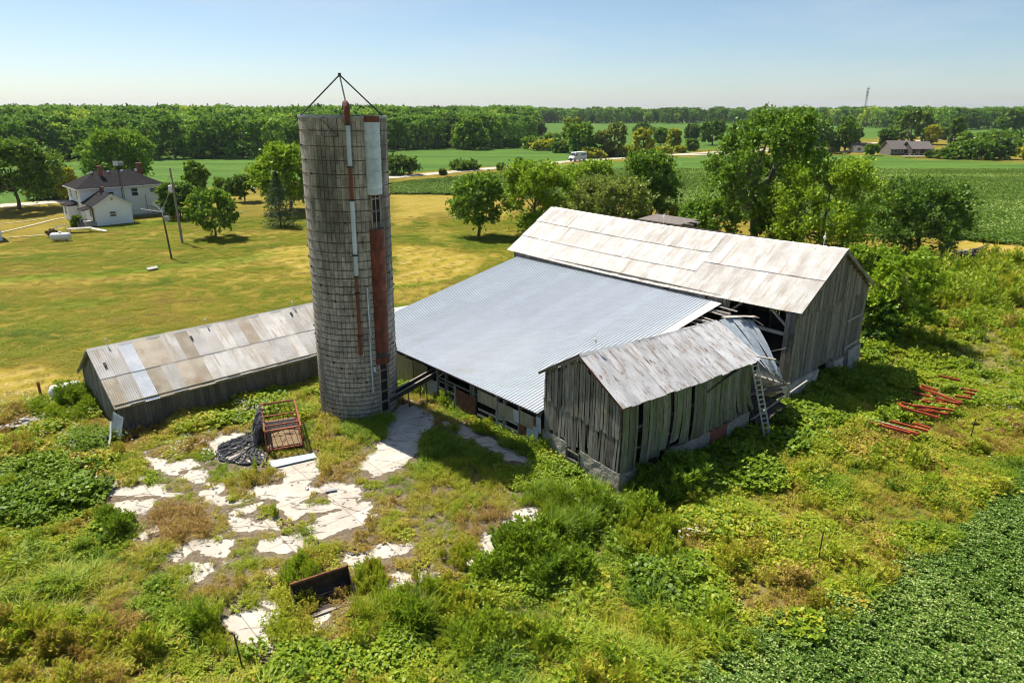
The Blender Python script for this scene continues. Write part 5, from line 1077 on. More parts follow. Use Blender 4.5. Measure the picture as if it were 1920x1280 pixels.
# ---------------------------------------------------------------- houses at the right, cell tower
def gabled(name, px, W, D, he, hr, rz, wm, rmat, label, cat, ridge='x', wins=3, door=True):
    p = gp(*px); t0 = thing(name, (p.x, p.y, 0), rz, label, cat)
    m = MB(); m.box(-W / 2, 0, -.1, W / 2, D, he); 
    for x in (-W / 2, W / 2 - .05): m.slab([(x, 0, he), (x, D, he), (x, D / 2, hr)], (1, 0, 0), .05)
    m.build('wall', G[wm], t0)
    for sd in (0, 1):
        y0, y1 = (-.5, D / 2) if sd == 0 else (D + .5, D / 2); ez = he - .5 * (hr - he) / (D / 2); pts = [(-W / 2 - .5, y0, ez), (W / 2 + .5, y0, ez), (W / 2 + .5, y1, hr), (-W / 2 - .5, y1, hr)]
        m = MB(); m.slab(pts if sd == 0 else pts[::-1], Vector((0, -(hr - he) if sd == 0 else (hr - he), D / 2)).normalized(), .15); m.build('roof', G[rmat], t0)
    for k in range(wins): win(t0, -W / 2 + W * (k + .7) / (wins + .4), 0, he * .38, min(1.4, W / (wins + 1) * .6), he * .38, (0, -1, 0))
    if door: MB().slab([(W * .12, -.0, 0), (W * .12 + 1, 0, 0), (W * .12 + 1, 0, 2.1), (W * .12, 0, 2.1)], (0, -1, 0), .06).build('door', G['dark_metal'], t0)
    return t0
gabled('garden_shed', (1617, 286), 8, 6, 2.6, 4.0, R(-5), 'siding', 'shingle_brown', 'small white shed with a grey roof among the far trees', 'shed', wins=2)
bg1 = gabled('bungalow', (1690, 291), 10, 8, 2.8, 5.8, R(5), 'wood', 'shingle_brown', 'grey-roofed bungalow at the far edge of the right-hand field', 'house')
bg2 = gabled('house_annex', (1728, 292), 9, 8, 3.0, 5.6, R(5), 'wood_dark', 'shingle_brown', 'brown-roofed house annex with a deck beside the far bungalow', 'house', wins=2)
p = gp(1722, 295); dk = thing('deck', (p.x, p.y, 0), R(5), 'timber deck with railings in front of the far houses', 'deck')
m = MB(); m.box(-7, -1.5, .5, 7, 1.2, .65); m.build('floor', G['wood_pale'], dk)
for k in range(8): MB().beam((-7 + 2 * k, -1.45, -.1), (-7 + 2 * k, -1.45, 1.6), .14).build('rail_post', G['wood_pale'], dk)
MB().beam((-7, -1.45, 1.55), (7, -1.45, 1.55), .12).build('hand_rail', G['wood_pale'], dk)
gabled('far_house', (1904, 289), 6.5, 7, 4.6, 6.6, R(-10), 'wood_dark', 'shingle', 'dark two-storey house in the trees at the right edge', 'house', wins=2)
gabled('tan_shed', (1567, 284), 4.5, 4, 2.6, 3.6, R(10), 'tan_wall', 'shingle_brown', 'small tan shed in the trees left of the white shed', 'shed', wins=1, door=False)
def car(px, rz, label, mat):
    p = gp(*px); t0 = thing('parked_car', (p.x, p.y, 0), rz, label, 'car')
    m = MB(); m.slab([(x, -.85, z) for x, z in ((-2.2, .35), (-2.25, .85), (-1.3, .95), (-.8, 1.45), (.7, 1.45), (1.3, .95), (2.2, .8), (2.25, .35))], (0, 1, 0), 1.7); m.build('body', G[mat], t0)
    m = MB(); m.slab([(x, -.87, z) for x, z in ((-1.1, .97), (-.7, 1.38), (.62, 1.38), (1.08, .97))], (0, 1, 0), 1.74); m.build('side_glass', G['glass'], t0)
    for x in (-1.4, 1.4):
        for s in (-1, 1): m = MB(); m.tube([(x, s * .7, .33), (x, s * .88, .33)], .33, 12); m.build('wheel', G['tyre'], t0)
car((1543, 285), .2, 'pale parked car under the far dark trees', 'white'); car((1585, 288), -.1, 'grey parked car near the small tan shed', 'car')
Yt = 1500.; tz = hat(165, Yt); x_ = (1622 - 960) / FPX * (Yt * CT); ct = thing('cell_tower', (x_, Yt, 0), 0, 'slender lattice cell tower on the horizon', 'tower')
for k in range(3): a = k * 2.094; MB().tube([(3.2 * math.cos(a), 3.2 * math.sin(a), 0), (.8 * math.cos(a), .8 * math.sin(a), tz)], [.35, .3], 5).build('tower_leg', G['grey_metal'], ct)
m = MB(); nb = 26
for i in range(nb):
    for k in range(3):
        a = k * 2.094; b = a + 2.094; s0, s1 = i / nb, (i + 1) / nb; r0, r1 = 3.2 - 2.4 * s0, 3.2 - 2.4 * s1; m.beam((r0 * math.cos(a), r0 * math.sin(a), tz * s0), (r1 * math.cos(b), r1 * math.sin(b), tz * s1), .25)
m.build('lattice', G['grey_metal'], ct)
for zf, r_ in ((.98, 2.6), (.86, 2.4), (.76, 2.2)):
    for k in range(6): a = k * 1.047; m = MB(); m.box(r_ * math.cos(a) - .4, r_ * math.sin(a) - .4, tz * zf - 2.2, r_ * math.cos(a) + .4, r_ * math.sin(a) + .4, tz * zf + 1.0); m.build('antenna_panel', G['grey_metal'], ct)
m = MB(); m.tube([(0, 0, tz - 2), (0, 0, tz + 4)], .22, 5); m.build('spike', G['grey_metal'], ct)
# ---------------------------------------------------------------- trees
def nrm(a): return a / (np.linalg.norm(a, axis=-1, keepdims=True) + 1e-9)
def leafq(rng, C, A, S, upb=.6, wid=.42, fold=.12):
    n = len(C); N = nrm(rng.normal(size=(n, 3)) + np.array([0, 0, upb])); A = nrm(A); B = nrm(np.cross(A, N)); N = np.cross(B, A); S = S[:, None]
    return np.stack([C - A * S * .5, C + B * S * wid + N * S * fold, C + A * S * .55, C - B * S * wid + N * S * fold], 1)
def crown_quads(rng, LC, LR, axis_c, nt, lpt, ls, up=.35, rnd=.8, outw=.7, droop=0.1, upb=1.1):
    k = len(LC); o = LC - axis_c; o = nrm(o)
    d = nrm(np.repeat(o * outw, nt, 0) + np.array([0, 0, up]) + rng.normal(size=(k * nt, 3)) * rnd); ln = np.repeat(LR, nt) * rng.uniform(.5, 1.25, k * nt) ** 1.2 * 1.12; base = np.repeat(LC, nt, 0)
    s = rng.uniform(.2, 1.0, (k * nt, lpt)); P = base[:, None] + d[:, None] * (ln[:, None] * s)[..., None]; P[..., 2] -= droop * ln[:, None] * s ** 2
    P = P.reshape(-1, 3) + rng.normal(size=(k * nt * lpt, 3)) * (np.repeat(np.repeat(LR, nt), lpt) * .10)[:, None]
    A = np.repeat(d, lpt, 0) + rng.normal(size=P.shape) * .55
    return leafq(rng, P, A, ls * rng.uniform(.6, 1.35, len(P)), upb)
def tree_parts(seed, h, cw, cb=.22, lobes=44, nt=13, lpt=15, ls=.36, lr=.33, prof=.65, up=.35, rnd=.8, outw=.7, skew=(0, 0), tr=.022, limbs=16, bot=.3, forks=1):
    rng = np.random.default_rng(seed); z0 = cb * h; s = rng.beta(1.25, 1.0, lobes); pr_ = np.sin(np.pi * np.clip(s * (1 - bot * .55) + bot * .55 * .62, .02, .98)) ** prof
    ph = np.arange(lobes) * 2.39996 + rng.uniform(-.4, .4, lobes); rad = cw * pr_ * rng.uniform(.3, .86, lobes) ** .8
    LR = cw * lr * rng.uniform(.7, 1.25, lobes); LC = np.stack([np.cos(ph) * rad + skew[0] * s, np.sin(ph) * rad + skew[1] * s, np.minimum(z0 + (h - z0) * (.08 + .88 * s), h - LR * .95)], 1)
    Q = crown_quads(rng, LC, LR, np.array([0, 0, z0 + (h - z0) * .35]), nt, lpt, ls, up, rnd, outw)
    Q[..., 2] = np.maximum(Q[..., 2], .15)
    m = MB(); r = tr * h
    for f in range(forks):
        fx, fy = (0, 0) if forks == 1 else (math.cos(f * 2.3 + seed) * cw * .25, math.sin(f * 2.3 + seed) * cw * .25); q = 1 if forks == 1 else .75
        m.tube([(0, 0, -.2), (0.02 * h + fx * .1, 0, h * .12), (fx * .5 - .01 * h, fy * .5, h * .35), (fx + .01 * h, fy, h * .6), (fx + skew[0] * .7, fy + skew[1] * .7, h * .85)], [r * 1.35 * q, r * q, r * .75 * q, r * .45 * q, r * .15], 8)
    for i in np.argsort(-rad)[:limbs]:
        e = Vector(LC[i]); b = Vector((0, 0, max(h * .12, min(e.z * .62, h * .6)))); mid = b.lerp(e, .5) + Vector((0, 0, -.04 * h)) + Vector(rng.normal(size=3) * .02 * h); m.tube([b, mid, e], [r * .42, r * .26, r * .08], 5, False)
    return Q, m
def spruce_parts(seed, h, cw, lev=26, nb=11, lpb=16, ls=.34):
    rng = np.random.default_rng(seed); qs = []; m = MB(); m.tube([(0, 0, -.2), (0, 0, h * .98)], [h * .018, .02], 8)
    for i in range(lev):
        s = i / lev; z = h * (.03 + .95 * s); L = cw * (1 - s) ** .85 * rng.uniform(.85, 1.1) + .15; n = max(5, int(nb * (1 - s * .5)))
        for k in range(n):
            a = k * 6.283 / n + i * .7 + rng.uniform(-.2, .2); l_ = L * rng.uniform(.75, 1.1); d = np.array([math.cos(a), math.sin(a), 0]); t_ = np.sort(rng.uniform(.12, 1, lpb))[:, None]
            P = d * l_ * t_ + np.array([0, 0, z]) + np.array([0, 0, 1]) * (.10 * l_ * t_ - .34 * l_ * t_ ** 1.6) + rng.normal(size=(lpb, 3)) * .09; sd = np.array([-d[1], d[0], 0]); A = d * .8 + sd * rng.uniform(-1, 1, (lpb, 1)) + np.array([0, 0, -.25])
            qs.append(leafq(rng, P, A, ls * rng.uniform(.7, 1.4, lpb), 1.2, .24, .05))
    return np.concatenate(qs), m
def gcol(c, k): return tuple(x * k for x in c)
LM = {}
LM['mid'] = leafmat('leaf_mid_green', [(0, (0.0598, 0.138, 0.0154)), (0.5, (0.149, 0.297, 0.0277)), (1, (0.327, 0.488, 0.0462))], .8, .5, .34, objr=.25)
LM['bright'] = leafmat('leaf_bright_green', [(0, (0.106, 0.206, 0.014)), (0.5, (0.261, 0.424, 0.0224)), (1, (0.495, 0.619, 0.042))], .8, .5, .38, objr=.1)
LM['dark'] = leafmat('leaf_dark_green', [(0, (0.0381, 0.0997, 0.0169)), (0.5, (0.0869, 0.196, 0.0262)), (1, (0.204, 0.332, 0.0431))], .8, .5, .3, objr=.3)
LM['grey'] = leafmat('leaf_grey_green', [(0, (0.0952, 0.143, 0.0277)), (0.5, (0.231, 0.297, 0.0539)), (1, (0.408, 0.452, 0.0924))], .8, .5, .34, objr=.25)
LM['yellow'] = leafmat('leaf_yellow_green', [(0, (0.201, 0.251, 0.0154)), (0.5, (0.445, 0.459, 0.0246)), (1, (0.757, 0.648, 0.0462))], .8, .5, .38, objr=.2)
LM['spruce'] = leafmat('spruce_needle', [(0, (.022, .055, .025)), (.5, (.055, .105, .048)), (1, (.11, .165, .08))], .8, .5, .15, objr=.1)
LM['dead'] = leafmat('dead_leaf', [(0, (0.105, 0.07, 0.0525)), (1, (0.28, 0.193, 0.14))], .8, .5, .2)
def plant_tree(name, u, v, vtop, wpx, mat, label, cat='tree', style='round', seed=None, z_vis=None, group=None, bark='bark', at=None, **kw):
    p = at or gp(u, v); h = hat(vtop, p.y); cw = wpx / 2 * mpp(p.y, h * .5); seed = seed or int(u * 7 + v)
    if style == 'spruce': Q, m = spruce_parts(seed, h, cw, **kw)
    else:
        a = dict(cb=.2, lobes=46, ls=max(.28, .0038 * p.y)); a.update(kw); a['lobes'] = int(a['lobes'] * 1.3); Q, m = tree_parts(seed, h, cw * 1.04, **a)
    t0 = thing(name, (p.x, p.y, -.05), 0, label, cat, group)
    link('crown', qmesh('crown', Q, LM[mat]), None, t0); m.build('trunk', G[bark], t0); return t0
T = plant_tree
T('maple_tree', 897, 442, 326, 98, 'mid', 'lone round maple on the lawn between silo and barn', cb=.2, lobes=52, prof=.75, seed=3)
T('leafy_tree', 1003, 436, 306, 128, 'bright', 'spiky bright green tree just behind the far end of the barn roof', cb=.06, lobes=60, up=.75, rnd=.6, outw=.9, lr=.38)
T('leafy_tree', 1108, 408, 303, 96, 'bright', 'bright upright tree behind the barn, second of the row from the left', cb=.1, lobes=58, up=.8, rnd=.6, lr=.36)
T('leafy_tree', 1217, 412, 284, 108, 'mid', 'broad green tree behind the middle of the barn ridge', cb=.08, lobes=60, up=.7, rnd=.6, lr=.36)
T('willow_shrub', 1140, 428, 332, 170, 'grey', 'dull grey-green bushy tree right behind the barn ridge', cb=.03, lobes=64, lr=.3, nt=16, bot=.8)
T('cottonwood_tree', 1405, 470, 203, 205, 'mid', 'tallest spreading tree with a visible forked trunk behind the barn', cb=.24, lobes=96, ls=.40, lr=.24, nt=14, prof=.6, tr=.028, limbs=34, forks=2, bark='bark_pale', seed=23, outw=.6, skew=(2.2, 0))
T('mulberry_tree', 1535, 492, 300, 200, 'bright', 'bright leafy tree with spiky shoots behind the right end of the barn', cb=.05, lobes=80, up=.8, rnd=.55, outw=.9, lr=.3, nt=14, seed=9, bot=.7)
T('dense_tree', 1716, 484, 338, 175, 'dark', 'dark dense round tree standing alone at the edge of the soybean field', cb=.05, lobes=80, up=.5, rnd=.65, lr=.3, nt=14, seed=13, bot=.75)
T('understory_tree', 1330, 452, 366, 110, 'mid', 'low bushy tree under the tallest tree behind the barn', cb=.03, lobes=40, bot=.8)
T('understory_tree', 1455, 476, 392, 90, 'dark', 'dark undergrowth tree between the two biggest trees behind the barn', cb=.03, lobes=34, bot=.8)
T('understory_tree', 1293, 422, 388, 70, 'yellow', 'yellowish shrub on the lawn right behind the barn ridge', 'shrub', cb=.02, lobes=26, bot=.8)
T('oak_tree', 52, 392, 258, 165, 'dark', 'big dark shade tree at the left edge beside the road', at=gp(36, 392), cb=.16, lobes=78, lr=.28, prof=.6, bot=.6)
T('ash_tree', 226, 345, 246, 118, 'mid', 'broad pale green tree behind the farmhouse roof', cb=.12, lobes=60, up=.6, rnd=.6)
T('small_tree', 128, 374, 314, 46, 'yellow', 'small yellow-green tree left of the farmhouse', cb=.05, lobes=34, bot=.7)
T('small_tree', 108, 372, 306, 40, 'dark', 'small dark tree behind the yellow-green one left of the farmhouse', cb=.08, lobes=30)
T('small_tree', 371, 372, 302, 46, 'mid', 'slim round tree between the utility pole and the spruce, behind the lawn', cb=.16, lobes=36)
T('walnut_tree', 404, 444, 354, 92, 'mid', 'open-crowned young tree on the lawn right of the utility pole', cb=.16, lobes=42, lr=.28, nt=11)
T('multi_stem_tree', 459, 378, 330, 50, 'dark', 'small multi-stemmed tree left of the spruce', cb=.32, lobes=26, forks=3, prof=.5)
T('shrub', 425, 365, 335, 42, 'mid', 'round shrub left of the multi-stemmed tree', 'shrub', cb=.03, lobes=22, bot=.8)
T('spruce_tree', 527, 424, 315, 84, 'spruce', 'dark blue-green spruce on the lawn left of the silo', style='spruce')
T('basswood_tree', 545, 396, 268, 122, 'bright', 'tall bright green tree right behind the silo shaft', cb=.08, lobes=64, bot=.6)
T('lilac_shrub', 338, 408, 344, 62, 'dark', 'dark bushy shrub against the right side of the farmhouse', 'shrub', cb=.02, lobes=40, bot=.9)
T('shrub', 82, 372, 338, 60, 'grey', 'olive shrub by the road right of the big shade tree', 'shrub', cb=.02, lobes=26, bot=.9)
T('foundation_shrub', 145, 424, 404, 20, 'mid', 'small green shrub at the farmhouse corner', 'shrub', cb=.02, lobes=16, bot=.9)
T('dead_shrub', 98, 444, 431, 17, 'dead', 'small dead brown shrub beside the propane tank', 'shrub', cb=.02, lobes=10, nt=8, lpt=8, up=.9, bot=.9)
# hedgerow bushes along the gravel road
for u, v, vt, w, mt, lb in ((752, 327, 292, 64, 'dark', 'dark round bush beside the road just right of the silo'), (872, 318, 300, 52, 'dark', 'low wide dark bush on the field side of the road'), (940, 319, 307, 15, 'mid', 'tiny round bush on the near verge of the road'), (974, 308, 297, 14, 'mid', 'tiny dark bush on the far verge of the road'), (830, 328, 318, 12, 'grey', 'small grass clump bush on the near road verge')):
    T('roadside_bush', u, v, vt, w, mt, lb, 'bush', cb=.02, lobes=26, bot=.9, nt=10, lpt=10)
# trees round the bend of the road
RB = [(1013, 253, 229, 18, 'grey', 'pale slim tree at the end of the left-hand wood'), (1075, 288, 222, 46, 'grey', 'olive tree left of the road bend'), (1088, 294, 232, 58, 'mid', 'green tree right of the olive one just above the van'), (1150, 293, 230, 44, 'grey', 'airy pale-green tree right of the van'), (1128, 294, 246, 30, 'grey', 'slim pale tree between the van and the airy tree'), (1205, 291, 240, 40, 'yellow', 'yellowish tree beside the lane right of the airy tree'), (1206, 262, 232, 34, 'dark', 'dark tree behind the yellowish one in the far hedgerow'), (1238, 272, 241, 26, 'mid', 'mid-sized tree in the far hedgerow'), (1262, 280, 243, 24, 'yellow', 'small yellowish hedgerow tree'), (1297, 262, 234, 30, 'dark', 'dark hedgerow tree left of the tallest tree'), (1297, 283, 262, 22, 'mid', 'round low bush by the lane'), (1335, 272, 225, 44, 'dark', 'dark round tree showing left behind the tallest tree'), (1275, 286, 275, 18, 'yellow', 'small yellow bush by the lane'),
      (1520, 286, 219, 70, 'dark', 'dark tree group right of the tallest tree'), (1488, 284, 226, 46, 'dark', 'dark tree close behind the right flank of the tallest tree'), (1583, 284, 218, 40, 'mid', 'upright tree in front of the far fields'), (1705, 270, 206, 74, 'dark', 'big round dark oak behind the far houses'), (1786, 284, 220, 28, 'mid', 'olive tree right of the big round oak'), (1660, 288, 244, 36, 'dark', 'dark tree against the left side of the grey-roofed bungalow'), (1888, 254, 206, 50, 'dark', 'large dark tree near the right edge below the horizon'), (1745, 272, 236, 24, 'yellow', 'pale yellow-green tree right of the big round oak'), (1765, 262, 240, 22, 'mid', 'small tree in the fields behind the houses'), (1633, 291, 272, 22, 'mid', 'low bush between the white shed and the bungalow')]
for u, v, vt, w, mt, lb in RB: T('hedgerow_tree', u, v, vt, w, mt, lb, 'tree', cb=.1, lobes=30, nt=10, lpt=9, bot=.6)
for u, v, vt, w, lb in ((1688, 289, 258, 22, 'small spruce in front of the grey-roofed bungalow'), (1778, 289, 232, 20, 'narrow dark spruce right of the far houses')): T('spruce_tree', u, v, vt, w, 'spruce', lb, style='spruce', lev=16, nb=8, lpb=9, ls=.9)
WB = ('rounded green tree first right of the far houses', 'rounded green tree second right of the far houses', 'dark rounded tree in the middle of the right-hand belt', 'green tree just below the dark far house', 'green tree behind the front row right of the narrow spruce', 'broad green tree behind the dark rounded one', 'green tree cut by the right edge behind the far house', 'small green tree right of the deck', 'yellow-green tree at the right edge of the belt', 'small dark tree touching the deck', 'green tree behind the small white shed', 'dark tree above the small tan shed')
for k, (u, v, vt, w, mt) in enumerate(((1800, 297, 268, 46, 'mid'), (1832, 299, 262, 52, 'mid'), (1862, 298, 256, 56, 'dark'), (1900, 292, 262, 48, 'mid'), (1820, 288, 248, 60, 'mid'), (1870, 282, 244, 70, 'mid'), (1925, 285, 246, 60, 'mid'), (1775, 298, 278, 34, 'mid'), (1935, 300, 270, 50, 'yellow'), (1752, 296, 282, 30, 'dark'), (1600, 272, 240, 30, 'mid'), (1555, 284, 246, 34, 'dark'))):
    T('windbreak_tree', u, v, vt, w, mt, WB[k], 'tree', group='trees round the far houses', cb=.04, lobes=26, nt=10, lpt=9, bot=.85)
# brush round the barns
for u, v, vt, w, mt, lb in ((1672, 640, 468, 125, 'bright', 'tall bright bush against the right corner of the barn'), (1640, 640, 560, 70, 'dark', 'dark undergrowth bush below the tall one at the barn corner'), (1622, 530, 462, 80, 'bright', 'leafy bush behind the right gable corner of the barn'), (1560, 490, 462, 70, 'grey', 'grey-green brush along the back of the barn'), (1640, 500, 470, 80, 'grey', 'low olive brush behind the barn towards the dense tree'), (1720, 500, 478, 90, 'grey', 'olive brush at the foot of the dense round tree')):
    T('bush', u, v, vt, w, mt, lb, 'bush', cb=.01, lobes=46, bot=.95, lr=.3, nt=12, lpt=12, ls=.3)
# ---------------------------------------------------------------- woods as one mass, with the trees of the near edge as things
def scatter(name, P, rot, scl, idx, tint, protos, label=None, cat=None):
    col = bpy.data.collections.new(name + '_source')
    for i, (me_) in enumerate(protos):
        o = bpy.data.objects.new('%s_%02d' % (name, i), me_); col.objects.link(o)
    n = len(P); me = bpy.data.meshes.new(name); me.vertices.add(n); me.vertices.foreach_set('co', np.ascontiguousarray(P, np.float32).ravel())
    for nm, ty, arr in (('rot', 'FLOAT_VECTOR', rot), ('scl', 'FLOAT_VECTOR', scl)): me.attributes.new(nm, ty, 'POINT').data.foreach_set('vector', np.ascontiguousarray(arr, np.float32).ravel())
    me.attributes.new('idx', 'INT', 'POINT').data.foreach_set('value', np.ascontiguousarray(idx, np.int32)); me.attributes.new('tint', 'FLOAT', 'POINT').data.foreach_set('value', np.ascontiguousarray(tint, np.float32))
    ob = link(name, me); put(ob, label, cat, None, 'stuff')
    ng = bpy.data.node_groups.new(name + '_nodes', 'GeometryNodeTree'); ng.interface.new_socket('Geometry', in_out='INPUT', socket_type='NodeSocketGeometry'); ng.interface.new_socket('Geometry', in_out='OUTPUT', socket_type='NodeSocketGeometry')
    N = ng.nodes; gi = N.new('NodeGroupInput'); go = N.new('NodeGroupOutput'); ip = N.new('GeometryNodeInstanceOnPoints'); ci = N.new('GeometryNodeCollectionInfo'); ci.inputs[0].default_value = col; ci.inputs[1].default_value = True; ci.inputs[2].default_value = True
    def na(nm, ty):
        a = N.new('GeometryNodeInputNamedAttribute'); a.data_type = ty; a.inputs[0].default_value = nm; return a.outputs[0]
    L = ng.links.new; L(gi.outputs[0], ip.inputs['Points']); L(ci.outputs[0], ip.inputs['Instance']); ip.inputs['Pick Instance'].default_value = True
    L(na('idx', 'INT'), ip.inputs['Instance Index']); L(na('rot', 'FLOAT_VECTOR'), ip.inputs['Rotation']); L(na('scl', 'FLOAT_VECTOR'), ip.inputs['Scale']); L(ip.outputs[0], go.inputs[0])
    md = ob.modifiers.new('scatter', 'NODES'); md.node_group = ng; return ob
LM['forest'] = leafmat('forest_leaf', [(0, (0.0557, 0.143, 0.0265)), (0.3, (0.118, 0.27, 0.0398)), (0.6, (0.227, 0.428, 0.053)), (0.85, (0.418, 0.603, 0.0774)), (1, (0.696, 0.698, 0.0884))], .42, .5, .32, inst=True)
def merged(Q, trunk, mat, bark, name):
    v = np.array(trunk.v); q = []
    for f in trunk.f:
        if len(f) == 4: q.append(v[f])
    V = np.concatenate([Q, np.array(q)]) if q else Q; me = qmesh(name, V, mat); me.materials.append(bark); mi = np.zeros(len(V), np.int32); mi[len(Q):] = 1; me.polygons.foreach_set('material_index', mi); return me
FP = []
for k in range(6):
    Q, m = tree_parts(100 + k, 10, (3.3, 3.8, 3.0, 4.1, 3.4, 2.8)[k], cb=.08, lobes=32, nt=9, lpt=6, ls=.62, lr=.34, bot=.6, prof=.6, limbs=4); FP.append(merged(Q, m, LM['forest'], G['bark'], 'wood_tree_%d' % k))
Q, m = spruce_parts(120, 10, 1.9, 15, 8, 8, .7); FP.append(merged(Q, m, LM['forest'], G['bark'], 'wood_pine'))
EDGE_L = wp([(-420, 330), (-100, 314), (0, 309), (100, 302), (250, 298), (480, 296), (600, 292), (730, 281), (850, 278), (940, 277), (990, 268)]) + [tuple(gp(1004, 250)[:2]), tuple(gp(1010, 234)[:2])]
EDGE_R = wp([(1000, 231), (1150, 232), (1300, 232), (1480, 233), (1600, 239), (1760, 245), (1920, 242), (2150, 245)])
poly_L = EDGE_L + [(20, 1500), (-1500, 1500), (-900, 300)]; poly_R = EDGE_R + [(1900, 1500), (1900, 2100), (-300, 2100), (-200, 960)]
def fill(poly, n, x0, x1, y0, y1, seed):
    r = np.random.default_rng(seed); x = r.uniform(x0, x1, n); y = r.uniform(y0, y1, n); k = inpoly(x, y, poly); return x[k], y[k]
xa, ya = fill(poly_L, 9000, -560, 110, 220, 640, 1); xb, yb = fill(poly_L, 5200, -1300, 60, 640, 1500, 2); xc, yc = fill(poly_R, 9000, -200, 1500, 520, 1250, 3)
xx = np.concatenate([xa, xb, xc]); yy = np.concatenate([ya, yb, yc]); de = np.minimum(segdist(xx, yy, EDGE_L), segdist(xx, yy, EDGE_R)); r = np.random.default_rng(5)
far = yy > 500
ok = (de > np.where(far, 2, 9)) & (r.random(len(xx)) < np.where(far, np.where(de < 70, .9, .4), np.where(de < 80, .85, .45)))
ok &= np.abs(xx / (yy + 1)) < .95
xx, yy, de, far = xx[ok], yy[ok], de[ok], far[ok]; n = len(xx)
hgt = np.where(far, 18.2, 12.8 + np.clip(de / 60, 0, 1) * 4.6) * r.uniform(.74, 1.16, n) + (fbm(xx, yy, 60, 2) - .5) * 5
idx = r.integers(0, 6, n); pn = r.random(n) < .025; idx[pn] = 6; hgt[pn] *= 1.1
s = hgt / 10; scl = np.stack([s * r.uniform(.9, 1.25, n), s * r.uniform(.9, 1.25, n), s], 1); scl[pn, :2] *= .8
tint = np.clip(.42 + (fbm(xx, yy, 45, 7) - .5) * .8 + r.normal(size=n) * .2, .05, .95); tint[pn] = .12
scatter('woodland', np.stack([xx, yy, np.full(n, -.1)], 1), np.stack([np.zeros(n), np.zeros(n), r.uniform(0, 6.28, n)], 1), scl, idx, tint, FP, 'continuous green woodland behind the fields up to the horizon', 'woodland')
LM['edge'] = leafmat('edge_leaf', [(0, (0.0557, 0.143, 0.0265)), (0.4, (0.125, 0.279, 0.0398)), (0.7, (0.26, 0.46, 0.0575)), (0.9, (0.487, 0.603, 0.0774)), (1, (0.835, 0.761, 0.0884))], .42, .45, .34, objr=.6)
EP = []
for k in range(6):
    Q, m = tree_parts(200 + k, 10, (3.2, 3.7, 2.9, 4.0, 4.4, 2.6)[k], cb=.0, lobes=42, nt=10, lpt=8, ls=.52, lr=.33, bot=.7, prof=.6, limbs=6); EP.append((qmesh('crown', Q, LM['edge']), m.mesh('trunk', G['bark'])))
def along(pts, step):
    out = []; 
    for a, b in zip(pts[:-1], pts[1:]):
        L = math.dist(a, b); k = max(1, int(L / step)); out += [(a[0] + (b[0] - a[0]) * i / k, a[1] + (b[1] - a[1]) * i / k) for i in range(k)]
    return out
def edge_tree(x, y, h, wk, label, group, k=None, nm='woodland_edge_tree', cat='tree'):
    c, tr_ = EP[random.randrange(6) if k is None else k]; t0 = thing(nm, (x, y, -.1), random.uniform(0, 6.28), label, cat, group); s_ = h / 10; t0.scale = (s_ * wk, s_ * wk, s_); link('crown', c, None, t0); link('trunk', tr_, None, t0)
def where(x, y):
    u_ = topix(x, y)[0]
    for lim, ph in ((90, 'beyond the big shade tree'), (200, 'above the small yellow-green tree'), (320, 'behind the farmhouse'), (480, 'between farmhouse and silo'), (740, 'hard by the silo'), (870, 'above the roadside bush'), (2000, 'towards the road bend')):
        if u_ < lim: return ph
for (x, y) in along(EDGE_L[1:11], 6.5): edge_tree(x + random.uniform(-3, 3), y + random.uniform(-1, 6), random.uniform(11, 17), random.uniform(.85, 1.25), 'broadleaf tree on the front edge of the wood ' + where(x, y), 'trees on the edge of the left-hand wood')
for (x, y) in along(EDGE_L[1:11], 9): edge_tree(x + random.uniform(-3, 3), y - random.uniform(2, 5), random.uniform(3.0, 6.5), random.uniform(1.1, 1.6), 'low scrub bush at the foot of the wood ' + where(x, y), 'scrub at the foot of the left-hand wood', None, 'scrub_bush', 'bush')
for (x, y) in along(EDGE_L[10:13], 26): edge_tree(x + random.uniform(-3, 3), y, random.uniform(10, 17), random.uniform(.8, 1.2), 'broadleaf tree on the receding side of the left-hand wood', 'trees on the receding side of the wood')
for (u, v, h, wk) in ((502, 293, 5.5, 1.3), (485, 292, 4.5, 1.4), (518, 292, 7.5, 1.0)): p = gp(u, v); 
p = gp(508, 293); T('goldenrod_bush', 508, 292, 262, 22, 'yellow', 'yellow bush at the edge of the wood left of the silo', 'bush', cb=.02, lobes=26, bot=.9)
p = gp(869, 278); T('pale_tree', 880, 280, 224, 60, 'mid', 'lighter green round tree on the front edge of the left-hand wood', 'tree', cb=.04, lobes=36, bot=.8)
# brush where the wood meets the road bend
SCR = iter(('yellow scrub left of the van below the olive tree', 'green scrub bush directly left of the van', 'green scrub at the right foot of the left-hand wood', 'yellow scrub directly right of the van', 'yellow scrub below the airy pale tree', 'yellow scrub by the lane below the far hedgerow', 'grey-green scrub between the van and the airy tree', 'green bush in front of the right end of the wood', 'green bush behind the scrub left of the van'))
for u, v, vt, w, mt in ((1020, 282, 262, 40, 'yellow'), (1050, 286, 266, 36, 'mid'), (1000, 279, 258, 40, 'mid'), (1110, 296, 278, 40, 'yellow'), (1175, 291, 274, 40, 'yellow'), (1240, 287, 274, 44, 'yellow'), (1140, 292, 276, 36, 'grey'), (960, 276, 258, 34, 'mid'), (1035, 275, 252, 30, 'mid')):
    T('roadside_scrub', u, v, vt, w, mt, next(SCR), 'bush', group='scrub at the road bend', cb=.01, lobes=24, nt=9, lpt=9, bot=.95)

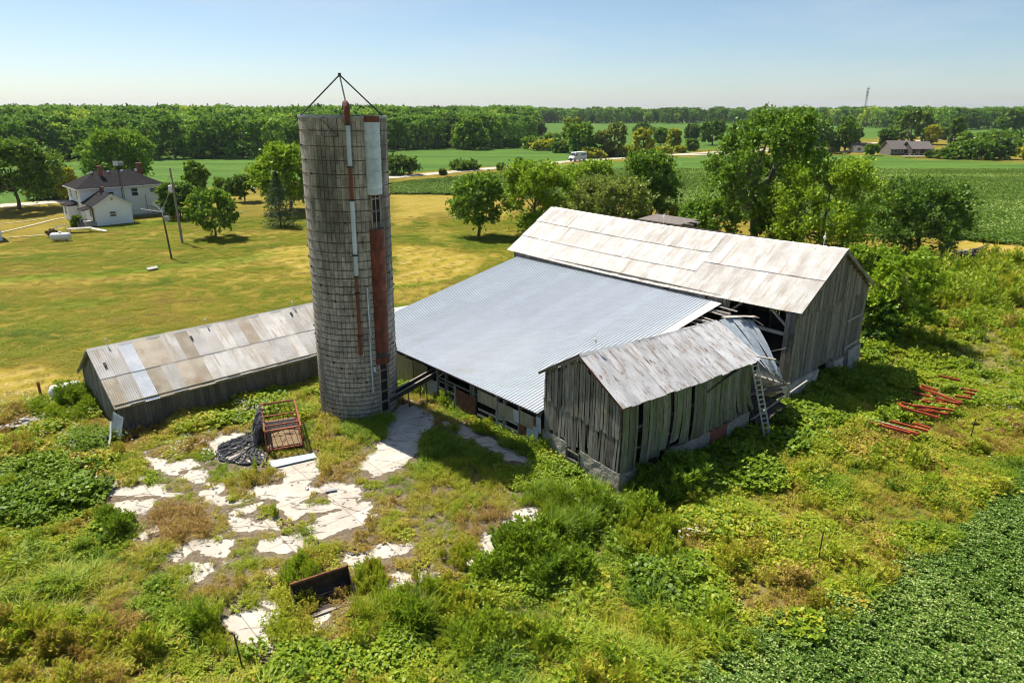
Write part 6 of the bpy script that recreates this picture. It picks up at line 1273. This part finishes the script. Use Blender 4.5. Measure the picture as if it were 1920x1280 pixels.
# ---------------------------------------------------------------- weeds, grasses, soybeans
def tuft(seed, n, h, spread, bend, w):
    r = np.random.default_rng(seed); a = r.uniform(0, 6.283, n); rr = spread * np.sqrt(r.random(n)); b = np.stack([np.cos(a) * rr, np.sin(a) * rr, np.full(n, -.03)], 1); a2 = a + r.normal(size=n) * .8; d = np.stack([np.cos(a2), np.sin(a2), np.zeros(n)], 1); hh = h * r.uniform(.55, 1.15, n)[:, None]; bd = bend * r.uniform(.4, 1.4, n)[:, None]
    z = np.array([0, 0, 1.]); p1 = b + d * bd * hh * .3 + z * hh * .62; p2 = b + d * bd * hh + z * hh * (1 - .25 * bd); s = np.stack([-np.sin(a2), np.cos(a2), np.zeros(n)], 1) * w
    return np.concatenate([np.stack([b - s, b + s, p1 + s * .8, p1 - s * .8], 1), np.stack([p1 - s * .8, p1 + s * .8, p2 + s * .12, p2 - s * .12], 1)])
def leafy(seed, nst, h, spread, npl, ls, wid=.42, up=.35, z0=.1, upb=2.0, pw=1.0):
    r = np.random.default_rng(seed); a = r.uniform(0, 6.283, nst); rr = spread * np.sqrt(r.random(nst)); base = np.stack([np.cos(a) * rr, np.sin(a) * rr, np.zeros(nst)], 1); tip = base * 1.35 + np.stack([r.normal(size=nst) * .06, r.normal(size=nst) * .06, h * r.uniform(.65, 1.1, nst) * (1 - .35 * (rr / spread) ** 2)], 1)
    s = (z0 + (1 - z0) * r.random((nst, npl)) ** pw)[..., None]; P = (base[:, None] * (1 - s) + tip[:, None] * s).reshape(-1, 3); aa = r.uniform(0, 6.283, len(P)); A = np.stack([np.cos(aa), np.sin(aa), np.full(len(P), up)], 1); L = ls * r.uniform(.6, 1.3, len(P)); P = P + A * (L * .5)[:, None]
    return leafq(r, P, A, L, upb, wid, .08)
def plume(seed, nst, h, spread, npl, ls):
    return leafy(seed, nst, h, spread, npl, ls, .18, 1.1, .12, .9, .8)
def heads(seed, n, h, spread, r0):                                # flat flower heads on stalks
    r = np.random.default_rng(seed); a = r.uniform(0, 6.283, n); rr = spread * np.sqrt(r.random(n)); c = np.stack([np.cos(a) * rr, np.sin(a) * rr, h * r.uniform(.7, 1.1, n)], 1); q = []
    for i in range(n): q.append(leafq(r, c[i] + r.normal(size=(4, 3)) * r0 * .5 * np.array([1, 1, .2]), r.normal(size=(4, 3)) * np.array([1, 1, .1]), np.full(4, r0), 6, .45, 0))
    return np.concatenate(q)
W_ST = [(0, (0.0462, 0.102, 0.009)), (.22, (0.112, 0.198, 0.0126)), (.42, (0.224, 0.342, 0.0162)), (.6, (0.396, 0.468, 0.0234)), (.74, (0.528, 0.456, 0.045)), (.88, (0.528, 0.348, 0.099)), (1, (0.396, 0.228, 0.081))]
LM['grass'] = leafmat('meadow_grass_leaf', W_ST, .26, .5, .36, inst=True); LM['weed'] = leafmat('broad_weed_leaf', W_ST, .22, .5, .36, inst=True)
LM['soy'] = leafmat('soybean_leaf', [(0, (0.0351, 0.09, 0.009)), (.48, (0.0837, 0.18, 0.0162)), (.68, (0.155, 0.27, 0.0288)), (.77, (0.365, 0.48, 0.117)), (1, (0.486, 0.564, 0.18))], .8, .5, .32, inst=True)
LM['petal'] = leafmat('white_petal', [(0, (.55, .54, .45)), (1, (.8, .79, .72))], .6, .5, .2)
PR = [qmesh('grass_a', tuft(1, 46, .62, .34, .75, .016), LM['grass']), qmesh('grass_b', tuft(2, 40, .85, .30, .9, .015), LM['grass']), qmesh('grass_c', tuft(3, 54, .42, .42, 1.0, .017), LM['grass']),
      qmesh('weed_a', leafy(4, 12, .62, .42, 9, .15), LM['weed']), qmesh('weed_b', leafy(5, 10, .85, .36, 12, .13, .3), LM['weed']), qmesh('weed_c', leafy(6, 18, .45, .5, 11, .14, .48), LM['weed']),
      qmesh('plume_a', plume(7, 13, 1.15, .36, 28, .17), LM['weed']), qmesh('plume_b', plume(8, 10, 1.4, .30, 32, .17), LM['weed']),
      qmesh('stalk', np.concatenate([tuft(9, 26, 1.0, .34, .35, .010), leafy(10, 16, .95, .34, 10, .07, .4, .5, .55)]), LM['weed']),
      qmesh('reed', tuft(11, 34, 1.75, .4, .45, .026), LM['grass']), qmesh('fine_mound', leafy(12, 40, .7, .5, 12, .075, .3, .7), LM['weed']),
      qmesh('vine', leafy(13, 26, .6, .55, 11, .155, .5, .25, .3, 2.0), LM['weed'])]
K = dict(ga=0, gb=1, gc=2, wa=3, wb=4, wc=5, pa=6, pb=7, st=8, rd=9, fm=10, vn=11)
rr = np.random.default_rng(77)
def cand(n, x0, x1, y0, y1): return rr.uniform(x0, x1, n), rr.uniform(y0, y1, n)
A1 = cand(52000, -34, 46, 16.5, 48); A2 = cand(15000, 12, 75, 48, 105)
A3 = cand(5000, -50, -22, 36, 56)
wx = np.concatenate([A1[0], A2[0], A3[0]]); wy = np.concatenate([A1[1], A2[1], A3[1]])
u, v = topix(wx, wy); e1 = (fbm(wx, wy, 3, 41) - .5)
keep = inpoly(wx + e1 * 3, wy + (fbm(wx, wy, 3, 42) - .5) * 3, WEED_W) & (u > -90) & (u < 2010) & (v < 1350)
loc_in = lambda o, rz, x0, x1, y0, y1: ((lambda a, b: (a > x0) & (a < x1) & (b > y0) & (b < y1))((wx - o.x) * math.cos(rz) + (wy - o.y) * math.sin(rz), -(wx - o.x) * math.sin(rz) + (wy - o.y) * math.cos(rz)))
for o, rz, b in ((BO, BR, (-.1, BW + .2, -.1, BL)), (BO, BR, (-CD - .05, 0, CT0 - .2, CT1)), (SO, SR, (-.1, SW + .15, -.15, SL + 3.8)), (HO, HR, (-.1, HW + .1, -.1, HL)), (Vector((-14.14, 35.25, 0)), R(22), (.0, 2.0, 0, 4.05))): keep &= ~loc_in(o, rz, *b)
keep &= ~(inpoly(wx, wy, wp([(1690, 745), (1730, 715), (1800, 742), (1830, 725), (1838, 742), (1760, 790), (1745, 815), (1700, 818), (1618, 792), (1625, 778), (1680, 790)])) & (rr.random(len(wx)) < .93))
for pu, pv, pr1, pr2 in ((1762, 505, 34, 18), (1815, 481, 55, 16), (1895, 494, 48, 14), (1250, 860, 0, 0)): keep &= ((u - pu) / (pr1 + .1)) ** 2 + ((v - pv) / (pr2 + .1)) ** 2 > 1
keep &= np.hypot(wx - SI.x, wy - SI.y) > SRD + .1
bare = bare_mask(wx, wy, .3) | bare_mask(wx * 1.024, wy * 1.024, .3); pad = inpoly(wx, wy, PAD_W); keep &= ~bare
rj0 = rr.normal(size=len(wx)) * .9; soyn = inpoly(wx + e1 * 2.6 + rj0, wy + e1 * 2.6 + rj0, SOY_NEAR)
thin = pad & (rr.random(len(wx)) < .25); keep &= ~thin
wx, wy, u, v, pad, soyn = (a[keep] for a in (wx, wy, u, v, pad, soyn)); n = len(wx)
N1, N2, N3 = fbm(wx, wy, 5, 51), fbm(wx, wy, 2.2, 55), fbm(wx, wy, 9, 59); r1 = rr.random(n)
idx = np.where(r1 < .34, 0, np.where(r1 < .5, 1, np.where(r1 < .66, 2, 3)))
idx = np.where((N1 > .54) & (r1 < .75), np.where(rr.random(n) < .5, K['wc'], K['wa']), idx); idx = np.where((N2 > .62) & (r1 > .3), np.where(rr.random(n) < .5, K['wb'], K['pa']), idx)
idx = np.where((N3 < .40) & (r1 < .16), K['st'], idx)
tint = .50 + (N3 - .5) * .7 + (N2 - .5) * .6 + rr.normal(size=n) * .10; size = rr.uniform(.75, 1.25, n) * (.8 + .5 * N1)
tint += np.clip((900 - u) / 2200, -.12, .12) * .2
on = pad; idx = np.where(on & (rr.random(n) < .8), np.where(r1 < .6, 2, np.where(r1 < .8, K['fm'], K['ga'])), idx); size = np.where(on, size * .72, size); tint = np.where(on, .60 + (N2 - .5) * .9 + (N1 - .5) * .35, tint)
def zone(cx, cy, rx, ry, kinds, ti, sz, prob=.9, jag=.5):
    global idx, tint, size
    q = ((u - cx) / rx) ** 2 + ((v - cy) / ry) ** 2 < 1 + (N2 - .5) * 2 * jag; q &= rr.random(n) < prob
    idx = np.where(q, np.array([K[k] for k in kinds])[rr.integers(0, len(kinds), n)], idx); tint = np.where(q, ti + (N2 - .5) * .22 + rr.normal(size=n) * .04, tint); size = np.where(q, sz * rr.uniform(.8, 1.2, n), size)
zone(75, 925, 120, 58, ['vn', 'wc', 'vn'], .22, 1.35, .95); zone(170, 828, 48, 30, ['vn', 'wb'], .22, 1.3); zone(120, 765, 55, 30, ['vn', 'pa', 'wc'], .38, 1.25); zone(65, 840, 70, 26, ['wb', 'wa', 'st'], .5, 1.0)
zone(330, 990, 55, 42, ['fm', 'st', 'gb'], .80, 1.15); zone(300, 1080, 120, 60, ['gb', 'ga', 'fm'], .62, .9, .6); zone(225, 1150, 40, 50, ['st', 'fm'], .86, 1.1); zone(80, 1100, 170, 60, ['gb', 'ga', 'gb'], .55, 1.05, .7)
zone(285, 1140, 50, 50, ['wc', 'wb'], .28, 1.1); zone(235, 985, 40, 22, ['pa', 'wb'], .38, 1.0); zone(460, 830, 50, 30, ['wb', 'fm', 'st'], .62, .9, .5); zone(640, 815, 60, 35, ['st', 'wb', 'fm'], .66, 1.0, .8); zone(700, 812, 70, 26, ['wb', 'gb'], .34, 1.15)
zone(545, 1166, 42, 42, ['fm'], .58, 1.35, .98); zone(478, 868, 20, 20, ['pb', 'pa'], .38, .8); zone(522, 965, 16, 22, ['pb'], .45, .9); zone(600, 960, 60, 18, ['ga', 'fm'], .58, .7)
zone(870, 850, 120, 45, ['gb', 'wb', 'ga', 'fm'], .30, 1.15, .9); zone(900, 806, 22, 16, ['vn', 'wb', 'pa'], .46, 1.2); zone(950, 826, 26, 10, ['wb', 'wa'], .5, .9)  # low tint of the first zone darkens weeds where the silo shadow falls
zone(860, 930, 90, 60, ['fm', 'st', 'ga'], .56, 1.0, .8); zone(905, 985, 60, 30, ['st', 'fm'], .78, .9, .8); zone(1000, 895, 70, 35, ['vn', 'wb', 'ga'], .48, .9, .8); zone(1070, 905, 35, 22, ['vn', 'wc'], .42, .95)
zone(1060, 968, 95, 44, ['rd'], .30, .85, .85); zone(1110, 960, 60, 36, ['vn', 'pa'], .36, 1.25, .5); zone(1240, 905, 75, 40, ['vn', 'pa', 'wb'], .28, 1.5, .95); zone(1380, 870, 90, 60, ['vn', 'wc', 'wb'], .30, 1.5, .9); zone(1480, 800, 70, 70, ['vn', 'wc'], .34, 1.5, .9)  # low tint puts the barn's shade into the vine colour beside it
zone(1620, 760, 170, 60, ['vn', 'wc', 'wb'], .42, 1.35, .85); zone(1560, 700, 120, 60, ['vn', 'wb'], .32, 1.4, .8); zone(1710, 690, 120, 50, ['vn', 'wb', 'wa'], .44, 1.3, .85); zone(1780, 630, 150, 60, ['wb', 'pa', 'ga', 'vn'], .47, 1.2, .8); zone(1820, 545, 180, 40, ['pa', 'pa', 'pb', 'wb'], .50, 1.7, .85); zone(1760, 500, 150, 22, ['wb', 'gb', 'st'], .56, 1.3, .7)
zone(1640, 835, 90, 35, ['st', 'vn', 'wb'], .70, 1.2, .6); zone(1530, 870, 70, 30, ['vn', 'wb', 'st'], .55, 1.2, .7); zone(1220, 1010, 60, 50, ['pb', 'pa', 'wb'], .45, 1.3, .8); zone(1300, 1010, 30, 16, ['st', 'fm'], .72, 1.1)
zone(760, 1150, 90, 50, ['vn', 'pa', 'rd', 'gb'], .40, 1.05, .8); zone(570, 1090, 34, 28, ['pa', 'pb'], .42, .95, .98); zone(695, 1095, 30, 28, ['pb', 'pa'], .5, 1.0, .98); zone(820, 1120, 66, 36, ['pb', 'pa'], .5, 1.0, .95); zone(862, 1050, 34, 24, ['pb', 'pa'], .52, .95, .95); zone(405, 1190, 42, 36, ['pb', 'pa'], .44, 1.05, .95); zone(950, 1045, 40, 22, ['pa', 'vn'], .46, .9, .8)
zone(1000, 1060, 110, 50, ['vn', 'pa', 'wc'], .33, 1.3, .9); zone(930, 1110, 60, 30, ['vn', 'wb'], .36, 1.2, .8); zone(600, 1255, 320, 38, ['vn', 'wc', 'wb', 'wa'], .42, 1.0, .85); zone(880, 1190, 80, 50, ['pa', 'vn', 'ga'], .5, 1.0, .6); zone(1100, 1160, 90, 50, ['gb', 'ga', 'fm'], .60, .85, .8); zone(750, 1230, 60, 30, ['vn'], .40, 1.1)
zone(1480, 1080, 160, 70, ['ga', 'wa', 'gb', 'wb'], .52, .9, .6); zone(1420, 1120, 60, 26, ['st', 'ga'], .76, .85, .6); zone(1700, 930, 120, 60, ['gb', 'fm', 'st', 'ga'], .64, .95, .7); zone(1490, 960, 150, 50, ['ga', 'wb', 'wa'], .54, .95, .6); zone(1200, 1220, 160, 70, ['gb', 'gb', 'wa'], .50, .95, .6); zone(1850, 720, 110, 100, ['wa', 'wb', 'ga', 'vn'], .44, 1.05, .6)
k_ = soyn; nn = ~k_ & (rr.random(n) < np.where(v > 1000, .95, .9))
cl = fbm(wx, wy, 1.7, 91); cl = np.clip((cl - .36) / .34, 0, 1); cl = cl * cl * (3 - 2 * cl); size = size * np.where(pad, .8 + .35 * cl, .55 + .95 * cl); tint = tint + (.5 - cl) * .16
tint = tint + np.where((u > 1250) & (v < 1080), .02, 0) + np.where(u < 620, .05, .02)
tint = np.clip(tint + .06, .03, .97); size = size * np.clip(1 + (wy - 45) / 90, 1, 1.7) * np.where(pad, .58, .62)
s3 = np.stack([size * rr.uniform(.9, 1.2, n), size * rr.uniform(.9, 1.2, n), size * rr.uniform(.8, 1.15, n)], 1); rt = np.stack([rr.normal(size=n) * .1, rr.normal(size=n) * .1, rr.uniform(0, 6.28, n)], 1)
zz = np.where(pad, .05, -.04)
scatter('meadow_weeds', np.stack([wx, wy, zz], 1)[nn], rt[nn], s3[nn], idx[nn], tint[nn], PR, 'rank grass, vines and weeds covering the yard and field margin', 'weeds')
# soybeans: the corner of the near field plant by plant, the far right-hand field more thinly
SP = [qmesh('soy_a', leafy(31, 17, .62, .34, 12, .105, .46, .25, .3, 1.8, .6), LM['soy']), qmesh('soy_b', leafy(32, 16, .55, .34, 12, .115, .46, .2, .35, 1.8, .6), LM['soy']), qmesh('soy_c', leafy(33, 30, .7, 1.1, 9, .30, .46, .2, .3, 1.8, .6), LM['soy'])]
RG = lambda n_: rr.normal(size=n_) * .9
sx, sy = cand(26000, 2, 60, 15, 60); su, sv = topix(sx, sy); e2 = (fbm(sx, sy, 3, 41) - .5); rj = RG(len(sx)) * .9; k = inpoly(sx + e2 * 2.6 + rj, sy + e2 * 2.6 + rj, SOY_NEAR) & (su < 2010) & (sv < 1360); sx, sy = sx[k], sy[k]; m1 = len(sx)
bx, by = cand(60000, -45, 190, 96, 230); bu, bv = topix(bx, by); e3 = (fbm(bx, by, 6, 61) - .5); k = inpoly(bx + e3 * 3, by + e3 * 3, CROP_S) & (bu < 1990) & (bu > 735); bx, by = bx[k], by[k]; m2 = len(bx)
SX = np.concatenate([sx, bx]); SY = np.concatenate([sy, by]); n = len(SX); s = np.concatenate([rr.uniform(.6, .85, m1), rr.uniform(.7, 1.15, m2)])
scatter('soybean_plants', np.stack([SX, SY, np.full(n, -.05)], 1), np.stack([rr.normal(size=n) * .08, rr.normal(size=n) * .08, rr.uniform(0, 6.28, n)], 1), np.stack([s, s, s * np.concatenate([np.ones(m1), np.full(m2, .8)])], 1), np.concatenate([rr.integers(0, 2, m1), np.full(m2, 2)]), np.clip(np.concatenate([.60 + (fbm(sx, sy, 3, 71) - .5) * .35, .53 + (fbm(bx, by * 3, 30, 72) - .5) * .6]), .05, .9), SP, 'soybean crop in the near corner and the right-hand field', 'soybeans')
# white wild flowers
fx, fy = [], []
for cu, cv, ru, rv, nf in ((60, 800, 80, 60, 36), (415, 850, 60, 40, 40), (330, 860, 60, 30, 12), (470, 770, 50, 18, 24), (1300, 1010, 26, 10, 9), (250, 800, 30, 40, 15), (1850, 700, 90, 120, 50), (1750, 540, 120, 40, 25), (20, 770, 60, 40, 30)):
    for _ in range(nf): p = gp(cu + random.gauss(0, ru * .5), cv + random.gauss(0, rv * .5)); fx.append(p.x); fy.append(p.y)
fx, fy = np.array(fx), np.array(fy); k = ~bare_mask(fx, fy, .3); fx, fy = fx[k], fy[k]; n = len(fx)
scatter('wild_flowers', np.stack([fx, fy, np.zeros(n)], 1), np.stack([np.zeros(n), np.zeros(n), rr.uniform(0, 6.28, n)], 1), np.full((n, 3), 1.), np.zeros(n, int), np.full(n, .5), [qmesh('flower', heads(41, 4, .55, .35, .05), LM['petal'])], 'small white wild flowers dotted through the weeds', 'wild flowers')

# short grass of the lawn
lx, ly = cand(60000, -75, 40, 44, 128); lu, lv = topix(lx, ly); k = (lu > -60) & (lu < 1300) & ~inpoly(lx, ly, WEED_W) & ~inpoly(lx, ly, CROP_S) & (segdist(lx, ly, ROAD) > 5); lx, ly = lx[k], ly[k]; wx, wy = lx, ly
k = np.ones(len(lx), bool)
for o, rz, b in ((BO, BR, (-.1, BW + .2, -.1, BL)), (BO, BR, (-CD - .05, 0, CT0 - .2, CT1)), (HO, HR, (-.1, HW + .1, -.1, HL)), (FO, FR, (-2.2, fW + .2, -8, fL + .2))): k &= ~loc_in(o, rz, *b)
lx, ly = lx[k], ly[k]; n = len(lx); dv = np.zeros(n); lu_ = np.zeros(n)
jx_ = lx + (fbm(lx, ly, 6, 3) - .5) * 4.5; jy_ = ly + (fbm(lx, ly, 6, 8) - .5) * 4.5
for p, q in DRY: dv = np.maximum(dv, q * inpoly(jx_, jy_, p))
for p, q in LUSH: lu_ = np.maximum(lu_, q * inpoly(jx_, jy_, p))
ti = .60 + (fbm(lx * .3, ly, 5, 81) - .5) * .65 + (fbm(lx, ly, 2.5, 83) - .5) * .3 + rr.normal(size=n) * .05 + dv * .2 - lu_ * .14
sz = rr.uniform(.6, 1.2, n) * (1 - .3 * dv)
k = rr.random(n) < (.4 + .5 * vnoise(lx, ly, 1.5, 85)) * (1 - .75 * dv) * .75
scatter('lawn_grass', np.stack([lx, ly, np.full(n, -.05)], 1)[k], np.stack([np.zeros(n), np.zeros(n), rr.uniform(0, 6.28, n)], 1)[k], np.stack([sz, sz, sz * .55], 1)[k], np.zeros(k.sum(), int), np.clip(ti, .3, .88)[k], [qmesh('lawn_tuft', tuft(51, 30, .26, .55, 1.3, .03), leafmat('lawn_leaf', [(p, tuple(x * .7 for x in c)) for p, c in W_ST], .26, .5, .36, inst=True))], 'mown lawn grass between the house, the silo and the barn', 'grass')

# broken bits of concrete and stones lying about the yard
cx_, cy_ = cand(9000, -26, 2, 20, 44); k = inpoly(cx_, cy_, PAD_W) & (bare_mask(cx_, cy_, .5) != bare_mask(cx_ + .25, cy_ + .25, .5)); cx_, cy_ = cx_[k][:700], cy_[k][:700]; n = len(cx_); s_r = rr.uniform(.02, .09, n) * rr.choice([1, 1, 1.8], n)
scatter('concrete_rubble', np.stack([cx_, cy_, np.full(n, .06)], 1), np.stack([rr.normal(size=n) * .3, rr.normal(size=n) * .3, rr.uniform(0, 6.28, n)], 1), np.stack([s_r, s_r, s_r * .6], 1), rr.integers(0, 5, n), np.full(n, .5), rock_me, 'crumbs of broken concrete round the bare slabs', 'rubble')
# ---------------------------------------------------------------- summer haze: one box of air round the whole place
m = MB(); m.box(-6300, -1700, -1.3, 6300, 8900, 92)
t = NT('summer_haze'); pv = t.n('ShaderNodeVolumePrincipled'); pv.inputs['Color'].default_value = (.86, .92, 1.0, 1); pv.inputs['Density'].default_value = .00006; pv.inputs['Anisotropy'].default_value = .2
o = t.n('ShaderNodeOutputMaterial'); t.l(pv.outputs[0], o.inputs['Volume'])
put(m.build('haze', t.m), 'thin summer haze paling the far woods', 'haze', None, 'stuff')
